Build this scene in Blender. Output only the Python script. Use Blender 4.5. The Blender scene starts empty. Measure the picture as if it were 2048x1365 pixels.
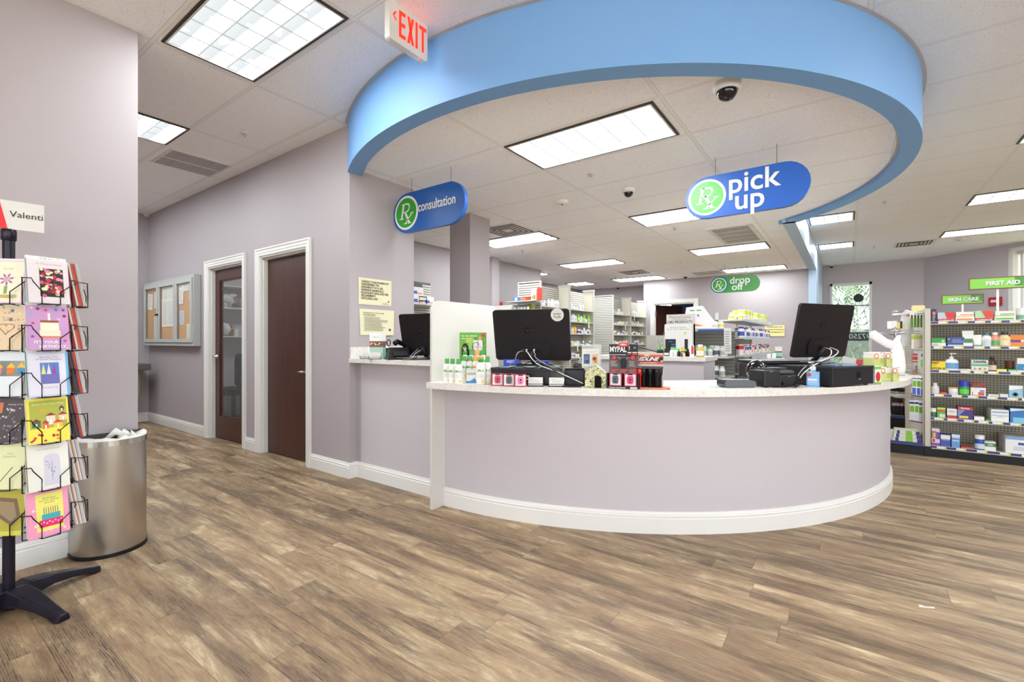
import bpy, math, random
from mathutils import Matrix, Vector
R = math.radians; PI = math.pi
scene = bpy.context.scene
COL = scene.collection
random.seed(7)

# ------------------------------------------------------------------ camera
FPX, CPX, CPY, CAMH = 930.0, 1024.0, 682.0, 1.18
YAW = math.atan2(673.0, FPX)
SA, CA = math.sin(YAW), math.cos(YAW)
cam = bpy.data.cameras.new('camera'); cam.sensor_width = 36; cam.lens = FPX / 2048 * 36
cam.clip_start = .05; cam.clip_end = 200
camo = bpy.data.objects.new('camera', cam); COL.objects.link(camo)
camo.location = (0, 0, CAMH); camo.rotation_euler = (R(90), 0, YAW)
scene.camera = camo

# measured positions: rays through the camera meet real planes of the room
def at(px, py, z):
    d = FPX * (CAMH - z) / (py - CPY); r = (px - CPX) / FPX * d
    return (-d * SA + r * CA, d * CA + r * SA)
def atX(px, py, X):
    t = (px - CPX) / FPX; d = X / (-SA + t * CA)
    return (d * (CA + t * SA), CAMH - (py - CPY) / FPX * d)
def atY(px, py, Y):
    t = (px - CPX) / FPX; d = Y / (CA + t * SA)
    return (d * (-SA + t * CA), CAMH - (py - CPY) / FPX * d)
def depth(x, y): return -x * SA + y * CA
def mpp(x, y): return depth(x, y) / FPX            # metres per pixel there
def facing(x, y): return math.atan2(-x, y)          # turn that shows a thing's front to the visitor

# ------------------------------------------------------------------ world, exposure
scene.view_settings.view_transform = 'Standard'; scene.view_settings.look = 'None'
scene.view_settings.exposure = 1.56; scene.view_settings.gamma = 1
scene.view_settings.use_curve_mapping = False
w = bpy.data.worlds.new('world'); scene.world = w; w.use_nodes = True
nt = w.node_tree; bg = nt.nodes['Background']
sky = nt.nodes.new('ShaderNodeTexSky'); sky.sky_type = 'HOSEK_WILKIE'; sky.turbidity = 4
sky.sun_direction = (-.3, -.6, .74)
mixw = nt.nodes.new('ShaderNodeMixRGB'); mixw.inputs[0].default_value = .55
nt.links.new(sky.outputs[0], mixw.inputs[1]); mixw.inputs[2].default_value = (.9, .95, 1, 1)
nt.links.new(mixw.outputs[0], bg.inputs[0]); bg.inputs[1].default_value = 3.1
scene.cycles.max_bounces = 14; scene.cycles.diffuse_bounces = 6; scene.cycles.adaptive_threshold = .03; scene.cycles.transparent_max_bounces = 16; scene.cycles.caustics_reflective = False; scene.cycles.caustics_refractive = False
sun = bpy.data.lights.new('sun', 'SUN'); sun.energy = 13; sun.angle = R(1); sun.color = (1, .98, .95)
so = bpy.data.objects.new('sun', sun); COL.objects.link(so); so.rotation_euler = (R(-14), R(6), 0)   # high noon sun, just off the storefront glass
PANEL_EMIT = 6.6
CANOPY_PANEL_EMIT = 9.6

# ------------------------------------------------------------------ materials
def lin(c):
    return tuple((v / 255 / 12.92) if v / 255 <= .04045 else ((v / 255 + .055) / 1.055) ** 2.4 for v in c[:3]) + (1,)
_m = {}
def mat(rgb, rough=.5, metal=0, emit=0, alpha=1, coat=0, name=None, trans=0):
    key = (tuple(rgb), rough, metal, emit, alpha, coat, trans)
    if key in _m: return _m[key]
    m = bpy.data.materials.new(name or 'paint_%d_%d_%d' % tuple(rgb)); m.use_nodes = True
    b = m.node_tree.nodes['Principled BSDF']
    k = 1 if (emit or metal > .5 or max(rgb) < 120) else .86      # real print and plastic whites stay below paper white
    b.inputs['Base Color'].default_value = tuple(v * k for v in lin(rgb)[:3]) + (1,); b.inputs['Roughness'].default_value = rough
    b.inputs['Metallic'].default_value = metal
    if max(rgb) < 60: b.inputs['Specular IOR Level'].default_value = .28
    if coat: b.inputs['Coat Weight'].default_value = coat
    if trans: b.inputs['Transmission Weight'].default_value = trans
    if alpha < 1: b.inputs['Alpha'].default_value = alpha
    if emit: b.inputs['Emission Color'].default_value = lin(rgb); b.inputs['Emission Strength'].default_value = emit
    _m[key] = m; return m
class NT:
    def __init__(s, name):
        s.m = bpy.data.materials.new(name); s.m.use_nodes = True; s.t = s.m.node_tree
        s.b = s.t.nodes['Principled BSDF']
    def n(s, typ, **kw):
        nd = s.t.nodes.new('ShaderNode' + typ)
        for k, v in kw.items():
            if k.startswith('i_'):
                key = k[2:]; key = int(key) if key.isdigit() else key.replace('_', ' ')
                nd.inputs[key].default_value = v
            else: setattr(nd, k, v)
        return nd
    def l(s, a, b): s.t.links.new(a, b)
    def math(s, op, a, b=None, c=None, clamp=False):
        nd = s.n('Math', operation=op); nd.use_clamp = clamp
        for i, v in enumerate((a, b, c)):
            if v is None: continue
            if isinstance(v, (int, float)): nd.inputs[i].default_value = v
            else: s.l(v, nd.inputs[i])
        return nd.outputs[0]
    def ramp(s, fac, stops, interp='LINEAR'):
        r = s.n('ValToRGB'); s.l(fac, r.inputs[0]); cr = r.color_ramp; cr.interpolation = interp
        while len(cr.elements) < len(stops): cr.elements.new(.5)
        for e, (p, c) in zip(cr.elements, stops): e.position = p; e.color = c if len(c) == 4 else tuple(c) + (1,)
        return r.outputs[0]
    def mix(s, f, a, b, mode='MIX'):
        nd = s.n('MixRGB', blend_type=mode)
        for i, v in enumerate((f, a, b)):
            if isinstance(v, (int, float)): nd.inputs[i].default_value = v
            elif isinstance(v, tuple): nd.inputs[i].default_value = v
            else: s.l(v, nd.inputs[i])
        return nd.outputs[0]

def paint(name, rgb, rough=.55, bump=.04):
    k = NT(name); g = k.n('NewGeometry'); no = k.n('TexNoise', i_Scale=180.0, i_Detail=2.0); k.l(g.outputs['Position'], no.inputs['Vector'])
    bp = k.n('Bump', i_Strength=bump, i_Distance=.002); k.l(no.outputs[0], bp.inputs['Height']); k.l(bp.outputs[0], k.b.inputs['Normal'])
    k.b.inputs['Base Color'].default_value = lin(rgb); k.b.inputs['Roughness'].default_value = rough
    return k.m
M_WALL = paint('lavender_grey_paint', (163, 155, 158))
M_WALL_DARK = paint('warm_grey_paint', (184, 176, 180))
M_PANELW = paint('pale_lavender_paint', (187, 181, 186), .45)
M_TRIM = mat((232, 230, 226), .35, name='white_trim_paint')
M_WHITE = mat((216, 212, 206), .4, name='white_laminate')
M_BLUE = paint('sky_blue_paint', (116, 165, 221), .5)
M_BLUEW = paint('pale_blue_paint', (168, 190, 214), .5)
M_BLACK = mat((22, 21, 24), .45, name='black_plastic')
M_BLACKG = mat((14, 13, 15), .2, name='glossy_black_plastic')
M_DKMETAL = mat((30, 30, 33), .4, .3, name='black_metal')
M_CHROME = mat((205, 205, 205), .22, 1, name='chrome')
M_PAPER = mat((226, 224, 220), .7, name='white_paper')
M_CREAM = mat((226, 220, 186), .7, name='cream_paper')
M_INK = mat((40, 38, 42), .7, name='dark_ink')
M_GREYINK = mat((140, 138, 140), .7, name='grey_ink')
M_WHITEP = mat((228, 228, 226), .35, name='white_plastic')
M_BEIGE = mat((206, 200, 186), .45, .0, name='beige_enamel_steel')
M_KICK = mat((24, 22, 24), .4, name='black_kick_plate')
M_CLEAR = mat((235, 242, 240), .08, alpha=.22, name='clear_plastic')

def ceiling_mat(name, x0, mx, y0, my, base, bar):
    k = NT(name); g = k.n('NewGeometry'); sp = k.n('SeparateXYZ'); k.l(g.outputs['Position'], sp.inputs[0])
    def near(o, c0, m, hw):
        t = k.math('SUBTRACT', o, c0); t = k.math('DIVIDE', t, m); t = k.math('ADD', t, .5)
        t = k.math('FRACT', t); t = k.math('SUBTRACT', t, .5); t = k.math('ABSOLUTE', t)
        return k.math('LESS_THAN', t, hw / m)
    bx = near(sp.outputs[0], x0, mx, .011); by = near(sp.outputs[1], y0, my, .011)
    ex = near(sp.outputs[0], x0, mx, .0135); ey = near(sp.outputs[1], y0, my, .0135)
    barf = k.math('MAXIMUM', bx, by); edge = k.math('MAXIMUM', ex, ey)
    no = k.n('TexNoise', i_Scale=115.0, i_Detail=3.0, i_Roughness=.7); k.l(g.outputs['Position'], no.inputs['Vector'])
    tile = k.ramp(no.outputs[0], [(.31, tuple(c * .6 for c in lin(base)[:3])), (.42, lin(base)), (1, lin(base))])
    c = k.mix(edge, tile, tuple(v * .62 for v in lin(bar)[:3]) + (1,)); c = k.mix(barf, c, lin(bar))
    k.l(c, k.b.inputs['Base Color']); k.b.inputs['Roughness'].default_value = .85
    h = k.math('MULTIPLY', no.outputs[0], k.math('SUBTRACT', 1, edge))
    bp = k.n('Bump', i_Strength=.25, i_Distance=.004); k.l(h, bp.inputs['Height']); k.l(bp.outputs[0], k.b.inputs['Normal'])
    return k.m
M_CEIL_HALL = ceiling_mat('hall_ceiling_tile', -2.32, 1.18, 1.645, .615, (246, 244, 244), (238, 236, 234))
M_CEIL_SHOP = ceiling_mat('shop_ceiling_tile', .1, 1.22, 8.24, .62, (240, 241, 244), (236, 236, 236))
M_CEIL_RX = ceiling_mat('pharmacy_ceiling_tile', -2.15, 1.22, 2.83, .63, (250, 250, 255), (242, 241, 242))

def floor_mat():
    k = NT('vinyl_plank_floor'); g = k.n('NewGeometry')
    sp = k.n('SeparateXYZ'); k.l(g.outputs['Position'], sp.inputs[0]); X, Y = sp.outputs[0], sp.outputs[1]
    ry = k.math('DIVIDE', k.math('ADD', Y, 40.03), .152); row = k.math('FLOOR', ry)
    wn = k.n('TexWhiteNoise', noise_dimensions='1D'); k.l(row, wn.inputs['W'])
    cx = k.math('DIVIDE', k.math('ADD', k.math('ADD', X, 60.0), k.math('MULTIPLY', wn.outputs['Value'], 1.22)), 1.22); colm = k.math('FLOOR', cx)
    cmb = k.n('CombineXYZ'); k.l(row, cmb.inputs[0]); k.l(colm, cmb.inputs[1])
    w2 = k.n('TexWhiteNoise', noise_dimensions='2D'); k.l(cmb.outputs[0], w2.inputs['Vector']); RND = w2.outputs['Value']
    W = k.math('MULTIPLY', RND, 57.0)
    def seam(t, wd): f = k.math('FRACT', t); return k.math('LESS_THAN', k.math('SUBTRACT', .5, k.math('ABSOLUTE', k.math('SUBTRACT', f, .5))), wd)
    SEAM = k.math('MAXIMUM', seam(ry, .006), seam(cx, .0009))
    def noise(sx, sy, detail, rough=.6, dist=0):
        mp = k.n('Mapping'); mp.inputs['Scale'].default_value = (sx, sy, 1); k.l(g.outputs['Position'], mp.inputs[0])
        no = k.n('TexNoise', noise_dimensions='4D', i_Scale=1.0, i_Detail=detail, i_Roughness=rough, i_Distortion=dist)
        k.l(mp.outputs[0], no.inputs['Vector']); k.l(W, no.inputs['W']); return no.outputs[0]
    a = noise(1.0, 10, 4, .55, .5); b = noise(7, 190, 4, .7); c = noise(1.8, 7, 8, .76, .8); e = noise(8, 55, 6, .78)
    base = k.ramp(c, [(.3, lin((108, 84, 63))), (.43, lin((137, 113, 88))), (.54, lin((160, 137, 108))), (.66, lin((196, 178, 148)))])
    dark = k.ramp(a, [(.385, (1, 1, 1)), (.44, (.75, .75, .75)), (.49, (.22, .22, .22)), (.57, (0, 0, 0))])
    br2 = k.ramp(e, [(.4, (1.2, 1.2, 1.2)), (.64, (.3, .3, .3))])
    dm = k.math('MULTIPLY', k.math('MULTIPLY', dark, .86), br2, clamp=True)
    col = k.mix(dm, base, lin((64, 45, 35)))
    fine = k.ramp(b, [(.34, (.6, .57, .54)), (.48, (1, 1, 1)), (.68, (1.14, 1.13, 1.1))])
    col = k.mix(.85, col, fine, 'MULTIPLY')
    # cathedral grain: thin pale rings inside the dark knots
    mpw = k.n('Mapping'); mpw.inputs['Scale'].default_value = (3.2, 26, 1); k.l(g.outputs['Position'], mpw.inputs[0])
    wv = k.n('TexWave', wave_type='RINGS', i_Scale=1.6, i_Distortion=6.0, i_Detail=3.0, i_Detail_Scale=1.2); k.l(mpw.outputs[0], wv.inputs['Vector']); k.l(W, wv.inputs['Phase Offset'])
    rg = k.math('MULTIPLY', k.ramp(wv.outputs['Fac'], [(.55, (0, 0, 0)), (.8, (.5, .5, .5))]), dm); col = k.mix(rg, col, lin((168, 146, 118)))
    tone = k.ramp(RND, [(0, (.88, .87, .86)), (1, (1.1, 1.09, 1.07))]); col = k.mix(1, col, tone, 'MULTIPLY')
    col = k.mix(k.math('MULTIPLY', SEAM, .6), col, lin((64, 52, 42)))
    k.l(col, k.b.inputs['Base Color'])
    k.l(k.ramp(b, [(.3, (.42, .42, .42)), (.7, (.56, .56, .56))]), k.b.inputs['Roughness'])
    bp = k.n('Bump', i_Strength=.12, i_Distance=.002); k.l(b, bp.inputs['Height']); k.l(bp.outputs[0], k.b.inputs['Normal'])
    return k.m
M_FLOOR = floor_mat()

def marble():
    k = NT('grey_veined_laminate'); g = k.n('NewGeometry')
    n1 = k.n('TexNoise', i_Scale=16.0, i_Detail=8.0, i_Roughness=.68, i_Distortion=1.2); k.l(g.outputs['Position'], n1.inputs['Vector'])
    v = k.math('SUBTRACT', n1.outputs[0], .5); v = k.math('ABSOLUTE', v)
    vein = k.ramp(v, [(0, lin((192, 187, 182))), (.02, lin((214, 210, 205))), (.07, lin((218, 214, 209))), (.3, lin((214, 210, 206)))])
    k.l(vein, k.b.inputs['Base Color']); k.b.inputs['Roughness'].default_value = .3
    return k.m
M_MARBLE = marble()

def diffuser_mat(emit, name):
    k = NT(name); tc = k.n('TexCoord'); sp = k.n('SeparateXYZ'); k.l(tc.outputs['UV'], sp.inputs[0])
    def cell(o): return k.math('FRACT', o)
    u, v = cell(sp.outputs[0]), cell(sp.outputs[1])
    def edge(t, wd): return k.math('LESS_THAN', k.math('SUBTRACT', .5, k.math('ABSOLUTE', k.math('SUBTRACT', t, .5))), wd)
    line = k.math('MAXIMUM', edge(u, .045), edge(v, .03))
    # each deep cell shows the dimmer reflector on one side and the bright tube on the other
    tube = k.ramp(v, [(0, (.048, .048, .048)), (.4, (.043, .043, .043)), (.5, (2.1, 2.1, 2.1)), (1, (2.1, 2.1, 2.1))])
    no = k.n('TexNoise', i_Scale=1.3, i_Detail=1.0); k.l(tc.outputs['UV'], no.inputs['Vector'])
    t2 = k.mix(k.ramp(no.outputs[0], [(.6, (0, 0, 0)), (.85, (.5, .5, .5))]), tube, (1.1, 1.1, 1.1, 1))
    c = k.mix(line, t2, (.03, .03, .03, 1)); c = k.mix(1, c, (.93, .985, 1.0, 1), 'MULTIPLY')
    k.b.inputs['Base Color'].default_value = (.02, .02, .02, 1); k.l(c, k.b.inputs['Emission Color'])
    k.b.inputs['Emission Strength'].default_value = emit
    return k.m
M_DIFF = diffuser_mat(PANEL_EMIT, 'lamp_diffuser'); M_DIFF2 = diffuser_mat(CANOPY_PANEL_EMIT, 'canopy_lamp_diffuser')

def wood_door():
    k = NT('dark_mahogany_veneer'); g = k.n('NewGeometry'); mp = k.n('Mapping'); mp.inputs['Scale'].default_value = (14, 14, 1.1)
    k.l(g.outputs['Position'], mp.inputs[0]); no = k.n('TexNoise', i_Scale=2.0, i_Detail=5.0, i_Roughness=.6); k.l(mp.outputs[0], no.inputs['Vector'])
    k.l(k.ramp(no.outputs[0], [(.3, lin((52, 22, 14))), (.7, lin((74, 36, 24)))]), k.b.inputs['Base Color'])
    k.b.inputs['Roughness'].default_value = .32; return k.m
M_DOOR = wood_door()
def steel():
    k = NT('brushed_stainless_steel'); g = k.n('TexCoord'); mp = k.n('Mapping'); mp.inputs['Scale'].default_value = (2, 2, 300)
    k.l(g.outputs['Object'], mp.inputs[0]); no = k.n('TexNoise', i_Scale=3.0, i_Detail=2.0); k.l(mp.outputs[0], no.inputs['Vector'])
    k.b.inputs['Base Color'].default_value = lin((196, 190, 180)); k.b.inputs['Metallic'].default_value = 1
    k.b.inputs['Roughness'].default_value = .3; k.b.inputs['Anisotropic'].default_value = .7
    bp = k.n('Bump', i_Strength=.06, i_Distance=.001); k.l(no.outputs[0], bp.inputs['Height']); k.l(bp.outputs[0], k.b.inputs['Normal'])
    return k.m
M_STEEL = steel()
def pegboard():
    k = NT('perforated_taupe_steel'); tc = k.n('TexCoord'); sp = k.n('SeparateXYZ'); k.l(tc.outputs['Object'], sp.inputs[0])
    def cell(o): return k.math('SUBTRACT', k.math('FRACT', k.math('DIVIDE', o, .0254)), .5)
    u, v = cell(sp.outputs[0]), cell(sp.outputs[2])
    hu = k.math('LESS_THAN', k.math('ABSOLUTE', u), .24); hv = k.math('LESS_THAN', k.math('ABSOLUTE', v), .17)
    h = k.math('MULTIPLY', hu, hv)
    k.l(k.mix(h, lin((160, 152, 134)), lin((40, 36, 30))), k.b.inputs['Base Color']); k.b.inputs['Roughness'].default_value = .5
    return k.m
M_PEG = pegboard()

# ------------------------------------------------------------------ mesh builder
_txt = {}
def glyphs(body, size, align, shear, bold, extrude):
    key = (body, size, align, shear, bold, extrude)
    if key in _txt: return _txt[key]
    c = bpy.data.curves.new('t', 'FONT'); c.body = body; c.size = size; c.align_x = align; c.align_y = 'CENTER'
    c.shear = shear; c.offset = bold; c.extrude = extrude; c.resolution_u = 2 if size < .05 else 4
    c.space_line = .85
    o = bpy.data.objects.new('t', c); me = bpy.data.meshes.new_from_object(o)
    vs = [tuple(v.co) for v in me.vertices]; fs = [tuple(p.vertices) for p in me.polygons]
    bpy.data.objects.remove(o); bpy.data.curves.remove(c); bpy.data.meshes.remove(me)
    _txt[key] = (vs, fs); return _txt[key]

class MB:
    def __init__(s): s.v = []; s.f = []; s.mi = []; s.sm = []; s.mats = []; s.M = Matrix(); s.uv = {}
    def at(s, x=0, y=0, z=0, rz=0, rx=0, ry=0):
        s.M = Matrix.Translation((x, y, z)) @ Matrix.Rotation(rz, 4, 'Z') @ Matrix.Rotation(rx, 4, 'X') @ Matrix.Rotation(ry, 4, 'Y'); return s
    def mid(s, m):
        if m not in s.mats: s.mats.append(m)
        return s.mats.index(m)
    def add(s, vs, fs, m, smooth=False):
        b = len(s.v); M = s.M
        s.v += [tuple(M @ Vector(v)) for v in vs]; k = s.mid(m)
        for f in fs: s.f.append(tuple(b + i for i in f)); s.mi.append(k); s.sm.append(smooth)
        return s
    def box(s, x0, x1, y0, y1, z0, z1, m):
        if x1 < x0: x0, x1 = x1, x0
        if y1 < y0: y0, y1 = y1, y0
        if z1 < z0: z0, z1 = z1, z0
        return s.add([(x0, y0, z0), (x1, y0, z0), (x1, y1, z0), (x0, y1, z0), (x0, y0, z1), (x1, y0, z1), (x1, y1, z1), (x0, y1, z1)],
                     [(0, 3, 2, 1), (4, 5, 6, 7), (0, 1, 5, 4), (1, 2, 6, 5), (2, 3, 7, 6), (3, 0, 4, 7)], m)
    def cbox(s, cx, cy, cz, wx, wy, wz, m): return s.box(cx - wx / 2, cx + wx / 2, cy - wy / 2, cy + wy / 2, cz - wz / 2, cz + wz / 2, m)
    def quad(s, pts, m): return s.add(pts, [tuple(range(len(pts)))], m)
    def face(s, x0, x1, z0, z1, y, m): return s.quad([(x0, y, z0), (x1, y, z0), (x1, y, z1), (x0, y, z1)], m)   # faces -Y
    def prismz(s, poly, z0, z1, m, smooth=False):      # polygon in XY, counter-clockwise
        n = len(poly)
        s.add([(x, y, z0) for x, y in poly] + [(x, y, z1) for x, y in poly], [tuple(range(n))[::-1], tuple(range(n, 2 * n))], m)
        s.add([(x, y, z0) for x, y in poly] + [(x, y, z1) for x, y in poly], [(i, (i + 1) % n, n + (i + 1) % n, n + i) for i in range(n)], m, smooth); return s
    def prismy(s, poly, y0, y1, m, smooth=False):      # polygon in XZ, counter-clockwise seen from -Y
        n = len(poly); vs = [(x, y0, z) for x, z in poly] + [(x, y1, z) for x, z in poly]
        s.add(vs, [tuple(range(n)), tuple(range(n, 2 * n))[::-1]], m)
        s.add(vs, [((i + 1) % n, i, n + i, n + (i + 1) % n) for i in range(n)], m, smooth); return s
    def lathe(s, prof, m, n=16, sx=1, sy=1, smooth=True):
        vs = []; fs = []
        for r, z in prof:
            for i in range(n): a = 2 * PI * i / n; vs.append((r * sx * math.cos(a), r * sy * math.sin(a), z))
        for j in range(len(prof) - 1):
            for i in range(n): fs.append((j * n + i, j * n + (i + 1) % n, (j + 1) * n + (i + 1) % n, (j + 1) * n + i))
        caps = []
        if prof[0][0] > 1e-5: caps.append(tuple(range(n))[::-1])
        if prof[-1][0] > 1e-5: caps.append(tuple(range((len(prof) - 1) * n, len(prof) * n)))
        s.add(vs, fs, m, smooth)
        if caps: s.add(vs, caps, m)
        return s
    def cyl(s, x, y, z0, z1, r, m, n=14, sx=1, sy=1):
        M = s.M; s.M = M @ Matrix.Translation((x, y, 0)); s.lathe([(r, z0), (r, z1)], m, n, sx, sy); s.M = M; return s
    def sphere(s, x, y, z, r, m, n=14, sz=1, half=0):
        M = s.M; s.M = M @ Matrix.Translation((x, y, z)); k = 8
        lo = -PI / 2 if half >= 0 and half == 0 else (-PI / 2 if half < 0 else 0); hi = PI / 2 if half >= 0 else 0
        s.lathe([(r * math.cos(lo + (hi - lo) * i / k) + (1e-6), r * sz * math.sin(lo + (hi - lo) * i / k)) for i in range(k + 1)], m, n); s.M = M; return s
    def tube(s, pts, r, m, n=6, closed=False):
        P_ = [Vector(p) for p in pts]; vs = []; fs = []; L = len(P_)
        for i, p in enumerate(P_):
            a = P_[(i - 1) % L] if (closed or i > 0) else p; b = P_[(i + 1) % L] if (closed or i < L - 1) else p
            t = (b - a); t = t.normalized() if t.length > 1e-9 else Vector((0, 0, 1))
            up = Vector((0, 0, 1)) if abs(t.z) < .95 else Vector((1, 0, 0))
            u = t.cross(up).normalized(); w_ = u.cross(t)
            rr = r[i] if isinstance(r, (list, tuple)) else r
            for k in range(n): an = 2 * PI * k / n; vs.append(tuple(p + (u * math.cos(an) + w_ * math.sin(an)) * rr))
        for i in range(L if closed else L - 1):
            j = (i + 1) % L
            for k in range(n): fs.append((i * n + (k + 1) % n, i * n + k, j * n + k, j * n + (k + 1) % n))
        if not closed: fs += [tuple(range(n)), tuple(range((L - 1) * n, L * n))[::-1]]
        return s.add(vs, fs, m, n > 4)
    def text(s, body, size, x, z, y, m, align='CENTER', shear=0, bold=0, extrude=0, sx=1):   # upright, read from -Y
        vs, fs = glyphs(body, size, align, shear, bold, extrude)
        return s.add([(x + a * sx, y - c, z + b) for a, b, c in vs], fs, m)
    def lines(s, x0, x1, z0, z1, n, y, m, th=.35, rag=True, rnd=random):    # rows of tiny print
        for i in range(n):
            zc = z1 - (i + .5) * (z1 - z0) / n; h = (z1 - z0) / n * th / 2
            xe = x1 - ((x1 - x0) * rnd.random() * .35 if rag else 0)
            s.face(x0, xe, zc - h, zc + h, y, m)
        return s
    def build(s, name, parent=None, bevel=0, loc=None, rz=0):
        me = bpy.data.meshes.new(name); me.from_pydata(s.v, [], s.f)
        for m in s.mats: me.materials.append(m)
        me.polygons.foreach_set('material_index', s.mi); me.polygons.foreach_set('use_smooth', s.sm); me.update()
        o = bpy.data.objects.new(name, me); COL.objects.link(o)
        if parent is not None: o.parent = parent
        if loc is not None: o.location = loc; o.rotation_euler = (0, 0, rz)
        if bevel:
            b = o.modifiers.new('bevel', 'BEVEL'); b.width = bevel; b.segments = 2; b.limit_method = 'ANGLE'; b.angle_limit = R(40)
        return o
def tag(o, label, cat, group=None, kind=None):
    o['label'] = label
    if cat: o['category'] = cat
    if group: o['group'] = group
    if kind: o['kind'] = kind
    return o
def thing(name, label, cat, loc=(0, 0, 0), rz=0, group=None, tilt=0):
    o = bpy.data.objects.new(name, None); o.empty_display_size = .1; COL.objects.link(o)
    o.location = loc; o.rotation_euler = (tilt, 0, rz); return tag(o, label, cat, group)
def struct(name, mb, label=None, parent=None, bevel=0):
    o = mb.build(name, parent, bevel)
    if parent is None: o['kind'] = 'structure'
    if label: o['label'] = label
    return o
_kids = {}
def copy_tree(o, loc=None, rz=None, label=None, group=None, parent=None):
    if not _kids.get(o.name) : _kids[o.name] = [c for c in bpy.data.objects if c.parent == o]
    c = o.copy(); COL.objects.link(c)
    if parent is not None: c.parent = parent
    if loc is not None: c.location = loc
    if rz is not None: c.rotation_euler = (0, 0, rz)
    if label: c['label'] = label
    if group: c['group'] = group
    for ch in _kids[o.name]: copy_tree(ch, parent=c)
    return c
def rrect(w_, h_, r, n=5, cx=0, cy=0):
    out = []
    for k, (sx, sy) in enumerate(((1, -1), (1, 1), (-1, 1), (-1, -1))):
        for i in range(n + 1):
            a = -PI / 2 + k * PI / 2 + PI / 2 * i / n
            out.append((cx + sx * (w_ / 2 - r) + r * math.cos(a), cy + sy * (h_ / 2 - r) + r * math.sin(a)))
    return out
def circle_pts(cx, cy, r, n=24): return [(cx + r * math.cos(2 * PI * i / n), cy + r * math.sin(2 * PI * i / n)) for i in range(n)]
# ================================================================== the setting
ZO, ZI, ZB = 3.045, 2.673, 2.627        # shop ceiling, canopy ceiling, underside of the canopy band
XW, YH = -3.475, 2.42                   # plane of the left walls, plane of the hall wall
RC = (-2.148, 4.62); RO, RI = 2.586, 2.462

struct('ground', MB().box(-40, 60, -60, 60, -.3, -.12, mat((190, 186, 176), .9, name='pale_concrete')))
struct('floor', MB().box(-9, 8, -6.5, 14.6, -.1, 0, M_FLOOR))

def wall_box(name, x0, x1, y0, y1, z1=ZO, m=None, z0=0): return struct(name, MB().box(x0, x1, y0, y1, z0, z1, m or M_WALL))
wall_box('wall_left', XW - .13, XW, -6.5, .95)
wall_box('wall_hall_back', -8.6, XW - .13, -.62, -.5)
wall_box('wall_hall_end', -8.6, -8.38, -.62, 2.55)
# hall wall with two door openings
D2 = (atY(521.5, 500, YH)[0], atY(613.5, 500, YH)[0]); D1 = (atY(418, 530, YH)[0], atY(486, 530, YH)[0]); DZ = 2.065
mb = MB(); xs = [-8.38, D1[0], D1[1], D2[0], D2[1], XW]
for a_, b_ in ((0, 1), (2, 3), (4, 5)): mb.box(xs[a_], xs[b_], YH, YH + .13, 0, ZO, M_WALL)
mb.box(xs[1], xs[2], YH, YH + .13, DZ, ZO, M_WALL); mb.box(xs[3], xs[4], YH, YH + .13, DZ, ZO, M_WALL)
struct('wall_hall', mb)
wall_box('wall_consultation', XW - .13, XW, YH + .13, 3.15)
wall_box('wall_consultation_return', -5.25, XW - .13, 3.0, 3.15)
wall_box('wall_pharmacy_left', -5.37, -5.25, 2.55, 8.18)
wall_box('wall_pharmacy_recess', -6.5, -5.25, 8.18, 8.3)
wall_box('wall_pharmacy_far_left', -6.47, -6.35, 8.3, 12.3)
wall_box('wall_pharmacy_far', -6.47, -4.15, 12.2, 12.32)
# drop-off wall with a doorway
dx0, dx1 = atY(1308, 620, 11.35)[0], atY(1389, 620, 11.35)[0]; dz = atY(1350, 606, 11.35)[1]
mb = MB().box(-4.15, dx0, 11.35, 11.47, 0, ZO, M_WALL).box(dx1, -.524, 11.35, 11.47, 0, ZO, M_WALL).box(dx0, dx1, 11.35, 11.47, dz, ZO, M_WALL)
mb.box(-4.15, -4.03, 11.47, 12.2, 0, ZO, M_WALL)
struct('wall_drop_off', mb)
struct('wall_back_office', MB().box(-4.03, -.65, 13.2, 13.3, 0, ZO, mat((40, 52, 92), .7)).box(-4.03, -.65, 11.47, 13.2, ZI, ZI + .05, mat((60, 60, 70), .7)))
struct('column', MB().box(-3.89, -3.57, 4.1, 4.465, 0, ZI + .02, M_WALL))
struct('column', MB().box(-5.25, -5.10, 6.45, 6.66, 0, ZI + .02, M_WALL_DARK))
# blue divider wall beyond the pharmacy
struct('wall_blue', MB().box(-.66, -.524, 11.2, 11.35, 0, ZO, M_BLUEW).box(-.66, -.524, 11.47, 13.95, 0, ZO, M_BLUEW))
# shop walls: far wall with a window, chamfered corner wall with a window, the rest behind the camera
YF = 13.9
w0 = atY(1660, 566, YF); w1 = atY(1744, 565, YF); wsill = atY(1700, 776, YF)[1]; wtop = atY(1700, 566, YF)[1]
mb = MB().box(-.524, w0[0], YF, YF + .2, 0, ZO, M_WALL_DARK).box(w1[0], 1.37, YF, YF + .2, 0, ZO, M_WALL_DARK)
mb.box(w0[0], w1[0], YF, YF + .2, wtop, ZO, M_WALL_DARK).box(w0[0], w1[0], YF, YF + .2, 0, wsill, M_WALL_DARK)
struct('wall_far', mb)
P0, P1 = (1.37, YF), (6.8, YF - 5.43 * .93)
ang = math.atan2(P1[1] - P0[1], P1[0] - P0[0]); Lw = math.hypot(P1[0] - P0[0], P1[1] - P0[1])
def hitw(px):     # distance along the chamfer wall for a picture column
    t = (px - CPX) / FPX; dx, dy = -SA + t * CA, CA + t * SA; ex, ey = math.cos(ang), math.sin(ang)
    den = dx * ey - dy * ex; k = (P0[0] * ey - P0[1] * ex) / den
    return (k * dx - P0[0]) * ex + (k * dy - P0[1]) * ey, k
u0, dW = hitw(2018); zt = CAMH - (497 - CPY) / FPX * dW
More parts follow.
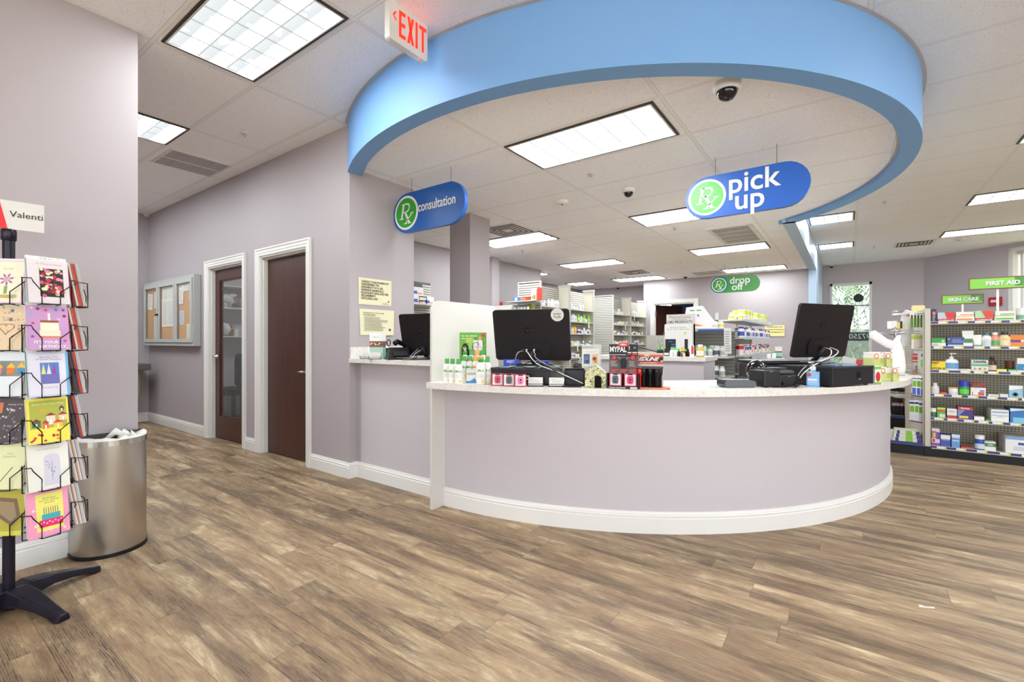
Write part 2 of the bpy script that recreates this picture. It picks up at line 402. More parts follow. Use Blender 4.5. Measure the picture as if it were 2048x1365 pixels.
mb = MB().at(P0[0], P0[1], 0, ang).box(0, u0, 0, .2, 0, ZO, M_WALL_DARK).box(u0, u0 + 1.5, 0, .2, zt, ZO, M_WALL_DARK).box(u0, u0 + 1.5, 0, .2, 0, .5, M_WALL_DARK).box(u0 + 1.5, Lw, 0, .2, 0, ZO, M_WALL_DARK)
struct('wall_chamfer', mb)
mb = MB().at(P0[0], P0[1], 0, ang)
for a_, b_ in ((0, .07), (1.43, 1.5)): mb.box(u0 + a_, u0 + b_, -.02, .16, .5, zt, M_TRIM)
mb.box(u0, u0 + 1.5, -.02, .16, zt - .07, zt, M_TRIM).box(u0, u0 + 1.5, -.06, .16, .5, .56, M_TRIM)
for a_ in (.12, .72): mb.box(u0 + a_, u0 + a_ + .05, .08, .14, .56, zt - .07, M_TRIM)
mb.box(u0 + .07, u0 + 1.43, .08, .14, zt - .13, zt - .07, M_TRIM)
struct('window_2', mb).data.materials[0] = M_TRIM
tagw = MB().at(P0[0], P0[1], 0, ang).box(u0 + .07, u0 + 1.43, .105, .109, .56, zt - .07, M_CLEAR)
struct('window_pane', tagw, parent=bpy.data.objects['window_2'])
mb = MB().box(6.8, 6.95, -6.5, P1[1], 0, .25, M_WALL).box(6.8, 6.95, -6.5, P1[1], 2.5, ZO, M_WALL).box(6.8, 6.95, 2.2, P1[1], 0, ZO, M_WALL)  # unseen wall, opened for more even daylight, solid farther on to limit it
for y in [-6.5 + i * 1.57 for i in range(8)]: mb.box(6.8, 6.9, y - .04, y + .04, 0, 2.6, M_TRIM)
struct('wall_right', mb)
# storefront behind the visitor: big panes let the daylight in
mb = MB()
for x in [-3.4 + i * 1.45 for i in range(8)]: mb.box(x - .04, x + .04, -6.5, -6.4, 0, 2.6, M_TRIM)
mb.box(XW, -1.9, -6.5, -6.38, 0, ZO, M_WALL).box(XW, 6.8, -6.5, -6.38, 2.6, ZO, M_WALL).box(XW, 6.8, -6.5, -6.38, 0, .25, M_WALL)  # unseen left end closed to keep daylight off the left wall
struct('wall_storefront', mb)

# ceilings
struct('ceiling', MB().box(-9, -1.5, -6.5, 4.2, ZO, ZO + .1, M_CEIL_HALL).box(-9, 8, 4.2, 14.6, ZO, ZO + .1, M_CEIL_SHOP).box(-1.5, 8, -6.5, 4.2, ZO, ZO + .1, M_CEIL_SHOP))
a0, a1 = R(-120.9), R(51.1)
def arc(r, A, B, n, c=RC): return [(c[0] + r * math.cos(A + (B - A) * i / n), c[1] + r * math.sin(A + (B - A) * i / n)) for i in range(n + 1)]
rm = (RO + RI) / 2
poly = [(XW, 3.15)] + arc(rm, R(-122), R(54.5), 64) + [(-.6, 11.36), (-4.14, 11.36), (-4.14, 12.21), (-6.36, 12.21), (-6.36, 8.17), (-5.26, 8.17), (-5.26, 3.15)]
struct('ceiling', MB().prismz(poly, ZI, ZI + .03, M_CEIL_RX))
# blue canopy band
n = 96; vo = arc(RO, a0, a1, n); vi = arc(RI, R(-122.2), R(54), n); mb = MB()
for m_, (A, B, za, zb_) in ((M_BLUE, (vo, vo, ZB, ZO)),):
    mb.add([(x, y, ZB) for x, y in vo] + [(x, y, ZO) for x, y in vo], [(i, i + 1, n + 2 + i, n + 1 + i) for i in range(n)], m_, True)
    mb.add([(x, y, ZB) for x, y in vi] + [(x, y, ZO) for x, y in vi], [(i + 1, i, n + 1 + i, n + 2 + i) for i in range(n)], m_, True)
    mb.add([(x, y, ZB) for x, y in vi] + [(x, y, ZB) for x, y in vo], [(i, i + 1, n + 2 + i, n + 1 + i) for i in range(n)], m_)
    mb.add([(vi[0][0], vi[0][1], ZB), (vo[0][0], vo[0][1], ZB), (vo[0][0], vo[0][1], ZO), (vi[0][0], vi[0][1], ZO)], [(0, 1, 2, 3)], m_)
    mb.add([(vi[-1][0], vi[-1][1], ZB), (vo[-1][0], vo[-1][1], ZB), (vo[-1][0], vo[-1][1], ZO), (vi[-1][0], vi[-1][1], ZO)], [(0, 1, 2, 3)], m_)
tag(struct('ceiling_canopy', mb), 'curved sky blue soffit band over the round counter', None)
struct('beam', MB().box(-.66, -.524, 6.55, 11.2, ZB, ZO, M_BLUEW))
# thin pale angle trim where band meets ceilings
mb = MB(); t0 = arc(RO + .022, a0, a1, n)
mb.add([(x, y, ZO - .004) for x, y in vo] + [(x, y, ZO - .004) for x, y in t0], [(i, i + 1, n + 2 + i, n + 1 + i) for i in range(n)], mat((206, 202, 200), .5))
struct('trim_1', mb)
mb = MB(); v2 = arc(RI - .001, R(-122.2), R(53), n); t0 = arc(RI - .02, R(-122.2), R(53), n)
mb.add([(x, y, ZI - .004) for x, y in v2] + [(x, y, ZI - .004) for x, y in t0], [(i, i + 1, n + 2 + i, n + 1 + i) for i in range(n)], mat((206, 202, 200), .5))
struct('trim_2', mb)

# baseboards: ogee-topped white skirting
BH = .132
def skirt_profile(): return [(0, 0), (.016, 0), (.016, .092), (.0125, .095), (.0125, .100), (.015, .103), (.015, .109), (.011, .113), (.011, .118), (.008, .123), (.006, BH), (0, BH)]
def skirting(name, pts, closed=False, off=None):
    """pts run with the room on the left-hand side"""
    pr = skirt_profile(); mb = MB(); N = len(pts); P_ = [Vector((x, y)) for x, y in pts]; rings = []
    for i in range(N):
        d0 = (P_[i] - P_[i - 1]).normalized() if i else (P_[1] - P_[0]).normalized()
        d1 = (P_[i + 1] - P_[i]).normalized() if i < N - 1 else d0
        n0 = Vector((-d0.y, d0.x)); n1 = Vector((-d1.y, d1.x)); nn = (n0 + n1).normalized(); nn = nn / max(.3, nn.dot(n0))
        rings.append([(P_[i].x + nn.x * a_, P_[i].y + nn.y * a_, z) for a_, z in pr])
    K = len(pr); vs = [v for r_ in rings for v in r_]
    fs = [(i * K + k, (i + 1) * K + k, (i + 1) * K + (k + 1) % K, i * K + (k + 1) % K) for i in range(N - 1) for k in range(K)]
    fs += [tuple(range(K)), tuple(range((N - 1) * K, N * K))[::-1]]
    mb.add(vs, fs, M_TRIM); return struct(name, mb)
CW = .082     # casing width
skirting('baseboard_left', [(XW - .13, -.49), (XW - .13, .95), (XW, .95), (XW, -6.4)])
skirting('baseboard_hall_end', [(-8.38, 2.42), (-8.38, -.48)])
skirting('baseboard_hall', [(D1[0] - CW, YH), (-8.38, YH)])
skirting('baseboard_hall', [(D2[0] - CW, YH), (D1[1] + CW, YH)])
skirting('baseboard_hall', [(XW, 2.5), (XW, YH), (D2[1] + CW, YH)])
YP = 2.495   # face of the consultation counter panel
skirting('baseboard_pharmacy', [(-.66, 11.35), (dx1 + .08, 11.35)])
skirting('baseboard_far', [(1.37, YF), (-.524, YF)])

# doors
def casing(parent, x0, x1, ztop, y, cw=CW, wall_t=.13):
    mb = MB(); pr = [(0, .0), (0, .012), (.012, .018), (.026, .016), (.034, .02), (.058, .02), (.066, .026), (cw, .026), (cw, 0)]
    def run(a, b, out):      # a,b inner corner points; out = outward direction
        pass
    K = len(pr); cor = [((x0, 0), (-1, 0)), ((x0, ztop), (-1, 1)), ((x1, ztop), (1, 1)), ((x1, 0), (1, 0))]
    vs = [(cx + ox * a_, y - b_, cz + oz * a_) for (cx, cz), (ox, oz) in cor for a_, b_ in pr]
    fs = [(i * K + k, i * K + (k + 1) % K, (i + 1) * K + (k + 1) % K, (i + 1) * K + k) for i in range(3) for k in range(K)] + [tuple(range(K))[::-1], tuple(range(3 * K, 4 * K))]
    mb.add(vs, fs, M_TRIM)
    # jamb lining and stop
    for xa, s_ in ((x0, 1), (x1, -1)):
        mb.box(xa, xa + s_ * .012, y - .005, y + wall_t, 0, ztop, M_TRIM); mb.box(xa + s_ * .012, xa + s_ * .03, y + .02, y + .06, 0, ztop, M_TRIM)
    mb.box(x0, x1, y - .005, y + wall_t, ztop - .012, ztop, M_TRIM).box(x0, x1, y + .02, y + .06, ztop - .03, ztop - .012, M_TRIM)
    return mb.build('casing', parent)
def lever(parent, x, z, y, dirx, name='handle'):
    mb = MB(); mb.at(x, y, z, 0, R(90)).lathe([(.024, 0), (.024, .008), (.011, .01), (.011, .05)], M_CHROME, 16)
    mb.at(); mb.tube([(x, y - .045, z), (x + dirx * .04, y - .052, z), (x + dirx * .105, y - .046, z)], [.011, .0095, .008], M_CHROME, 8)
    return mb.build(name, parent)
def door_root(n_, label):
    o = bpy.data.objects.new(n_, None); COL.objects.link(o); o['kind'] = 'structure'; o['label'] = label; return o
d = door_root('door_2', 'solid dark wood door in white casing'); casing(d, D2[0], D2[1], DZ, YH)
MB().box(D2[0] + .013, D2[1] - .013, YH + .062, YH + .105, .008, DZ - .014, M_DOOR).build('leaf', d)
hx, hz = atY(605, 743, YH + .06); lever(d, D2[1] - .085, hz, YH + .062, -1)
d = door_root('door_1', 'dark wood door with a full glass panel'); casing(d, D1[0], D1[1], DZ, YH)
ya, yb = YH + .062, YH + .105; x0, x1 = D1[0] + .013, D1[1] - .013
mb = MB().box(x0, x0 + .125, ya, yb, .008, DZ - .014, M_DOOR).box(x1 - .125, x1, ya, yb, .008, DZ - .014, M_DOOR)
mb.box(x0 + .125, x1 - .125, ya, yb, DZ - .15, DZ - .014, M_DOOR).box(x0 + .125, x1 - .125, ya, yb, .008, .27, M_DOOR)
for a_, b_, c_, e_ in ((x0 + .125, x0 + .14, .27, DZ - .15), (x1 - .14, x1 - .125, .27, DZ - .15), (x0 + .14, x1 - .14, DZ - .165, DZ - .15), (x0 + .14, x1 - .14, .27, .285)):
    mb.box(a_, b_, ya + .01, yb - .01, c_, e_, mat((70, 34, 24), .35))
mb.build('leaf', d)
MB().box(x0 + .13, x1 - .13, ya + .018, ya + .024, .275, DZ - .155, mat((225, 228, 226), .03, alpha=.06, name='door_glass')).build('pane', d)
lever(d, x0 + .06, atY(436, 713, YH + .05)[1], ya, 1)
d = door_root('door_3', 'white cased doorway to a dark back office'); casing(d, dx0, dx1, dz, 11.35, .085, .12)
mb = MB().at(dx0 + .02, 11.5, 0, R(62)).box(0, .86, 0, .045, .01, dz - .02, M_DOOR); mb.build('leaf', d)
hm = MB().box(dx0 + .012, dx0 + .035, 11.36, 11.45, atY(1313, 634, 11.4)[1], atY(1313, 622, 11.4)[1], mat((170, 170, 172), .4, .6)); hm.build('hinge', d)

# far window with film sign and blind head
t_ = struct('window_1', (lambda m: m.box(w0[0], w0[0] + .05, YF - .02, YF + .16, wsill, wtop, M_TRIM).box(w1[0] - .05, w1[0], YF - .02, YF + .16, wsill, wtop, M_TRIM)
    .box(w0[0], w1[0], YF - .02, YF + .16, wtop - .06, wtop, M_TRIM).box(w0[0], w1[0], YF - .03, YF + .16, wsill - .02, wsill + .04, M_TRIM)
    .box(w0[0], w1[0], YF + .06, YF + .12, atY(1700, 611, YF)[1] - .015, atY(1700, 611, YF)[1] + .015, mat((150, 155, 160), .4)))(MB()))
MB().box(w0[0] + .05, w1[0] - .05, YF + .08, YF + .084, wsill + .04, wtop - .06, M_CLEAR).build('window_pane', t_)
mb = MB(); gx, gz = atY(1717, 596, YF + .05); mb.at(0, YF + .07, 0); mb.prismy(circle_pts(gx, gz, .1, 24), 0, .003, mat((45, 52, 50), .6)); mb.text('Medicine', .085, gx - .36, gz - .01, -.002, M_INK, sx=-1)
gx, gz = atY(1722, 642, YF + .05); mb.tube([(gx - .16 + .32 * i / 8, 0, gz - .1 + .12 * abs(i / 4 - 1) ** 2) for i in range(9)], .009, M_INK); mb.text('^ ^', .11, gx, gz + .06, -.002, M_INK); mb.text('q', .14, gx - .36, gz, -.002, M_INK)
gx, gz = atY(1715, 673, YF + .05); mb.box(w0[0] + .06, w1[0] - .06, 0, .003, gz - .1, gz + .1, mat((52, 62, 62), .6)); mb.text('972508', .17, gx, gz, -.004, M_WHITEP, sx=-1)
mb.build('window_lettering', t_)['label'] = 'mirror reading film lettering with a dark band'

# lights
def troffer(x0, x1, y0, y1, z, diff, nx, ny, where):
    t = thing('ceiling_light', where, 'ceiling light', ((x0 + x1) / 2, (y0 + y1) / 2, z)); a_, b_ = (x1 - x0) / 2, (y1 - y0) / 2; f_ = .016
    mb = MB(); k = mat((58, 54, 50), .5)
    for q in ((-a_, a_, -b_, -b_ + f_), (-a_, a_, b_ - f_, b_), (-a_, -a_ + f_, -b_ + f_, b_ - f_), (a_ - f_, a_, -b_ + f_, b_ - f_)): mb.box(*q, -.008, .004, k)
    g_ = f_ + .008
    for q in ((-a_ + f_, a_ - f_, -b_ + f_, -b_ + g_), (-a_ + f_, a_ - f_, b_ - g_, b_ - f_), (-a_ + f_, -a_ + g_, -b_ + g_, b_ - g_), (a_ - g_, a_ - f_, -b_ + g_, b_ - g_)): mb.box(*q, -.010, .0, M_TRIM)
    mb.build('frame', t)
    mb = MB().quad([(-a_ + g_, b_ - g_, -.004), (a_ - g_, b_ - g_, -.004), (a_ - g_, -b_ + g_, -.004), (-a_ + g_, -b_ + g_, -.004)], diff); o = mb.build('diffuser', t)
    uv = o.data.uv_layers.new(name='UVMap')
    for li, c in zip(o.data.polygons[0].loop_indices, ((0, ny), (nx, ny), (nx, 0), (0, 0))): uv.data[li].uv = c
    return t
troffer(-3.475 + .02, -2.335, 1.06, 1.62, ZO, M_DIFF, 6, 3, 'large lit ceiling light in front of the blue band, beside the left wall')
troffer(-5.24, -4.68, .5, 1.65, ZO, M_DIFF, 3, 6, 'hall ceiling light partly hidden by the left wall edge')
troffer(-6.62, -6.05, .4, 1.55, ZO, M_DIFF, 3, 6, 'added hall fill light, unseen behind the left wall, nearer one')  # unseen troffer added to brighten the hall
troffer(-7.9, -7.33, .4, 1.55, ZO, M_DIFF, 3, 6, 'added hall fill light, unseen behind the left wall, farther one')  # second unseen troffer, added deeper in for more hall light
troffer(1.3, 2.45, 8.25, 8.83, ZO, M_DIFF, 6, 3, 'shop ceiling light cut by the right edge, above FIRST AID')
troffer(1.32, 2.48, 10.72, 11.28, ZO, M_DIFF, 6, 3, 'farthest shop ceiling light cut by the right edge')
troffer(-.5, .075, 8.28, 8.86, ZO, M_DIFF, 3, 3, 'square shop light beside the blue beam, nearer one')
troffer(-.49, .085, 10.78, 11.34, ZO, M_DIFF, 3, 3, 'square shop light beside the blue beam, farther one')
troffer(1.28, 2.43, 5.78, 6.35, ZO, M_DIFF, 6, 3, 'shop ceiling light just showing at the upper right edge')
for x, y in ((3.75, 5.8), (3.75, 8.25), (3.75, 10.7), (1.28, 3.3), (3.75, 3.3), (1.28, .8), (3.75, .8), (-1.2, -1.65), (1.28, -1.65), (3.75, -1.65), (-1.2, -4.1), (1.28, -4.1), (3.75, -4.1)):
    troffer(x, x + 1.15, y, y + .57, ZO, M_DIFF, 6, 3, 'shop ceiling light outside the photograph, above the sales floor')['group'] = 'sales floor lights out of view'
troffer(-2.14, -.985, 2.85, 3.42, ZI, M_DIFF2, 6, 3, 'large ceiling light inside the canopy ring, nearest one')
troffer(-2.14, -.985, 5.33, 5.93, ZI, M_DIFF2, 6, 3, 'pharmacy ceiling light partly behind the pick up sign')
troffer(-2.14, -1.0, 7.86, 8.44, ZI, M_DIFF2, 6, 3, 'pharmacy ceiling light just behind the large slotted vent')
troffer(-2.17, -1.0, 10.42, 10.98, ZI, M_DIFF, 6, 3, 'pharmacy ceiling light above the drop off sign')
troffer(-4.58, -3.4, 5.32, 5.88, ZI, M_DIFF2, 6, 3, 'pharmacy ceiling light beside the lavender column')
troffer(-4.62, -3.44, 7.88, 8.46, ZI, M_DIFF2, 6, 3, 'pharmacy ceiling light in the middle of the left rows')
troffer(-5.9, -5.3, 7.5, 8.1, ZI, M_DIFF2, 3, 3, 'square pharmacy light above the first slatted shelves') if False else troffer(-6.0, -5.4, 8.35, 8.9, ZI, M_DIFF2, 3, 3, 'square pharmacy light above the first slatted shelves')
troffer(-5.95, -5.36, 10.56, 11.13, ZI, M_DIFF2, 3, 3, 'farthest square pharmacy light above the slatted shelves')
troffer(-4.67, -3.49, 10.5, 11.1, ZI, M_DIFF, 6, 3, 'farthest wide pharmacy light, left of the drop off sign')

# air vents and grilles
def vent(kind, x0, x1, y0, y1, z, label):
    t = thing('ceiling_vent', label, 'air vent', ((x0 + x1) / 2, (y0 + y1) / 2, z)); a_, b_ = (x1 - x0) / 2, (y1 - y0) / 2
    dk = mat((52, 48, 46), .7); gr = mat((190, 184, 184), .6); mb = MB(); sl = MB()
    if kind == 'slots':
        mb.box(-a_, a_, -b_, b_, -.012, 0, M_TRIM); m4 = .055
        for r_ in range(4):
            ya = -b_ + m4 + r_ * (2 * b_ - 2 * m4) / 4; yb_ = ya + (2 * b_ - 2 * m4) / 4 - .035
            sl.box(-a_ + m4, a_ - m4, ya, yb_, -.0125, -.011, dk)
            nn = 26
            for i in range(nn + 1): x_ = -a_ + m4 + i * (2 * a_ - 2 * m4) / nn; mb.box(x_ - .004, x_ + .004, ya, yb_, -.016, -.012, M_TRIM)
    elif kind == 'grille':
        mb.box(-a_, a_, -b_, b_, -.01, 0, M_TRIM); mb.box(-.012, .012, -b_, b_, -.014, -.009, M_TRIM)
        for sx in (-1, 1):
            sl.box(sx * .015, sx * (a_ - .02), -b_ + .02, b_ - .02, -.0105, -.01, gr)
            for i in range(24): y_ = -b_ + .03 + i * (2 * b_ - .06) / 23; sl.box(sx * .015, sx * (a_ - .02), y_ - .003, y_ + .003, -.014, -.0105, mat((206, 200, 200), .6))
    else:
        mb.box(-a_, a_, -b_, b_, -.01, 0, M_TRIM)
        for i in range(4):
            s_ = .26 - i * .055; k = .02 + .0 * i
            for q in ((-s_, s_, -s_, -s_ + k), (-s_, s_, s_ - k, s_), (-s_, -s_ + k, -s_, s_), (s_ - k, s_, -s_, s_)): sl.box(q[0] * a_ / .3, q[1] * a_ / .3, q[2] * b_ / .3, q[3] * b_ / .3, -.013, -.0095, dk if i % 1 == 0 else M_TRIM)
        mb.box(-.05, .05, -.05, .05, -.02, -.01, M_TRIM)
    mb.build('frame', t); sl.build('louvre', t); return t
vent('slots', -1.54, -.99, 6.55, 7.72, ZI, 'large vent with four rows of black slots under the pick up sign')
vent('diffuser', -4.0, -3.4, 4.72, 5.3, ZI, 'square four way vent beside the column, before a light')
vent('diffuser', -4.03, -3.45, 9.4, 9.98, ZI, 'distant square four way vent in front of the farthest wide light')
vent('grille', -2.78, -2.2, 10.48, 11.03, ZI, 'pale greenish return grille left of the drop off sign light')
t = vent('grille', -5.85, -5.3, 1.71, 2.26, ZO, 'grey double return grille in the hall ceiling')
vent('diffuser', .72, 1.3, 11.4, 11.95, ZO, 'square vent in the shop ceiling near the far wall')

# sprinklers, domes, detectors
def ceil_small(kind, px, py, z, label, s_=1):
    x, y = at(px, py, z); 
    if kind == 'sprinkler':
        t = thing('sprinkler', label, 'sprinkler', (x, y, z)); MB().lathe([(.034 * s_, 0), (.03 * s_, -.007), (.008, -.009)], M_TRIM, 16).build('escutcheon', t)
        MB().lathe([(.007, 0), (.007, -.03)], M_CHROME, 8).at(0, 0, -.03).lathe([(.018, 0), (.018, -.003)], M_CHROME, 10).build('head', t)
    elif kind == 'camera':
        t = thing('dome_camera', label, 'security camera', (x, y, z)); MB().lathe([(.062 * s_, 0), (.06 * s_, -.03 * s_), (.05 * s_, -.036 * s_)], M_TRIM, 24).build('housing', t)
        mb = MB().at(0, 0, -.034 * s_); mb.sphere(0, 0, 0, .046 * s_, mat((20, 20, 24), .06, coat=.5), 20, 1, -1); mb.build('dome', t)
    else:
        t = thing('smoke_detector', label, 'smoke detector', (x, y, z)); MB().lathe([(.07 * s_, 0), (.07 * s_, -.012), (.05 * s_, -.03), (.02 * s_, -.034)], M_TRIM, 20).build('housing', t)
        MB().lathe([(.012, -.034), (.01, -.04)], mat((90, 60, 60), .4), 8).build('sensor', t)
    return t
ceil_small('sprinkler', 488, 265, ZO, 'small sprinkler head in the hall ceiling')
ceil_small('sprinkler', 1181, 346, ZI, 'sprinkler head just behind the nearest canopy light')
ceil_small('sprinkler', 1349, 454, ZI, 'sprinkler head left of the pick up sign lower edge')
ceil_small('sprinkler', 1361, 523, ZI, 'sprinkler head above and left of the drop off sign')
ceil_small('sprinkler', 1045, 500, ZI, 'sprinkler head behind the light beside the column')
ceil_small('sprinkler', 1231, 554, ZI, 'farthest sprinkler head in the pharmacy ceiling')
ceil_small('sprinkler', 1769, 402, ZO, 'sprinkler head right of the blue beam in the shop ceiling')
ceil_small('sprinkler', 1748, 493, ZO, 'sprinkler head above the far shop window')
ceil_small('camera', 1454, 167, ZI, 'black dome camera in the ring near its front edge', 1.25)
ceil_small('camera', 1257, 378, ZI, 'small black dome camera in the middle of the pharmacy ceiling', 1)
ceil_small('detector', 1124, 402, ZI, 'round white smoke detector left of the middle dome camera')
ceil_small('camera', 1371, 551, ZI, 'dome camera by the drop off wall, left of a pair', .9)
ceil_small('camera', 1395, 555, ZI, 'dome camera by the drop off wall, right of a pair', .8)
ceil_small('camera', 1236, 573, ZI, 'farthest dome camera over the last slatted shelves', .9)
ceil_small('camera', 1663, 530, ZO, 'black dome camera high beside the blue wall', .9)
ceil_small('camera', 292, 430, ZO, 'black dome camera in the hall corner', .95)
ceil_small('detector', 1919, 477, ZO, 'round smoke detector beside the farthest right light', 1.3)
# ================================================================== counters and divider
CT = .895; CC = (-2.402, 5.059); CR = 2.818          # round counter: top height, centre, edge radius
PC = (-2.357, 5.069); PR = 2.64                       # curved front panel
def arcp(c, r, A, B, n): return [(c[0] + r * math.cos(A + (B - A) * i / n), c[1] + r * math.sin(A + (B - A) * i / n)) for i in range(n + 1)]
XD = -2.352                                            # divider face
pa0 = -PI / 2 + math.asin((XD + .001 - PC[0]) / PR); ca0 = -PI / 2 + math.asin((XD + .001 - CC[0]) / CR); EA = R(38)
t = thing('service_counter', 'round pick up counter with pale lavender curved front and white skirting', 'counter', (PC[0], PC[1] - PR, 0))
def sub(pts): return [(x - PC[0], y - PC[1] + PR) for x, y in pts]
n = 80; fo = sub(arcp(PC, PR, pa0, EA, n)); fi = sub(arcp(PC, PR - .1, pa0, EA, n))
MB().prismz(fo + fi[::-1], 0, CT - .04, M_PANELW, False).build('front_panel', t)
pr = skirt_profile(); K = len(pr); mb = MB(); vs = []
for i in range(n + 1):
    a = pa0 + (EA - pa0) * i / n
    for r_, z in pr: vs.append((PC[0] + (PR + r_) * math.cos(a) - PC[0], PC[1] + (PR + r_) * math.sin(a) - PC[1] + PR, z))
mb.add(vs, [(i * K + k, (i + 1) * K + k, (i + 1) * K + (k + 1) % K, i * K + (k + 1) % K) for i in range(n) for k in range(K)] + [tuple(range(K)), tuple(range(n * K, n * K + K))[::-1]], M_TRIM)
mb.build('skirting', t)
co = sub(arcp(CC, CR, ca0, EA, n)); ci = sub(arcp(CC, CR - .66, ca0 + .0, EA, n))
t = tag(MB().prismz([(x + PC[0], y + PC[1] - PR) for x, y in co + ci[::-1]], CT - .04, CT, M_MARBLE).build('countertop', None, .003), 'long curved grey veined top of the round counter', 'countertop')
t = thing('counter_divider', 'tall white rounded partition between the two counters', 'divider', (XD - .01, 2.3, 0))
y0, y1, zt_ = 0.0, .76, 1.467
o_ = [(y0, 0), (.12, 0), (.12, .0)]; pts = [(y1, 0), (y1, zt_ - .08)] + [(y1 - .08 + .08 * math.cos(a), zt_ - .08 + .08 * math.sin(a)) for a in [R(10 * i) for i in range(1, 9)]] + [(y1 - .08, zt_)]
pts += [(.08, zt_)] + [(.08 - .08 * math.sin(a), zt_ - .08 + .08 * math.cos(a)) for a in [R(10 * i) for i in range(1, 9)]] + [(0, zt_ - .08), (0, 0)]
mb = MB(); mb.M = Matrix.Rotation(PI / 2, 4, 'Z'); mb.prismy([(a, b) for a, b in pts], -.01, .01, M_WHITE); mb.build('panel', t, .002)

# consultation counter (higher, straight)
CH = 1.03
t = thing('consultation_counter', 'straight consultation counter with pale front between column wall and divider', 'counter', (XW + .5, YP, 0))
lx = lambda x: x - (XW + .5)
MB().box(lx(XW + .055), lx(XD - .03), 0, .08, 0, CH - .036, M_PANELW).box(lx(XW + .002), lx(XW + .055), .0, .08, 0, CH - .036, M_WALL).build('front_panel', t)
mb = MB(); xa, xb = lx(XW + .002), lx(XD - .022); vs = [(x, -a_, z) for x in (xa, xb) for a_, z in pr]
mb.add(vs, [(k, (k + 1) % K, K + (k + 1) % K, K + k) for k in range(K)] + [tuple(range(K))[::-1], tuple(range(K, 2 * K))], M_TRIM); mb.build('skirting', t)
t = thing('consultation_countertop', 'grey veined top of the straight consultation counter with backsplash', 'countertop', (XW + .5, YH, CH))
MB().box(lx(XW + .002), lx(XD - .022), -.01, .66, -.036, 0, M_MARBLE).build('slab', t, .002)
MB().box(lx(XW + .002), lx(XW + .02), .0, .66, .0, .098, M_MARBLE).build('backsplash', t)
# mid counter
mx0, mx1, my0, my1, MZ = -2.2, -1.08, 4.56, 5.06, 1.027
t = thing('pharmacy_island', 'boxy pale lavender island counter behind the round counter', 'counter', ((mx0 + mx1) / 2, my0, 0))
c_ = (mx0 + mx1) / 2
MB().box(mx0 - c_ + .02, mx1 - c_ - .02, .03, my1 - my0 - .02, 0, MZ - .042, M_PANELW).build('body', t)
MB().box(mx0 - c_, mx1 - c_, 0, my1 - my0, MZ - .042, MZ, M_MARBLE).build('worktop', t, .002)
# low worktop behind, by the drop off wall
lx0, lx1 = atY(1524, 720, 11.0)[0], atY(1568, 720, 11.0)[0]; LZ = atY(1550, 716.5, 11.0)[1]
t = thing('drop_off_counter', 'small grey veined ledge below the cream drop off notice', 'counter', ((lx0 + lx1) / 2, 11.0, 0)); hw_ = (lx1 - lx0) / 2
MB().box(-hw_, hw_, 0, .34, LZ - .045, LZ, M_MARBLE).build('worktop', t); MB().box(-hw_ + .03, hw_ - .03, .06, .34, 0, LZ - .045, M_WALL_DARK).build('body', t)

# ================================================================== hanging signs
BL, GR = (24, 88, 178), (48, 160, 42)
def rx(mb, x, z, s_, y, m):      # the prescription mark in slanted seriffed strokes
    k = .22
    def P_(pts): return [(x + (a + b * k) * s_, y, z + b * s_) for a, b in pts]
    def bar(a, b, w_):
        dx, dz = b[0] - a[0], b[1] - a[1]; L = math.hypot(dx, dz); nx, nz = -dz / L * w_ / 2, dx / L * w_ / 2
        q = P_([(a[0] + nx, a[1] + nz), (a[0] - nx, a[1] - nz), (b[0] - nx, b[1] - nz), (b[0] + nx, b[1] + nz)]); mb.quad(q, m)
    bar((-.3, -.32), (-.3, .5), .13); bar((-.48, -.32), (-.12, -.32), .05); bar((-.48, .5), (-.2, .5), .05)
    pts = [(-.3 + .0, .5)] + [(-.02 + .24 * math.sin(a), .27 + .23 * math.cos(a)) for a in [R(18 * i) for i in range(11)]] + [(-.3, .04)]
    for i in range(len(pts) - 1): bar(pts[i], pts[i + 1], .085)
    bar((-.1, .06), (.42, -.62), .13); bar((.3, -.62), (.58, -.62), .05); bar((.52, -.06), (.08, -.62), .07); bar((-.04, -.62), (.24, -.62), .05); bar((.4, -.06), (.64, -.06), .05)
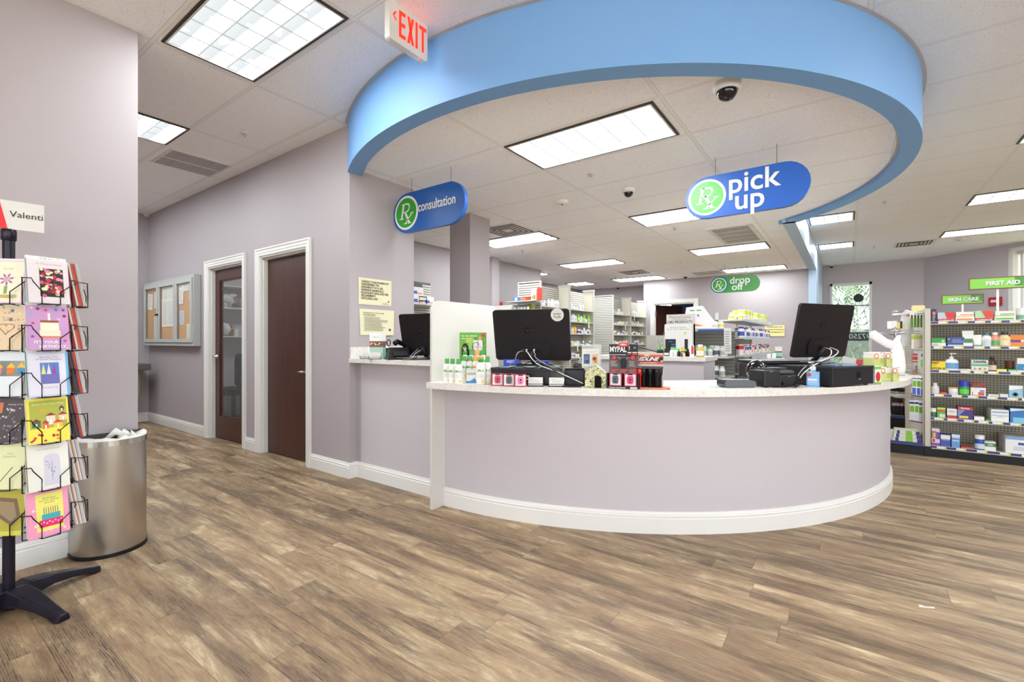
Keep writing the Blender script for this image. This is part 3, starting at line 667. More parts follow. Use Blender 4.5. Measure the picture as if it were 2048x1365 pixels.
def hang_sign(Y, pxl, pxr, ytop, ybot, wires, label, col, words, ring_first=True, th=.04, ringcol=GR, edge=None, zc=None, bluend=False):
    pc = (pxl + pxr) / 2; xl = atY(pxl, 400, Y)[0]; xr = atY(pxr, 400, Y)[0]; zt = atY(pc, ytop, Y)[1]; zb = atY(pc, ybot, Y)[1]
    xc, zc = (xl + xr) / 2, (zt + zb) / 2; W, H = xr - xl, zt - zb
    t = thing('hanging_sign', label, 'sign', (xc, Y, zc)); st = []
    for i in range(13): a = -PI / 2 + PI * i / 12; st.append((W / 2 - H / 2 + H / 2 * math.cos(a), H / 2 * math.sin(a)))
    for i in range(13): a = PI / 2 + PI * i / 12; st.append((-W / 2 + H / 2 + H / 2 * math.cos(a), H / 2 * math.sin(a)))
    MB().prismy(st, 0, th, mat(col, .35), True).build('panel', t, .003)
    mb = MB(); rc = (-W / 2 + H * .5, 0)
    if bluend: mb.prismy(circle_pts(rc[0] + .002, 0, H * .495, 40), -.0028, 0, mat((40, 84, 160), .35))
    mb.prismy(circle_pts(rc[0], rc[1], H * .43, 40), -.0036, 0, mat((238, 240, 240), .4)); mb.prismy(circle_pts(rc[0], rc[1], H * .375, 40), -.005, -.0036, mat(ringcol, .35))
    rx(mb, rc[0] + .0, rc[1], H * .44, -.006, mat((240, 240, 240), .4)); mb.build('roundel', t)
    mb = MB()
    for txt, size, fx, fz, al, *sx_ in words: mb.text(txt, size * H, -W / 2 + fx * W, fz * H, -.004, mat((238, 240, 240), .4), al, bold=size * H * .014, extrude=.001, sx=sx_[0] if sx_ else 1)
    mb.build('lettering', t)
    for px in wires: x = atY(px, 400, Y)[0] - xc; MB().tube([(x, th / 2, H / 2 - .01), (x, th / 2, ZI - zc)], .0016, M_DKMETAL, 5).at(x, th / 2, H / 2 - .012).lathe([(.006, 0), (.006, .03)], M_CHROME, 8).build('wire', t)
hang_sign(2.9, 787, 930, 374, 456, (820, 899), 'blue oval consultation sign hanging by the lavender wall', (24, 92, 176), [('consultation', .33, .375, .06, 'LEFT', .78)])
hang_sign(4.0, 1371, 1622, 337, 424, (1429.5, 1553), 'large blue oval pick up sign hanging over the round counter', (34, 98, 196), [('pick', .66, .37, .2, 'LEFT', .98), ('up', .66, .42, -.2, 'LEFT', .98)], ringcol=(88, 190, 78))
hang_sign(9.8, 1421, 1520, 551, 584, (1448, 1493), 'green oval drop off sign with blue end hanging far back', (32, 148, 40), [('drop', .58, .4, .2, 'LEFT'), ('off', .58, .44, -.2, 'LEFT')], bluend=True)
o = [c for c in bpy.data.objects if c.name.startswith('hanging_sign')][-1]
H_ = .36
# exit sign
ex = -2.02; pl = atX(779, 40, ex)[0]; pr_ = atX(855, 80, ex)[0]; zt = atX(855, 48, ex)[1]; zb = atX(842, 116, ex)[1]
t = thing('exit_sign', 'white EXIT sign with red letters and arrow, hanging before the blue band', 'exit sign', (ex, (pl + pr_) / 2, (zt + zb) / 2), PI / 2)
W, H = pr_ - pl, zt - zb
MB().prismy(rrect(W, H, .02), 0, .04, M_WHITEP).build('housing', t, .004)
MB().at(0, .02, H / 2).cbox(0, 0, .012, W * .42, .075, .025, M_WHITEP).build('ceiling_mount', t, .005).scale = (1, 1, max(1, (ZO - (zt + zb) / 2 - H / 2) / .024))
red = mat((250, 40, 20), .4, emit=.55); mb = MB()
def blk(x0, x1, z0, z1): mb.face(x0 * W, x1 * W, z0 * H, z1 * H, -.002, red)
blk(-.27, -.21, -.33, .33); blk(-.21, -.1, .23, .33); blk(-.21, -.11, -.05, .05); blk(-.21, -.1, -.33, -.23)
for s_ in (1, -1): mb.quad([(-.06 * W, -.002, s_ * .33 * H), (.005 * W, -.002, s_ * .33 * H), (.12 * W, -.002, -s_ * .33 * H), (.055 * W, -.002, -s_ * .33 * H)][:: s_], red)
blk(.16, .22, -.33, .33); blk(.33, .39, -.33, .23); blk(.26, .46, .23, .33)
mb.quad([(-.43 * W, -.002, .12 * H), (-.36 * W, -.002, .0), (-.33 * W, -.002, .03 * H), (-.39 * W, -.002, .12 * H), (-.33 * W, -.002, .21 * H), (-.36 * W, -.002, .24 * H)], red)
mb.build('lettering', t)
MB().sphere(.3 * W, .012, -H / 2 + .001, .004, mat((255, 60, 50), .3, emit=2), 8).build('indicator_light', t)

# ================================================================== hall: notice case, drinking fountain, office behind glass
cl, cr_ = atY(301, 620, YH)[0], atY(402, 620, YH)[0]; czb, czt = atY(402, 692, YH)[1] + .0, atY(402, 549, YH)[1]
t = thing('notice_case', 'grey metal glazed notice case with three cork panels on the hall wall', 'notice board', ((cl + cr_) / 2, YH - .004, (czb + czt) / 2))
W, H = cr_ - cl, czt - czb; GM = mat((182, 186, 184), .4); D_ = .075
mb = MB().box(-W / 2, W / 2, -.0149, 0, -H / 2, H / 2, GM)
for q in ((-W / 2, W / 2, -H / 2, -H / 2 + .04), (-W / 2, W / 2, H / 2 - .04, H / 2), (-W / 2, -W / 2 + .03, -H / 2 + .04, H / 2 - .04), (W / 2 - .03, W / 2, -H / 2 + .04, H / 2 - .04)): mb.box(q[0], q[1], -D_, -.015, q[2], q[3], GM)
mb.build('cabinet', t)
xs = [-W / 2 + .03, -W / 6 - .01, W / 6 + .01, W / 2 - .03]
MB().box(-W / 2 + .03, W / 2 - .03, -.052, -.015, -H / 2 + .04, H / 2 - .04, mat((206, 150, 84), .85)).build('cork_panel', t)
for i in range(3):
    a_, b_ = xs[i] + .004, xs[i + 1] - .004; f_ = .05; mb = MB()
    for q in ((a_, b_, -H / 2 + .045, -H / 2 + .09), (a_, b_, H / 2 - .09, H / 2 - .045), (a_, a_ + f_, -H / 2 + .09, H / 2 - .09), (b_ - f_, b_, -H / 2 + .09, H / 2 - .09)): mb.box(q[0], q[1], -D_ - .014, -D_ - .0006, q[2], q[3], mat((190, 192, 188), .35))
    dr = mb.build('door', t); MB().box(a_ + f_, b_ - f_, -D_ - .006, -D_ - .003, -H / 2 + .09, H / 2 - .09, mat((230, 235, 232), .04, alpha=.1)).build('pane', dr)
    if i < 2: MB().at(b_ - .02 if i == 0 else a_ + .02, -D_ - .012, -.02, 0, R(90)).lathe([(.012, 0), (.012, .02)], M_BLACK, 10).build('lock', dr)
cx0, cz0 = (cl + cr_) / 2, (czb + czt) / 2
def pinned(name, fx, fz, w_, h_, label, col=(238, 236, 228), tilt=0):
    o = MB().at(0, 0, 0, 0, 0, tilt); w_ *= 1.35; o.box(-w_ / 2, w_ / 2, -.0012, 0, -h_ / 2, h_ / 2, mat(col, .8)); o.lines(-w_ * .42, w_ * .42, -h_ * .42, h_ * .42, max(3, int(h_ / .022)), -.0016, mat((170, 168, 168), .8), .3)
    ob = o.build(name, None, 0, (cx0 + fx * W, YH - .054 - pinned.k * .0007, cz0 + fz * H)); pinned.k = (pinned.k + 1) % 14; return tag(ob, label, 'pinned paper', 'papers pinned in the notice case')
pinned.k = 0
PAN = {'left': -.33, 'middle': 0, 'right': .33}
for col, lst in {'left': [(-.07, .36, .14, .13, 'small grey sheet at the top left', (200, 200, 196)), (.05, .37, .15, .14, 'yellow note at the top right', (236, 226, 150)), (-.07, .2, .15, .22, 'tilted white sheet on the left edge'), (.07, .27, .12, .13, 'small white note below the yellow one'), (.07, .16, .12, .13, 'lower small white note'), (.07, -.26, .12, .38, 'long narrow sheet at the bottom right')],
                 'middle': [(-.05, .3, .2, .37, 'tall white sheet at the upper left'), (.06, .29, .19, .36, 'tall white sheet at the upper right'), (-.06, -.0, .19, .38, 'tall lower left sheet with print'), (.06, .0, .2, .38, 'tall lower right sheet')],
                 'right': [(-.08, .36, .12, .15, 'small sheet in the top row, left'), (.01, .37, .12, .15, 'small sheet in the top row, centre'), (.09, .31, .07, .28, 'narrow sheet at the top right edge'), (-.08, .22, .11, .2, 'sheet in the second row, left'), (.02, .22, .14, .17, 'sheet in the second row, centre'), (-.08, .06, .12, .18, 'sheet in the third row, left'), (-.08, -.09, .11, .18, 'bluish sheet in the lowest left spot', (206, 214, 226)), (.07, -.3, .15, .2, 'cream certificate near the bottom right', (232, 228, 200))]}.items():
    for q in lst: pinned('pinned_paper', PAN[col] + q[0], q[1], q[2], q[3], '%s, in the %s cork panel' % (q[4], col), q[5] if len(q) > 5 else (238, 236, 228), R(6) if 'tilted' in q[4] else 0)
# drinking fountain on the hall end wall
fy = atX(296, 730, -8.38)[0]
fy = 2.08
t = thing('drinking_fountain', 'wall mounted drinking fountain at the hall end', 'drinking fountain', (-8.38, fy, .9)); z0 = atX(290, 738, -8.3)[1] - .9
mb = MB().box(0, .45, -.24, .24, z0, z0 + .085, mat((120, 112, 104), .3, .8)); mb.build('basin', t, .012)
MB().prismz([(0, -.2), (.3, -.16), (.3, .16), (0, .2)], z0 - .38, z0, mat((160, 150, 120), .45)).build('apron', t, .02)
MB().tube([(.12, .12, z0 + .085), (.13, .12, z0 + .14), (.17, .12, z0 + .17), (.22, .12, z0 + .15)], .012, M_CHROME, 8).build('spout', t)
# office behind the glass door
struct('wall_office', MB().box(-8.0, -7.9, 2.55, 5, 0, ZO, M_WALL_DARK).box(-7.9, -5.37, 4.9, 5, 0, ZO, M_WALL_DARK).box(-7.9, -5.37, 2.55, 4.9, ZI, ZI + .05, M_TRIM))
troffer(-6.7, -6.1, 3.5, 4.1, ZI, M_DIFF, 3, 3, 'added fill light, unseen inside the office behind the glass door')  # added lamp out of sight, sized to set the office brightness
sx = -7.62
def zat(px, py): return atX(px, py, sx)
for (py, lab) in ((571, 'highest white wall shelf behind the glass door'), (615, 'middle white wall shelf behind the glass door'), (672, 'lowest white wall shelf behind the glass door')):
    z = zat(465, py)[1]; tag(MB().box(-.28, 0, -.95, .95, -.02, 0, M_TRIM).build('wall_shelf', None, 0, (sx, 3.55, z)), lab, 'shelf')
z2, z3 = zat(465, 615)[1], zat(465, 672)[1]
y_, _ = zat(458, 600)
mb = MB(); mb.tube([(0, -.16, .1), (0, -.1, .13), (0, .0, .14), (0, .06, .12), (0, .1, .07)], [.02, .06, .075, .06, .03], M_WHITEP, 10); mb.tube([(0, .02, .15), (0, .1, .19), (0, .16, .2)], [.05, .035, .012], M_WHITEP, 8); mb.tube([(0, -.1, .1), (0, -.14, .03)], [.03, .03], M_WHITEP, 8); mb.tube([(0, .06, .08), (0, .1, .0)], [.02, .004], M_WHITEP, 8); mb.tube([(0, -.02, .1), (0, 0, 0)], [.03, .03], M_WHITEP, 8)
tag(mb.build('wrapped_figurine', None, 0, (sx - .12, y_, z2 + .002)), 'white wrapped figurine on the middle office shelf', 'figurine')
y_, _ = zat(484, 600)
tag(MB().lathe([(.05, 0), (.07, .08), (.075, .15), (.07, .15), (.06, .02)], mat((190, 160, 120), .8), 12).build('woven_pot', None, 0, (sx - .12, y_ + .06, z2 + .001)), 'small tan pot on the middle office shelf', 'pot')
y_, _ = zat(455, 600); mb = MB().at(0, 0, .105); mb.lathe([(.001, -.1), (.06, -.085), (.1, 0), (.06, .085), (.001, .1)], M_WHITEP, 14); mb.at(0, 0, 0).box(-.05, .05, -.06, .06, 0, .02, mat((60, 110, 60), .6))
tag(mb.build('white_ball_ornament', None, 0, (sx - .12, y_, z3 + .001)), 'round white ornament on the lowest office shelf', 'ornament')
for k, (px, c, lab) in enumerate(((468, (140, 95, 60), 'brown carved figure beside the round ornament'), (478, (226, 222, 210), 'white mug with dark mark on the lowest office shelf'))):
    y_, _ = zat(px, 600); mb = MB().lathe([(.05, 0), (.045, .05), (.05, .1), (.035, .11)], mat(c, .5), 12)
    if k == 0: mb.sphere(0, 0, .14, .035, mat(c, .6), 10)
    tag(mb.build('small_figure' if k == 0 else 'mug', None, 0, (sx - .12, y_, z3 + .001)), lab, 'figure' if k == 0 else 'mug')
# office chair and desk seen low through the glass
y_ = 3.35
t = thing('office_chair', 'black office chair behind the glass door', 'chair', (-7.0, 3.0, -.0), R(30)); SB = mat((26, 26, 30), .7)
MB().prismz(rrect(.46, .46, .08), .44, .52, SB).build('seat', t, .02); MB().at(.2, 0, .78, PI / 2).prismy(rrect(.42, .46, .09), -.03, .03, SB).build('backrest', t, .015)
MB().lathe([(.03, .08), (.03, .44)], M_DKMETAL, 10).build('gas_column', t)
for k in range(5): a = k * 2 * PI / 5; MB().tube([(0, 0, .1), (.28 * math.cos(a), .28 * math.sin(a), .06)], .018, M_BLACK, 6).at(.28 * math.cos(a), .28 * math.sin(a), 0).sphere(0, 0, .028, .027, M_BLACK, 8).build('leg', t)
for s_ in (-1, 1): MB().tube([(.05, s_ * .24, .46), (.02, s_ * .27, .62), (-.14, s_ * .27, .64)], .016, M_BLACK, 6).build('armrest', t)
t = thing('office_desk', 'office desk with papers edge seen through the glass door', 'desk', (-7.15, 3.75, 0)); MB().box(-.55, .55, -.4, .4, .72, .75, M_WHITE).build('tabletop', t)
for a_ in (-.5, .5):
    for b_ in (-.35, .35): MB().box(a_ - .02, a_ + .02, b_ - .02, b_ + .02, 0, .72, M_DKMETAL).build('leg', t)

# ================================================================== half-round bin beside the wall
t = thing('waste_bin', 'half-round brushed steel bin with white liner against the left wall', 'bin', (XW + .022, .805, 0))
def hb(rx_, ry_, n=24): return [(0, -ry_)] + [(rx_ * math.sin(PI * i / n) ** .8 * 1, -ry_ * math.cos(PI * i / n)) for i in range(1, n)] + [(0, ry_)]
BHh = .635
MB().prismz(hb(.205, .172), 0, .02, M_BLACK, True).build('base_ring', t)
MB().prismz(hb(.2, .168), .02, BHh - .03, M_STEEL, True).build('body', t)
o_, i_ = hb(.204, .171), hb(.196, .163); mb = MB(); N = len(o_)
mb.add([(x, y, BHh - .03) for x, y in o_] + [(x, y, BHh) for x, y in o_] + [(x, y, BHh) for x, y in i_] + [(x, y, BHh - .03) for x, y in i_], [(j * N + i, j * N + (i + 1) % N, ((j + 1) % 4) * N + (i + 1) % N, ((j + 1) % 4) * N + i) for j in range(4) for i in range(N)], mat((200, 196, 188), .25, 1)); mb.build('rim', t)
random.seed(3); mb = MB(); vs = []; M_ = 26; ln = hb(.21, .176, M_ - 1)
for j, (f_, z) in enumerate(((1.01, BHh - .02), (1.0, BHh + .006), (.8, BHh + .004), (.55, BHh - .03))):
    for x, y in ln: vs.append((x * f_ * .95 + .002, y * f_ * .95, z + random.uniform(-.004, .012)))
N = len(ln); mb.add(vs, [(j * N + i, j * N + (i + 1) % N, (j + 1) * N + (i + 1) % N, (j + 1) * N + i) for j in range(3) for i in range(N)], mat((236, 234, 230), .5), True)
for q in range(3): mb.tube([(.05 + .03 * q, -.02 + .05 * q, BHh - .01), (.07 + .03 * q, .02 + .03 * q, BHh + .03 - .006 * q), (.12, .06 + .02 * q, BHh + .0)], [.01, .022, .006], mat((236, 234, 230), .5), 7)
mb.build('liner', t)

# ================================================================== greeting card spinner
c = (-3.0, .36); t = thing('card_spinner', 'black wire spinner rack of greeting cards on four curved feet', 'card rack', (c[0], c[1], 0)); RK = t
BP = mat((26, 22, 34), .3)
MB().lathe([(.0205, .08), (.0205, 1.62)], BP, 20).build('pole', t); MB().lathe([(.0205, 1.62), (.025, 1.625), (.026, 1.66), (.024, 1.672), (0.001, 1.672)], BP, 20).build('pole_cap', t)
for k in range(4):
    a = R(20 + 90 * k); L = .35; mb = MB().at(0, 0, 0, a); secs = []
    prof = [(.0, .045, .085, .0), (.06, .05, .1, .03), (.14, .046, .088, .045), (.22, .036, .066, .034), (.29, .028, .046, .015), (L - .03, .026, .036, 0), (L, .025, .03, 0)]
    vs = []
    for x, hw, zt2, zb2 in prof: vs += [(x, -hw, zb2), (x, hw, zb2), (x, hw * .75, zt2), (x, -hw * .75, zt2)]
    fs = [(i * 4 + j, i * 4 + (j + 1) % 4, i * 4 + 4 + (j + 1) % 4, i * 4 + 4 + j) for i in range(len(prof) - 1) for j in range(4)] + [(0, 3, 2, 1), tuple(range(len(vs) - 4, len(vs)))]
    mb.add(vs, fs, BP); mb.build('foot', t, .006)
WIRE = mat((18, 17, 20), .35, .4); CWd, CHt = .13, .188
SIDES = {'front': ((-2.742, .447), R(8 + 90)), 'right': ((-2.86, .575), R(84 + 90)), 'left': ((-2.885, .336), R(-46 + 90))}
rows = [1.335 - .196 * k for k in range(6)]       # bottom height of each pocket
def pocket(side, z, k):
    (x, y), rz = SIDES[side]; mb = MB(); mb.M = Matrix.Translation((x - c[0], y - c[1], z)) @ Matrix.Rotation(rz, 4, 'Z'); r_ = .0021; w_ = CWd / 2 + .006; d0, d1 = -.012, .04
    mb.tube([(-w_ - .012, d0 + .02, .105), (-w_ + .012, d0, .105), (-w_ + .018, d0, .09), (-.028, d0 - .004, .052), (-.028, d0 - .004, 0), (-.028, d1, -.004)], r_, WIRE, 5)
    mb.tube([(w_ + .004, d0 + .03, .112), (w_ - .004, d0, .085), (.03, d0 - .004, .052), (.03, d0 - .004, 0), (.03, d1, -.004)], r_, WIRE, 5)
    mb.tube([(-.028, d0 - .004, 0), (.03, d0 - .004, 0)], r_, WIRE, 5); mb.tube([(-w_, d1, -.004), (w_, d1, -.004), (w_, d1, .02)], r_, WIRE, 5); mb.tube([(-w_, d1, -.004), (-w_, d1 + .003, .11), (-w_ - .012, d0 + .02, .105)], r_, WIRE, 5)
    mb.tube([(0, d1, -.004), (0, .1, .0)], r_ * 1.6, WIRE, 5)
    mb.tube([(w_ + .004, d0 + .03, .112), (w_ + .02, d0 + .035, .112), (w_ + .022, d0 + .03, .1), (w_ + .014, d0 + .022, .092)], r_, WIRE, 5)
    mb.build('wire_pocket', RK)
for s_ in SIDES:
    for z in rows: pocket(s_, z, 0)
# greeting cards: each front card has its own cover design
def card(side, row, depthk, cover, label, tilt=-R(9), dz=0, group=None):
    (x, y), rz = SIDES[side]; M0 = Matrix.Translation((x, y, rows[row])) @ Matrix.Rotation(rz, 4, 'Z'); gap = .013 if side == 'right' else .0062; p = M0 @ Vector((0, -.008 + gap * depthk, .004 + dz))
    mb = MB().box(-CWd / 2, CWd / 2, 0, .0035 + .003 * cover.get('fat', 0), 0, CHt, mat(cover.get('bg', (240, 238, 230)), .45)).box(-CWd / 2 + .002, CWd / 2 - .002, .0036 + .003 * cover.get('fat', 0), .0052 + .006 * cover.get('fat', 0), .001, CHt + .003, mat(cover.get('env', (242, 240, 234)), .6))
    o = mb.build('greeting_card', None, 0, tuple(p)); o.rotation_euler = (tilt, 0, rz); tag(o, label, 'greeting card', group or 'greeting cards in the spinner rack')
    if 'art' in cover: a = MB(); cover['art'](a); a.build('cover_art', o)
    return o
def U(mb, x0, x1, z0, z1, col, y=-.0006): mb.face((x0 - .5) * CWd, (x1 - .5) * CWd, z0 * CHt, z1 * CHt, y, mat(col, .5))
def disc(mb, x, z, r_, col, y=-.001, n=12, sx=1): mb.quad([((x - .5) * CWd + r_ * sx * math.cos(2 * PI * i / n), y, z * CHt + r_ * math.sin(2 * PI * i / n)) for i in range(n)], mat(col, .5))
def star(mb, x, z, r_, col, y=-.001): mb.quad([((x - .5) * CWd + (r_ if i % 2 == 0 else r_ * .45) * math.sin(PI * i / 5), y, z * CHt + (r_ if i % 2 == 0 else r_ * .45) * math.cos(PI * i / 5)) for i in range(9, -1, -1)], mat(col, .5))
def T(mb, s_, size, x, z, col=(90, 80, 90), shear=0, bold=0, y=-.0012, al='CENTER'): mb.text(s_, size, (x - .5) * CWd, z * CHt, y, mat(col, .6), al, shear, bold)
rn = random.Random(5)
def a_roses(m):
    U(m, .04, .96, .03, .97, (232, 222, 226)); T(m, 'In Time of Need', .012, .52, .9, (170, 160, 165), .3); U(m, .28, .86, .15, .8, (46, 56, 36), -.0008)
    for i in range(70): disc(m, rn.uniform(.31, .83), rn.uniform(.17, .78), rn.uniform(.004, .0085), rn.choice([(170, 20, 60), (214, 90, 130), (230, 150, 176), (232, 228, 170), (120, 14, 44), (240, 235, 210), (190, 50, 90)]), -.001 - i * .00002, 8)
def a_bday(m):
    U(m, 0, 1, 0, 1, (206, 158, 208)); T(m, "IT'S YOUR", .017, .42, .17, (240, 235, 240), 0, .0006); T(m, 'BIRTHDAY..', .018, .6, .07, (240, 236, 240), 0, .0006)
    for x, z, cl_ in ((.12, .95, (220, 220, 220)), (.45, .9, (220, 50, 100)), (.88, .92, (130, 50, 130)), (.13, .6, (214, 60, 110)), (.1, .3, (140, 60, 140)), (.88, .2, (220, 70, 120)), (.75, .7, (210, 200, 215))): star(m, x, z, .008, cl_)
    for x, z, cl_ in ((.26, .93, (150, 40, 120)), (.7, .92, (50, 140, 200)), (.1, .8, (120, 190, 220)), (.9, .78, (150, 30, 110))): disc(m, x, z, .006, cl_)
    U(m, .3, .75, .42, .64, (246, 240, 214), -.0009); U(m, .27, .78, .3, .44, (240, 232, 206), -.001); U(m, .3, .75, .62, .67, (150, 80, 50), -.0011); U(m, .25, .8, .27, .31, (230, 130, 100), -.0011); U(m, .49, .55, .66, .84, (246, 244, 236), -.0009)
def a_sail(m):
    U(m, .03, .93, .03, .97, (226, 224, 240)); U(m, .93, 1, 0, 1, (110, 180, 226)); T(m, 'Another Year\nof Good Thoughts', .011, .52, .86, (130, 120, 150), .3); U(m, .3, .76, .28, .76, (90, 130, 200), -.0008); U(m, .3, .76, .28, .5, (110, 110, 180), -.001)
    for x, cl_ in ((.37, (226, 230, 130)), (.5, (220, 224, 236)), (.63, (170, 60, 160))): m.quad([((x - .05 - .5) * CWd, -.0013, .5 * CHt), ((x + .06 - .5) * CWd, -.0013, .5 * CHt), ((x + .01 - .5) * CWd, -.0013, .74 * CHt)], mat(cl_, .5))
    T(m, 'have a great day', .008, .5, .2, (160, 150, 175), .3)
def a_house(m):
    U(m, 0, 1, 0, 1, (250, 232, 90)); U(m, .05, .95, .33, .95, (176, 182, 70), -.0008); T(m, 'Enjoy Your New Place', .011, .5, .87, (240, 240, 180), .3); disc(m, .36, .73, .007, (240, 160, 40))
    for x, z, w_, h_, cl_, rf in ((.2, .42, .2, .12, (70, 120, 70), (140, 40, 40)), (.55, .5, .22, .2, (240, 220, 200), (150, 60, 40)), (.42, .38, .14, .12, (240, 110, 50), (180, 50, 40)), (.85, .54, .2, .12, (240, 200, 170), (160, 50, 50)), (.72, .38, .22, .1, (250, 200, 60), (220, 60, 50)), (.83, .72, .12, .05, (60, 110, 80), (130, 30, 40))):
        U(m, x - w_ / 2, x + w_ / 2, z - h_ / 2, z + h_ / 2, cl_, -.001); m.quad([((x - w_ * .65 - .5) * CWd, -.0012, (z + h_ / 2) * CHt), ((x + w_ * .65 - .5) * CWd, -.0012, (z + h_ / 2) * CHt), ((x - .5) * CWd, -.0012, (z + h_ / 2 + .07) * CHt)], mat(rf, .5)); U(m, x - .02, x + .02, z - h_ / 2, z + .02, (250, 250, 240), -.0014)
    for i in range(12): disc(m, rn.uniform(.06, .95), rn.uniform(.04, .28), .005, rn.choice([(220, 70, 50), (240, 150, 130), (200, 60, 90)]))
def a_sym(m):
    U(m, .02, .98, .02, .98, (236, 234, 226)); m.prismy([((a - .5) * CWd, b * CHt) for a, b in [(.38, .08), (.78, .08), (.78, .66)] + [(.58 + .2 * math.cos(R(18 * i)), .66 + .12 * math.sin(R(18 * i))) for i in range(1, 10)] + [(.38, .66)]], -.001, -.0006, mat((214, 212, 226), .6))
    m.tube([((.58 - .5) * CWd, -.0016, .18 * CHt), ((.58 - .5) * CWd, -.0016, .62 * CHt)], .0005, mat((130, 130, 160), .6), 4)
    for i in range(14): disc(m, .58 + rn.uniform(-.14, .14), rn.uniform(.3, .66), .0025, (160, 160, 190), -.0014)
    T(m, 'With Deepest Sympathy', .008, .5, .9, (180, 178, 180), .3)
def a_cake(m):
    U(m, 0, 1, 0, 1, (244, 158, 190))
    for i in range(16): disc(m, rn.uniform(.05, .95), rn.uniform(.04, .97), .005, (250, 220, 230), -.0008)
    U(m, .2, .86, .12, .94, (240, 232, 120), -.001); T(m, 'Birthdays\nare for wishes\nand fun', .011, .52, .78, (120, 130, 90), .2)
    U(m, .26, .84, .2, .36, (232, 40, 110), -.0013); U(m, .33, .78, .36, .48, (60, 170, 180), -.0013)
    for i in range(7): U(m, .38 + i * .055, .395 + i * .055, .48, .62, rn.choice([(30, 120, 130), (180, 40, 60), (80, 80, 90)]), -.0014); disc(m, .39 + i * .055, .645, .002, (250, 200, 60))
    for i in range(8): disc(m, .3 + i * .07, .28 + .03 * (i % 2), .003, (250, 200, 215), -.0015)
def a_lily(m):
    U(m, .06, .96, .03, .97, (244, 240, 214)); T(m, 'Get Well', .01, .5, .8, (180, 170, 170), .3)
    for i in range(7): a = 2 * PI * i / 7 + .3; m.quad([((.5 - .5) * CWd, -.0012, .55 * CHt), (.02 * math.cos(a - .25), -.0012, .55 * CHt + .02 * math.sin(a - .25)), (.03 * math.cos(a), -.0012, .55 * CHt + .03 * math.sin(a)), (.02 * math.cos(a + .25), -.0012, .55 * CHt + .02 * math.sin(a + .25))], mat((176, 120, 186), .5))
    disc(m, .5, .55, .005, (240, 170, 90), -.0015); U(m, .3, .85, .12, .2, (236, 214, 130)); U(m, .45, .55, .22, .4, (150, 190, 110)); U(m, 0, .05, 0, 1, (220, 150, 210))
def a_shell(m):
    U(m, 0, 1, 0, 1, (226, 204, 168)); 
    for i in range(26): disc(m, rn.uniform(.05, .95), rn.uniform(.03, .98), rn.uniform(.003, .007), rn.choice([(206, 176, 130), (240, 224, 190), (190, 150, 110), (150, 120, 150)]), -.0008, 8)
    m.tube([(.03 * math.sin(R(i * 20)) ** 3, -.0012, .5 * CHt + .012 * (math.cos(R(i * 20)) * 1.9 - .6 * math.cos(R(i * 40)))) for i in range(18)], .0018, mat((190, 140, 100), .5), 5, True); star(m, .3, .2, .014, (110, 90, 150)); star(m, .6, .9, .011, (80, 130, 160)); T(m, 'Happy\nAnniversary', .01, .55, .7, (120, 100, 100), .3)
def a_bird(m):
    U(m, 0, 1, 0, 1, (226, 232, 236)); U(m, .05, 1, .45, .8, (96, 130, 60)); 
    for x, cl_ in ((.25, (236, 120, 150)), (.6, (240, 120, 40)), (.9, (70, 150, 200))): U(m, x - .1, x + .1, .5, .64, cl_, -.001); m.quad([((x - .14 - .5) * CWd, -.0012, .64 * CHt), ((x + .14 - .5) * CWd, -.0012, .64 * CHt), ((x - .5) * CWd, -.0012, .76 * CHt)], mat((240, 190, 60), .5))
def a_garden(m):
    U(m, 0, 1, 0, 1, (70, 60, 66))
    for i in range(60): disc(m, rn.uniform(.04, .96), rn.uniform(.03, .8), rn.uniform(.003, .006), rn.choice([(110, 130, 80), (150, 120, 170), (220, 220, 200), (90, 100, 70), (190, 160, 200)]), -.0008 - i * .00001, 7)
    U(m, .14, .36, .66, .9, (200, 120, 70), -.0018); T(m, 'Thinking of You', .009, .7, .85, (230, 220, 200), .3)
def a_leaf(m):
    U(m, .03, .97, .02, .98, (226, 228, 180)); T(m, 'With\nSympathy', .013, .55, .75, (180, 184, 130), .3)
    for i in range(12): m.tube([((.3 - .5) * CWd + .004 * i, -.0014, .1 * CHt + .006 * i), ((.3 - .5) * CWd + .004 * i + .006, -.0014, .1 * CHt + .006 * i + .006)], .0012, mat((90, 96, 70), .6), 4)
def a_gold(m):
    U(m, 0, 1, 0, 1, (178, 168, 50)); m.quad([((a - .5) * CWd, -.001, b * CHt) for a, b in ((.1, .5), (.7, .2), (.92, .4), (.75, .8), (.15, .85))], mat((110, 84, 60), .5)); m.quad([((a - .5) * CWd, -.0012, b * CHt) for a, b in ((.2, .54), (.66, .3), (.8, .42), (.68, .72), (.24, .76))], mat((150, 130, 96), .5)); U(m, 0, 1, 0, .1, (210, 206, 80), -.0009)
FR = [(a_roses, 'card with a photo of pink and red roses', (232, 222, 226)), (a_bday, "lilac card with a cake reading IT'S YOUR BIRTHDAY", (206, 158, 208)), (a_sail, 'pale card with painted sailboats', (200, 216, 236)), (a_house, 'yellow card with little houses and flowers', (246, 236, 120)), (a_sym, 'cream sympathy card with an arched flower panel', (238, 236, 228)), (a_cake, 'pink card with a teal and pink birthday cake', (244, 190, 210))]
LF = [(a_lily, 'card with a purple flower', (236, 200, 226)), (a_shell, 'sandy card with shells and a heart', (226, 204, 168)), (a_bird, 'card with orange and pink birdhouses', (226, 232, 236)), (a_garden, 'dark card with a flower garden', (90, 80, 84)), (a_leaf, 'pale green card with a dark sprig', (226, 228, 180)), (a_gold, 'olive gold card with a brown plaque', (178, 168, 50))]
RW = ['topmost', 'second', 'third', 'fourth', 'fifth', 'lowest']
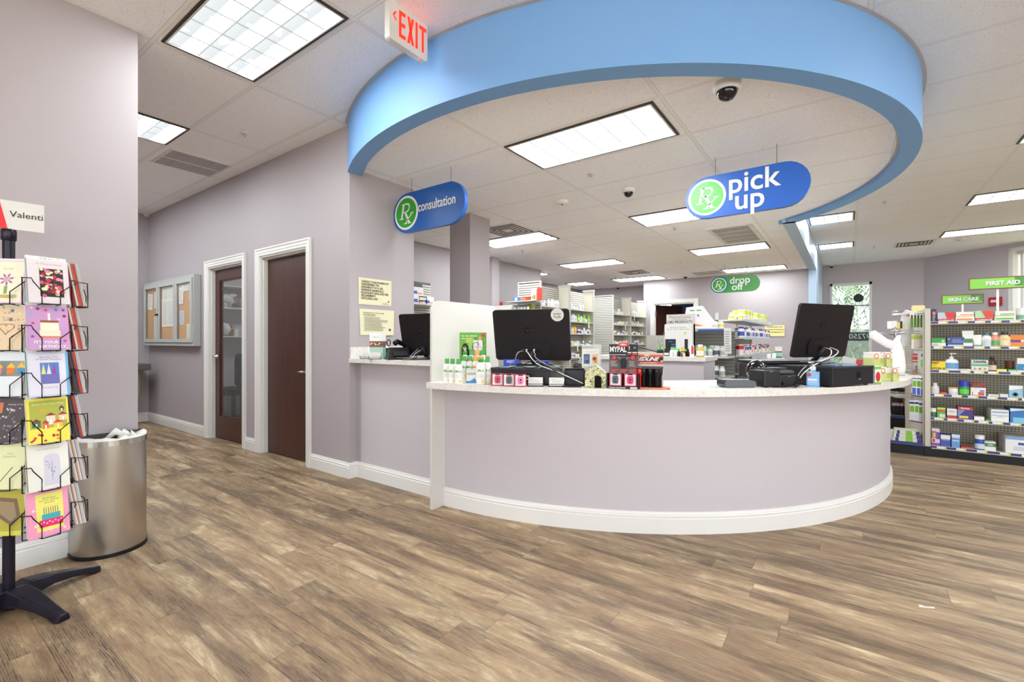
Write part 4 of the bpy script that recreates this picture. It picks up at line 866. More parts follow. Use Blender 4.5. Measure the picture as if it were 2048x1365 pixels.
behind = {0: (150, 190, 200), 1: (216, 190, 226), 2: (90, 150, 120), 3: (240, 226, 130), 4: (158, 160, 60), 5: (246, 200, 216)}
tabs = ['Thank You', 'Birthday', 'Get Well', 'New Place', 'Sympathy', 'Birthday']
for r_ in range(6):
    art, lab, bg_ = FR[r_]; card('front', r_, 0, {'bg': bg_, 'art': art}, '%s, front column, %s pocket' % (lab, RW[r_]))
    for k in (1, 2, 3): card('front', r_, k, {'bg': behind[r_] if k < 3 else (240, 238, 232)}, 'card tucked behind the %s front column card' % RW[r_], dz=.001 * k, group='cards behind the %s front card' % RW[r_])
    (x, y), rz = SIDES['front']; p = Matrix.Translation((x, y, rows[r_])) @ Matrix.Rotation(rz, 4, 'Z') @ Vector((.004, .021, .02))
    o = MB().box(-CWd / 2, CWd / 2, 0, .0012, 0, CHt, mat((236, 238, 240), .5)).text(tabs[r_], .0095, 0, CHt - .008, -.0005, M_INK).prismy(circle_pts(.038, CHt - .006, .0035, 10), -.0006, -.0002, mat((240, 220, 60), .6)).build('index_tab', None, 0, tuple(p)); o.rotation_euler = (-R(9), 0, rz)
    tag(o, 'white index tab reading %s, above the %s front column card' % (tabs[r_], RW[r_]), 'index card', 'index tabs in the front column')
    art, lab, bg_ = LF[r_]; card('left', r_, 0, {'bg': bg_, 'art': art}, '%s, left column, %s pocket' % (lab, RW[r_])); card('left', r_, 1, {'bg': (238, 238, 234)}, 'white card behind the %s left column card' % RW[r_], dz=.006)
    cs = [((196, 190, 186), (196, 190, 186)), ((200, 46, 30), (224, 120, 90)), ((236, 232, 226), (180, 40, 50))] if r_ < 2 else ([((200, 196, 196), (200, 196, 196)), ((206, 40, 30), (90, 70, 76)), ((70, 52, 58), (70, 52, 58))] if r_ < 4 else [((206, 202, 206), (206, 202, 206)), ((236, 224, 214), (220, 170, 150)), ((240, 236, 232), (210, 200, 205))])
    for k, (cb, ce) in enumerate(cs):
        card('right', r_, k, {'bg': cb, 'env': ce, 'fat': 1}, 'card seen edge on, right side of the rack, %s pocket, %s of three' % (RW[r_], ('outermost', 'middle', 'innermost')[k]))
# topper sign
p = at(4, 440, 1.78); 
t = tag(MB().box(-.16, .133, 0, .0025, 0, .125, M_PAPER).prismy([(-.16, 0), (.02, 0), (-.005, .125), (-.16, .125)], -.001, 0, mat((232, 24, 34), .5)).prismy(circle_pts(-.03, .045, .022, 20), -.002, -.001, mat((246, 214, 180), .5)).text("Valenti", .038, .025, .066, -.002, M_INK, 'LEFT').build('topper_sign', None, 0, (-2.985, .335, 1.672)), "white and red Valentine's sign on top of the card spinner", 'sign')
t.rotation_euler = (0, 0, facing(-3.0, .36) - R(0))
# ================================================================== things on the counters
ZC = CT + .0008
def spot(px, py, z=ZC): return at(px, py, z)
def loc3(px, py, z=ZC, push=0):
    x, y = at(px, py, z); L = math.hypot(x, y); return (x + x / L * push, y + y / L * push, z)
def tubeobj(name, pts, r, m, label, cat, group=None, res=6):
    """smooth cable through the given points (Catmull-Rom)"""
    P_ = [Vector(p) for p in pts]; P_ = [P_[0]] + P_ + [P_[-1]]; out = []
    for i in range(1, len(P_) - 2):
        for k in range(res):
            t = k / res; a, b, c_, d = P_[i - 1], P_[i], P_[i + 1], P_[i + 2]
            out.append(.5 * ((2 * b) + (c_ - a) * t + (2 * a - 5 * b + 4 * c_ - d) * t * t + (3 * b - a - 3 * c_ + d) * t ** 3))
    out.append(P_[-2]); return tag(MB().tube(out, r, m, 6).build(name), label, cat, group)
def ribs_mat():
    k = NT('ribbed_black_plastic'); tc = k.n('TexCoord'); sp = k.n('SeparateXYZ'); k.l(tc.outputs['Object'], sp.inputs[0])
    w_ = k.math('SINE', k.math('MULTIPLY', sp.outputs[2], 1100.0)); bp = k.n('Bump', i_Strength=.35, i_Distance=.001); k.l(w_, bp.inputs['Height']); k.l(bp.outputs[0], k.b.inputs['Normal'])
    k.b.inputs['Base Color'].default_value = lin((26, 20, 22)); k.b.inputs['Roughness'].default_value = .42; k.b.inputs['Specular IOR Level'].default_value = .22; return k.m
M_RIB = ribs_mat()
def monitor(name, label, ctr, rz, tilt, w_, h_, basez, sticker=False, ring=True):
    """back of an all-in-one screen; the visitor sees its ribbed shell. ctr = middle of shell"""
    x, y, z = ctr; t = thing(name, label, 'computer monitor', (x, y, z), rz); r_ = .022
    Rt = Matrix.Rotation(tilt, 4, 'X')
    mb = MB(); mb.M = Rt; mb.prismy(rrect(w_, h_, r_), 0, .018, M_RIB, True); mb.build('shell', t, .006)
    mb = MB(); mb.M = Rt; mb.prismy(rrect(w_ * .5, h_ * .3, .03, cy=-h_ * .3), -.006, 0, M_RIB, True); mb.build('back_hump', t, .008)
    mb = MB(); mb.M = Rt; mb.face(-w_ * .48, w_ * .48, -h_ * .47, h_ * .47, .0185, M_BLACKG); mb.v = [(a, b + 0, c_) for a, b, c_ in mb.v]; mb.f = [f[::-1] for f in mb.f]; mb.build('screen', t)
    mb = MB(); mb.M = Rt; g_ = mat((12, 11, 14), .25); gl = mat((58, 56, 62), .25)
    lx, lz = -.05 * w_, .1 * h_; mb.prismy(circle_pts(lx, lz, .024, 28), -.0012, -.0002, gl); mb.prismy(circle_pts(lx, lz, .0225, 28), -.0018, -.0012, g_)
    mb.text('hp', .034, lx, lz + .002, -.0024, gl, 'CENTER', .3); mb.build('logo', t)
    if sticker:
        mb = MB(); mb.M = Rt; sx_, sz_ = w_ * .35, h_ * .39; mb.prismy(circle_pts(sx_, sz_, .043, 32), -.0014, -.0004, M_WHITEP)
        mb.text('amazon', .0165, sx_, sz_ + .008, -.002, M_INK, bold=.0003); mb.text('hub', .032, sx_, sz_ - .012, -.002, M_INK); mb.text('visit us at our', .005, sx_, sz_ + .026, -.002, M_GREYINK); mb.text('amazonhub', .0045, sx_, sz_ - .03, -.002, M_GREYINK)
        mb.build('sticker', t)['label'] = 'round white sticker'
    # stand: neck and foot reach the surface
    dz = basez - z; mb = MB(); mb.tube([(0, .0, -h_ * .3), (0, .05, -h_ * .5), (0, .09, dz + .012)], [.02, .017, .016], M_BLACK, 8); mb.build('neck', t)
    MB().at(0, .08, dz).prismz(rrect(.22, .18, .03), 0, .012, M_BLACK, True).build('foot', t, .003)
    return t
# ---- consultation counter
ZK = CH + .0008
m3c = (lambda d, px, z: ((-d * SA + (px - CPX) / FPX * d * CA), (d * CA + (px - CPX) / FPX * d * SA), z))
x, y, z = m3c(3.75, 846, CAMH + 12 / 930 * 3.75)
monitor('computer_monitor', 'black monitor back on the consultation counter beside the divider', (x, y, z), YAW - R(22), R(13), .42, .345, ZK)
# papers on the wall
def wallpaper_sheet(name, label, pxl, pxr, pyt, pyb, build, rot=0, taper=0):
    y0, zt = atX(pxl, pyt, XW); y1, _ = atX(pxr, pyt, XW); _, zb = atX(pxl, pyb, XW); w_, h_ = y1 - y0, zt - zb
    mb = MB(); mb.quad([(-w_ / 2 + taper, 0, -h_ / 2), (w_ / 2 - taper, -.012 if taper else 0, -h_ / 2), (w_ / 2, -.004, h_ / 2), (-w_ / 2, 0, h_ / 2)], M_CREAM)
    mb.quad([(-w_ / 2 + taper, .001, -h_ / 2), (-w_ / 2, .001, h_ / 2), (w_ / 2, -.003, h_ / 2), (w_ / 2 - taper, -.011 if taper else .001, -h_ / 2)], M_CREAM)
    o = mb.build(name, None, 0, (XW + .004, (y0 + y1) / 2, (zt + zb) / 2)); o.rotation_euler = (0, rot, PI / 2); tag(o, label, 'notice')
    mb = MB(); build(mb, w_, h_); mb.build('lettering', o); return o
def n1(m, w_, h_):
    for i, s_ in enumerate(('CONSULT YOUR PHARMACIST', 'CONCERNING THE', 'AVAILABILITY OF A LESS', 'EXPENSIVE GENERICALLY', 'EQUIVALENT DRUG AND THE', 'REQUIREMENTS', 'OF FLORIDA LAW')):
        m.text(s_, h_ * .112, -w_ * .43, h_ * (.36 - .105 * i), -.005, mat((70, 66, 50), .8), 'LEFT', bold=.0006, sx=.82)
    m.prismy(circle_pts(w_ * .4, -h_ * .33, .007, 10), -.006, -.005, M_INK); m.lines(w_ * .2, w_ * .42, -h_ * .46, -h_ * .38, 3, -.0075, M_GREYINK)
def n2(m, w_, h_):
    for i, s_ in enumerate(('Your pharmacist wants to counsel you regarding', 'Your prescription medicines')): m.text(s_, h_ * .065, -w_ * .43, h_ * (.36 - .08 * i), -.012, mat((70, 66, 50), .8), 'LEFT', .2, .0004, sx=.78)
    m.lines(-w_ * .38, w_ * .3, -h_ * .34, h_ * .22, 10, -.012, mat((110, 106, 90), .8), .3, rnd=random.Random(2)); m.box(w_ * .33, w_ * .38, -.013, -.012, -h_ * .32, -h_ * .24, M_INK)
wallpaper_sheet('wall_notice', 'upper cream notice about CONSULT YOUR PHARMACIST beside the consultation counter', 716.5, 782, 554, 608, n1)
wallpaper_sheet('wall_notice', 'lower cream notice with curled edges above the brochures', 718, 787, 617, 670, n2, taper=.012)
# brochure holder
x, y, z = loc3(751, 719, ZK, .1); bz = ZK
t = thing('brochure_holder', 'clear stand of green and white brochures by the cream notices', 'brochure holder', (x, y, bz - .0006), facing(x, y) - R(8))
MB().box(-.06, .06, -.004, .0, 0, .1, M_CLEAR).box(-.06, .06, .05, .053, 0, .12, M_CLEAR).box(-.06, .06, -.004, .053, 0, .003, M_CLEAR).build('stand', t)
for k in range(4):
    o = MB().box(-.052 + .003 * k, .048 + .003 * k, 0, .003, .004, .215, mat((230, 232, 232), .4)).face(-.052 + .003 * k, .048 + .003 * k, .005, .09, -.0005, mat((120, 196, 166), .4)).face(-.052 + .003 * k, .048 + .003 * k, .092, .145, -.0005, mat((120, 84, 66), .5))
    for q in range(9): o.prismy(circle_pts(-.045 + .003 * k + .0105 * q, .118 + .008 * (q % 2), .0075, 8), -.0009, -.0005, mat([(230, 150, 110), (240, 190, 150), (60, 44, 40)][q % 3], .5))
    o.text('Welcome', .013, 0, .18, -.001, M_GREYINK) if k == 0 else None
    tag(o.build('brochure', None, 0, (x + .010 * k * math.sin(0), y + .009 * k + .006, bz + .003), facing(x, y) - R(8)), 'teal and white brochure, %s in the clear stand' % ('front one', 'second', 'third', 'rearmost')[k], 'brochure', 'brochures in the clear stand')
def card_holder(px, py, zz, label, rz=None, n=1, push=0):
    x, y, z = loc3(px, py, zz, push); t = thing('card_holder', label, 'business card holder', (x, y, z), rz if rz is not None else facing(x, y))
    mb = MB().box(-.05, .05, -.012, .04, 0, .004, M_BLACKG); mb.box(-.05, .05, .036, .04, 0, .03, M_BLACKG); mb.tube([(-.048, -.012, .004), (-.046, -.014, .016), (.046, -.014, .016), (.048, -.012, .004)], .0018, M_BLACKG, 5); mb.build('tray', t)
    for k in range(1):
        mb = MB().at(0, .004, .005, 0, -R(16)).box(-.046, .046, 0, .008, 0, .052, M_PAPER).text('Pharmacy', .008, -.02, .04, -.0006, M_GREYINK).lines(-.03, .04, .018, .034, 3, -.0006, mat((190, 190, 195), .6)); 
        o = mb.build('business_card_stack', None, 0, (x, y, z), t.rotation_euler[2]); tag(o, 'white business cards standing in the ' + label[:1].lower() + label[1:].replace('black card holder', 'holder'), 'business cards')
    return t
card_holder(732, 717.5, ZK, 'black card holder, left one under the cream notices')
card_holder(750, 718.3, ZK, 'black card holder, right one under the cream notices', push=-.01)
# desk phone, scissors, cup
x, y, z = loc3(795, 719, ZK, .02)
t = thing('desk_phone', 'black desk phone beside the consultation monitor', 'telephone', (x, y, z), facing(x, y) + R(10))
mb = MB(); mb.add([(-.09, -.08, 0), (.09, -.08, 0), (.09, .1, 0), (-.09, .1, 0), (-.07, -.01, .1), (.09, -.01, .1), (.09, .1, .06), (-.07, .1, .06)], [(0, 3, 2, 1), (4, 5, 6, 7), (0, 1, 5, 4), (1, 2, 6, 5), (2, 3, 7, 6), (3, 0, 4, 7)], M_BLACK); mb.build('base', t, .006)
MB().at(.01, -.05, .05, 0, -R(52)).box(-.05, .06, -.003, 0, -.03, .03, mat((46, 44, 50), .3)).build('display', t)
MB().tube([(-.02, .0, .13), (0, .02, .145), (.06, .05, .12), (.09, .07, .08)], [.022, .02, .018, .026], M_BLACK, 10).build('handset', t)
MB().tube([(.09 - .01 * math.sin(i), .09 + .008 * math.cos(i * 1.9), .08 - .006 * i) for i in range(12)], .0035, M_BLACK, 5).build('coiled_cord', t)
x, y, z = loc3(773, 718, ZK, .1)
tag(MB().lathe([(.03, 0), (.034, .09), (.031, .09), (.028, .004)], M_BLACK, 14).build('pen_cup', None, 0, (x, y, z)), 'black pen cup between the brochures and the phone', 'pen cup')
t = thing('scissors', 'black handled scissors standing in the pen cup', 'scissors', (x, y, z + .006), facing(x, y), tilt=0)
MB().box(-.008, .0, -.002, .0, 0, .1, M_CHROME).box(0, .008, .0, .002, 0, .1, M_CHROME).build('blades', t)
for s_ in (-1, 1): MB().tube([(s_ * (.018 + .014 * math.cos(a)), 0, .128 + .026 * math.sin(a)) for a in [R(24 * i) for i in range(15)]], .0045, M_BLACKG, 6, True).build('handle', t)
# cables before the monitor
rc = random.Random(11)
for k in range(5):
    p0 = loc3(852 - 5 * k, 727, ZK + .003); p = [m3c(3.68, 848 - 3 * k, 1.18 - 20 / 930 * 3.68 + .004 * k)]
    p.append(m3c(3.6, 838 - 4 * k, ZK + .06 - .005 * k)); p.append(m3c(3.56, 830 - 3 * k, ZK + .012 + .003 * k)); p.append(m3c(3.58, 818 - 6 * k, ZK + .008 + .003 * k)); p.append(m3c(3.62, 842 - 2 * k, ZK + .006 + .003 * k)); p.append(m3c(3.72, 855, ZK + .006 + .003 * k))
    tubeobj('cable', p, .0028, [M_BLACK, M_BLACK, mat((180, 180, 184), .4), M_BLACK, mat((120, 120, 126), .4)][k], '%s cable looping below the consultation monitor' % ['thick black', 'second black', 'pale grey', 'lowest black', 'mid grey'][k], 'cable')

# ---- round counter, left to right
def lotion(name, px, py, label, capcol=(60, 168, 50), h_=.165, w_=.058, pump=False, push=0, ink=(120, 170, 60), z=ZC, group=None, rise=0):
    x, y, _ = loc3(px, py, ZC, push); t = thing(name, label, 'lotion bottle', (x, y, z + rise), facing(x, y), group)
    W = mat((240, 240, 236), .3); b = h_ * .8
    MB().lathe([(w_ / 2 * .94, 0), (w_ / 2, .006), (w_ / 2, b * .86), (w_ / 2 * .8, b * .95), (.012, b)], W, 20, 1, .62).build('body', t)
    cap = mat(capcol, .3); mb = MB()
    if pump: mb.lathe([(.011, b), (.017, b + .003), (.015, b + .022), (.006, b + .026)], cap, 14).lathe([(.003, b + .026), (.003, b + .045)], W, 8).at(0, 0, b + .045).lathe([(.008, 0), (.008, .012)], cap, 10)
    else: mb.box(-.0145, .0145, -.0125, .0125, b, h_, cap)
    mb.build('cap', t, 0 if pump else .002)
    d_ = -w_ * .31 - .0006; mb = MB(); mb.text('MG217' if False else 'Moi', .026, -.002, b * .62, d_, mat(ink, .5), bold=.0005); mb.lines(-.017, .017, b * .3, b * .48, 4, d_, mat((190, 196, 200), .5)); mb.prismy(circle_pts(.011, b * .13, .009, 12), d_ - .0004, d_, mat((244, 206, 50), .5)); mb.tube([(-.004, d_, b * .74), (.004, d_, b * .8)], .0007, mat((90, 90, 100), .5), 4)
    mb.build('label', t); return t
gb = 'lotion bottles beside the divider'
G_, O_ = (46, 160, 44), (246, 170, 40)
LS = [(894, 765.5, 0, 0, G_, 'left end of the front row', 0), (905, 766.5, 0, 0, G_, 'second from left in the front row', 0), (917, 767.5, 0, 0, G_, 'third from left, before the blue card', 0),
      (962, 768.5, 0, 0, G_, 'right of the blue card, pump top', 1), (975, 768, .015, 0, G_, 'right end of the front row', 0)]
for px, py, pu, ri, cc_, where, pm in LS: lotion('lotion_bottle', px, py, 'white lotion bottle with green cap, ' + where, cc_, push=pu, h_=.182 if px > 950 else .165, w_=.062 if px > 950 else .052, pump=bool(pm))
# stepped display tray behind holds more bottles
x, y, z = loc3(946, 767, ZC, .13)
t = thing('display_tray', 'green stepped cardboard tray holding the lotion bottles', 'display stand', (x, y, ZC), facing(x, y))
WC = mat((238, 238, 234), .6)
MB().box(-.09, .09, -.05, .0, 0, .03, WC).box(-.09, .09, 0, .05, 0, .07, WC).build('steps', t)
mb = MB().box(-.095, .095, .052, .056, 0, .345, mat((104, 176, 40), .45)); mb.build('backboard', t, .002); mb = MB(); yb = .0512
mb.face(-.093, .093, .03, .342, yb, mat((96, 170, 44), .45)); mb.face(.045, .083, .03, .2, yb - .0004, mat((60, 160, 90), .45))
mb.text('For more effective', .0145, -.08, .32, yb - .001, M_WHITEP, 'LEFT', 0, .0004); mb.text('than', .0145, -.08, .302, yb - .001, M_WHITEP, 'LEFT', 0, .0004)
for i in range(3): mb.face(-.05, .0, .299 - .0125 * i, .306 - .0125 * i, yb - .001, mat((220, 226, 60), .5))
mb.lines(-.03, .0, .225, .27, 6, yb - .001, mat((206, 230, 190), .5))
mb.prismy([(-.078, .175), (-.03, .175), (-.026, .2), (-.034, .25), (-.05, .27), (-.07, .262), (-.08, .23)], yb - .0014, yb - .0008, mat((40, 26, 26), .6)); mb.prismy(circle_pts(-.058, .232, .0145, 16), yb - .002, yb - .0014, mat((214, 150, 116), .6)); mb.prismy([(-.075, .16), (-.04, .16), (-.045, .205), (-.064, .205)], yb - .0022, yb - .0015, mat((226, 226, 230), .6)); mb.face(-.063, -.053, .222, .2245, yb - .0026, M_WHITEP)
for xx, cc_ in ((.02, (60, 150, 50)), (.05, (246, 160, 40))): mb.face(xx - .018, xx + .018, .1, .29, yb - .0012, mat((226, 222, 226), .4)); mb.face(xx - .009, xx + .009, .29, .315, yb - .0012, mat(cc_, .4)); mb.text('Moi', .016, xx, .24, yb - .002, mat(cc_, .5))
mb.tube([(.02 + .024 * math.cos(R(i)), yb - .003, .245 + .03 * math.sin(R(i))) for i in range(20, 300, 20)], .0016, M_BLACK, 5); mb.tube([(.06, yb - .003, .3), (.076, yb - .003, .27), (.07, yb - .003, .225), (.055, yb - .003, .21)], .0016, M_BLACK, 5); mb.prismy(circle_pts(.055, .19, .008, 14), yb - .003, yb - .001, mat((230, 130, 60), .5))
mb.quad([(.05, yb - .0016, .335), (.083, yb - .0016, .303), (.083, yb - .0016, .335)], mat((206, 40, 50), .5)); mb.build('backboard_print', t)
mb = MB().box(-.044, .028, -.078, -.074, 0, .085, WC); mb.text('soothing relief\nand protection', .0095, -.04, .062, -.0788, M_INK, 'LEFT', .2); mb.face(-.044, .028, .0, .012, -.0786, mat((40, 110, 190), .5)); mb.quad([(-.044, -.079, .004), (.028, -.079, .004), (.01, -.079, .034), (-.008, -.079, .02)], mat((70, 150, 220), .5)); mb.build('front_card', t)['label'] = 'white card with a blue wave'
for fx, fy, fz, cc_, pm, where in ((-.062, -.028, .031, G_, 0, 'low step, far left'), (-.022, -.028, .031, G_, 0, 'low step, left of the orange caps'), (.018, -.028, .031, O_, 0, 'low step, left orange cap'), (.058, -.028, .031, O_, 0, 'low step, right orange cap'),
                                  (-.055, .022, .071, G_, 1, 'top step, pump at the left'), (-.012, .022, .071, G_, 0, 'top step, middle'), (.03, .022, .071, O_, 0, 'top step, orange cap'), (.068, .022, .071, G_, 0, 'top step, right')):
    a = facing(x, y); px_, py_ = x + fx * math.cos(a) - fy * math.sin(a), y + fx * math.sin(a) + fy * math.cos(a); 
    tt = lotion('lotion_bottle', 900, 760, 'white lotion bottle on the %s' % where, cc_, .148, .044, bool(pm), ink=cc_); tt.location = (px_, py_, ZC + fz)
# little alarm boxes
def alarm_box(px, py, body, label, z=ZC, push=0, rz=None, xyz=None):
    x, y, _ = loc3(px, py, ZC, push) if xyz is None else xyz; t = thing('alarm_box', label, 'boxed alarm', (x, y, z), rz if rz is not None else facing(x, y))
    rd = mat((180, 26, 56), .4); w_, h_, d_ = .074, .078, .04
    mb = MB().box(-w_ / 2, w_ / 2, 0, d_, 0, h_, rd); mb.face(-w_ / 2 + .006, w_ / 2 - .006, .006, h_ - .006, -.0005, mat((228, 226, 230), .35)); mb.face(-.014, .014, h_ - .01, h_ - .002, -.001, M_INK); mb.build('carton', t)
    mb = MB(); bc = mat(body, .35); mb.prismy([(-.014, .016), (.014, .016), (.018, .03), (.018, .052), (.013, .064), (-.013, .064), (-.018, .052), (-.018, .03)], -.008, -.0005, bc, False); mb.prismy(circle_pts(0, .042, .007, 12), -.0088, -.008, mat((60, 20, 40), .4)); mb.face(-.006, .006, .024, .029, -.0085, mat((40, 20, 30), .4)); mb.build('device', t, .0015)
    mb = MB(); mb.box(-.028, -.02, -.004, -.0005, .03, .05, M_WHITEP).box(.02, .028, -.004, -.0005, .03, .05, M_WHITEP); mb.build('clip', t) if False else None
    return t
alarm_box(995, 771.5, (206, 30, 84), 'boxed dark pink alarm, left of three'); alarm_box(1018, 772.5, (70, 72, 78), 'boxed grey alarm, middle of three'); alarm_box(1041, 773.5, (236, 130, 180), 'boxed light pink alarm, right of three')
# cash drawer 1
def cash_drawer(corner, tang, w_, d_, h_, label, keyhole=False, hole=False):
    a = math.atan2(tang[1], tang[0]); t = thing('cash_drawer', label, 'cash drawer', (corner[0], corner[1], ZC), a)
    K_ = mat((34, 32, 36), .42); MB().box(0, w_, 0, d_, .008, h_, K_).build('housing', t, .004)
    MB().box(-.003, w_ + .003, -.004, d_ + .002, h_ - .014, h_ + .001, mat((44, 42, 46), .4)).build('lid', t, .003)
    for fx in (.03, w_ - .03): MB().cyl(fx, .03, 0, .01, .012, M_BLACK, 10).build('foot', t)
    if keyhole: MB().box(w_ * .62 - .013, w_ * .62 + .013, -.0045, -.001, .035, .062, M_WHITEP).cyl(0, 0, 0, 0, 0, M_BLACK) if False else MB().box(w_ * .62 - .013, w_ * .62 + .013, -.0025, -.0, .034, .062, M_WHITEP).box(w_ * .62 - .007, w_ * .62 + .007, -.004, -.002, .041, .055, M_BLACK).build('lock_plate', t)
    if hole: mb = MB(); mb.prismy(rrect(.04, .05, .015, cx=w_ * .62, cy=.065), -.002, .0, M_BLACKG); mb.tube([(w_ * .62 - .012, -.003, .044), (w_ * .62, -.006, .04), (w_ * .62 + .014, -.003, .046)], .004, mat((110, 96, 96), .35), 6); mb.build('cable_port', t)
    return t
c1 = spot(1101, 771.5); an = math.atan2(.325, .946); c0_ = (c1[0] - .4 * math.cos(an), c1[1] - .4 * math.sin(an))
cash_drawer(c0_, (math.cos(an), math.sin(an)), .40, .4, .108, 'wide black cash drawer under the left monitor', keyhole=True)
dz = ZC + .109
# blue boxes and papers lying on drawer
def ondrawer(fx, fy): return (c0_[0] + fx * math.cos(an) - fy * math.sin(an), c0_[1] + fx * math.sin(an) + fy * math.cos(an))
for fx, fy, w_, h_, lab in ((.09, .16, .11, .05, 'blue box on the cash drawer, left of the cables'), (.3, .2, .08, .04, 'blue box on the cash drawer, right of the monitor foot')):
    p = ondrawer(fx, fy); tag(MB().box(-w_ / 2, w_ / 2, 0, .06, 0, h_, mat((34, 60, 190), .4)).face(-w_ * .3, w_ * .2, h_ * .5, h_ * .85, -.0006, mat((150, 170, 220), .4)).build('blue_box', None, 0, (p[0], p[1], dz), an), lab, 'box')
p = ondrawer(.2, .03); tag(MB().box(-.15, .12, 0, .1, 0, .004, mat((150, 176, 200), .5)).box(-.1, .14, .02, .11, .004, .007, M_PAPER).build('paper_stack', None, 0, (p[0], p[1], dz), an + .05), 'loose papers on the left cash drawer', 'papers')
x, y, z = m3c(3.12, 1062.5, CAMH + 11.5 / 930 * 3.12)
monitor('computer_monitor', 'black monitor back with a round white sticker on the round counter', (x, y, z), YAW - R(17), R(14), .525, .35, dz + .008, sticker=True)
# cables of monitor 1
cab = [((1049, 702), (1035, 722, 1), 'white short cable at the left'), ((1056, 702), (1075, 722, 3), 'grey cable in the middle'), ((1062, 703), (1085, 730, 4), 'black cable beside the grey one')]
def pt(px, py, d): return (-d * SA + (px - CPX) / FPX * d * CA, d * CA + (px - CPX) / FPX * d * SA, CAMH - (py - CPY) / FPX * d)
GC, WCb = mat((160, 160, 164), .35), mat((216, 216, 218), .35)
for k, (pp, m_, lab) in enumerate([
    ([pt(1046, 702, 3.04), pt(1038, 704, 2.96), pt(1033, 710, 2.92), pt(1030, 720, 2.95), pt(1022, 727, 3.0), pt(1018, 733, 3.03)], GC, 'thin pale cable hanging left from the left monitor'),
    ([pt(1052, 701, 3.04), pt(1056, 706, 2.9), pt(1066, 720, 2.86), pt(1080, 731, 2.88), pt(1110, 742, 2.92), pt(1142, 756, 2.88), pt(1166, 767, 2.9)], WCb, 'light grey cable running from the left monitor to the right'),
    ([pt(1062, 702, 3.04), pt(1062, 710, 2.9), pt(1070, 722, 2.9), pt(1090, 730, 2.92), pt(1120, 748, 2.9), pt(1150, 766, 2.87)], M_BLACK, 'black cable beside the light grey monitor cable'),
    ([pt(1066, 702, 3.04), pt(1070, 708, 2.93), pt(1072, 716, 2.92), pt(1096, 731, 2.95), pt(1116, 735, 3.0), pt(1135, 739, 3.05)], GC, 'mid grey cable draped over the drawer corner'),
    ([pt(1040, 727, 3.0), pt(1060, 730, 2.96), pt(1085, 729, 2.96), pt(1110, 733, 3.0), pt(1140, 752, 2.92), pt(1160, 770, 2.86)], M_BLACK, 'black cable trailing down right of the drawer'),
    ([pt(1020, 735, 2.98), pt(1040, 733, 2.94), pt(1064, 736, 2.93), pt(1088, 728, 2.95), pt(1060, 724, 3.0), pt(1044, 731, 3.02)], M_BLACK, 'coiled black cable on top of the left drawer')]):
    tubeobj('cable', pp, .0032, m_, lab, 'cable')
for k, px in enumerate((1046, 1053, 1063, 1068)):
    tag(MB().at(0, 0, 0, YAW, R(60)).box(-.006, .006, -.004, .004, -.014, .012, mat((40, 60, 120), .3) if k == 0 else (WCb if k in (1, 3) else M_BLACK)).build('cable_plug', None, 0, pt(px, 701, 3.055)), '%s plug in the back of the left monitor' % ('blue', 'pale left', 'black', 'pale right')[k], 'plug')
# receipt printer + scanner
p = loc3(1149, 772.5, ZC, .03); t = thing('receipt_printer', 'black receipt printer between the left drawer and the camouflage house', 'receipt printer', p, facing(p[0], p[1]) - R(4))
K_ = mat((34, 32, 37), .4); MB().box(-.065, .065, 0, .17, 0, .105, K_).build('housing', t, .008); MB().box(-.06, .06, -.002, .09, .106, .112, mat((48, 46, 52), .35)).build('cover', t, .002)
p2 = (p[0] + .002, p[1] + .07, p[2] + .1125); t = thing('barcode_scanner', 'dark dome barcode scanner on the receipt printer', 'barcode scanner', p2, facing(p[0], p[1]))
mb = MB(); mb.sphere(0, .0, .0, .046, mat((50, 44, 46), .3), 18, .9, 1); mb.build('shell', t); MB().at(.0, -.024, .02, 0, R(60)).lathe([(.016, 0), (.015, .004)], mat((120, 20, 16), .2, emit=.2), 14).build('window', t); MB().at(0, 0, .041).lathe([(.014, 0), (.012, .003)], mat((120, 200, 180), .3), 12).build('light_ring', t)
card_holder(1071, 772.6, ZC, 'black card holder before the cash drawer keyhole'); card_holder(1113, 773.4, ZC, 'black card holder right of the cash drawer')
tag(MB().tube([(-.06, 0, .006), (.045, .0, .006), (.06, 0, .006)], [.005, .005, .002], M_BLACK, 8).build('pen', None, 0, loc3(1144, 775, ZC), facing(-1, 2.4)), 'black pen lying in front of the receipt printer', 'pen')
# camouflage donation house and photo stand
camo = NT('camouflage_print'); g = camo.n('TexCoord'); no = camo.n('TexNoise', i_Scale=42.0, i_Detail=3.0, i_Distortion=2.2); camo.l(g.outputs['Object'], no.inputs['Vector'])
camo.l(camo.ramp(no.outputs[0], [(0, lin((58, 60, 44))), (.4, lin((150, 150, 96))), (.48, lin((216, 212, 176))), (.56, lin((186, 184, 130))), (.63, lin((96, 92, 62)))], 'CONSTANT'), camo.b.inputs['Base Color']); camo.b.inputs['Roughness'].default_value = .4; M_CAMO = camo.m
p = loc3(1191, 776, ZC, .02); t = thing('camouflage_house', 'small camouflage patterned donation house with a black arched doorway', 'donation box', p, facing(p[0], p[1]) - R(4))
hw, hh = .064, .085
MB().prismy([(-hw, 0), (hw, 0), (hw, hh), (hw * .55, hh + .03), (0, hh + .05), (-hw * .55, hh + .03), (-hw, hh)], 0, .09, M_CAMO).build('body', t, .006)
mb = MB(); mb.prismy([(-.005, 0), (.035, 0), (.035, .06)] + [(.015 + .02 * math.cos(R(18 * i)), .06 + .014 * math.sin(R(18 * i))) for i in range(1, 10)] + [(-.005, .06)], -.0012, .001, mat((8, 8, 8), .95)); mb.build('doorway', t)
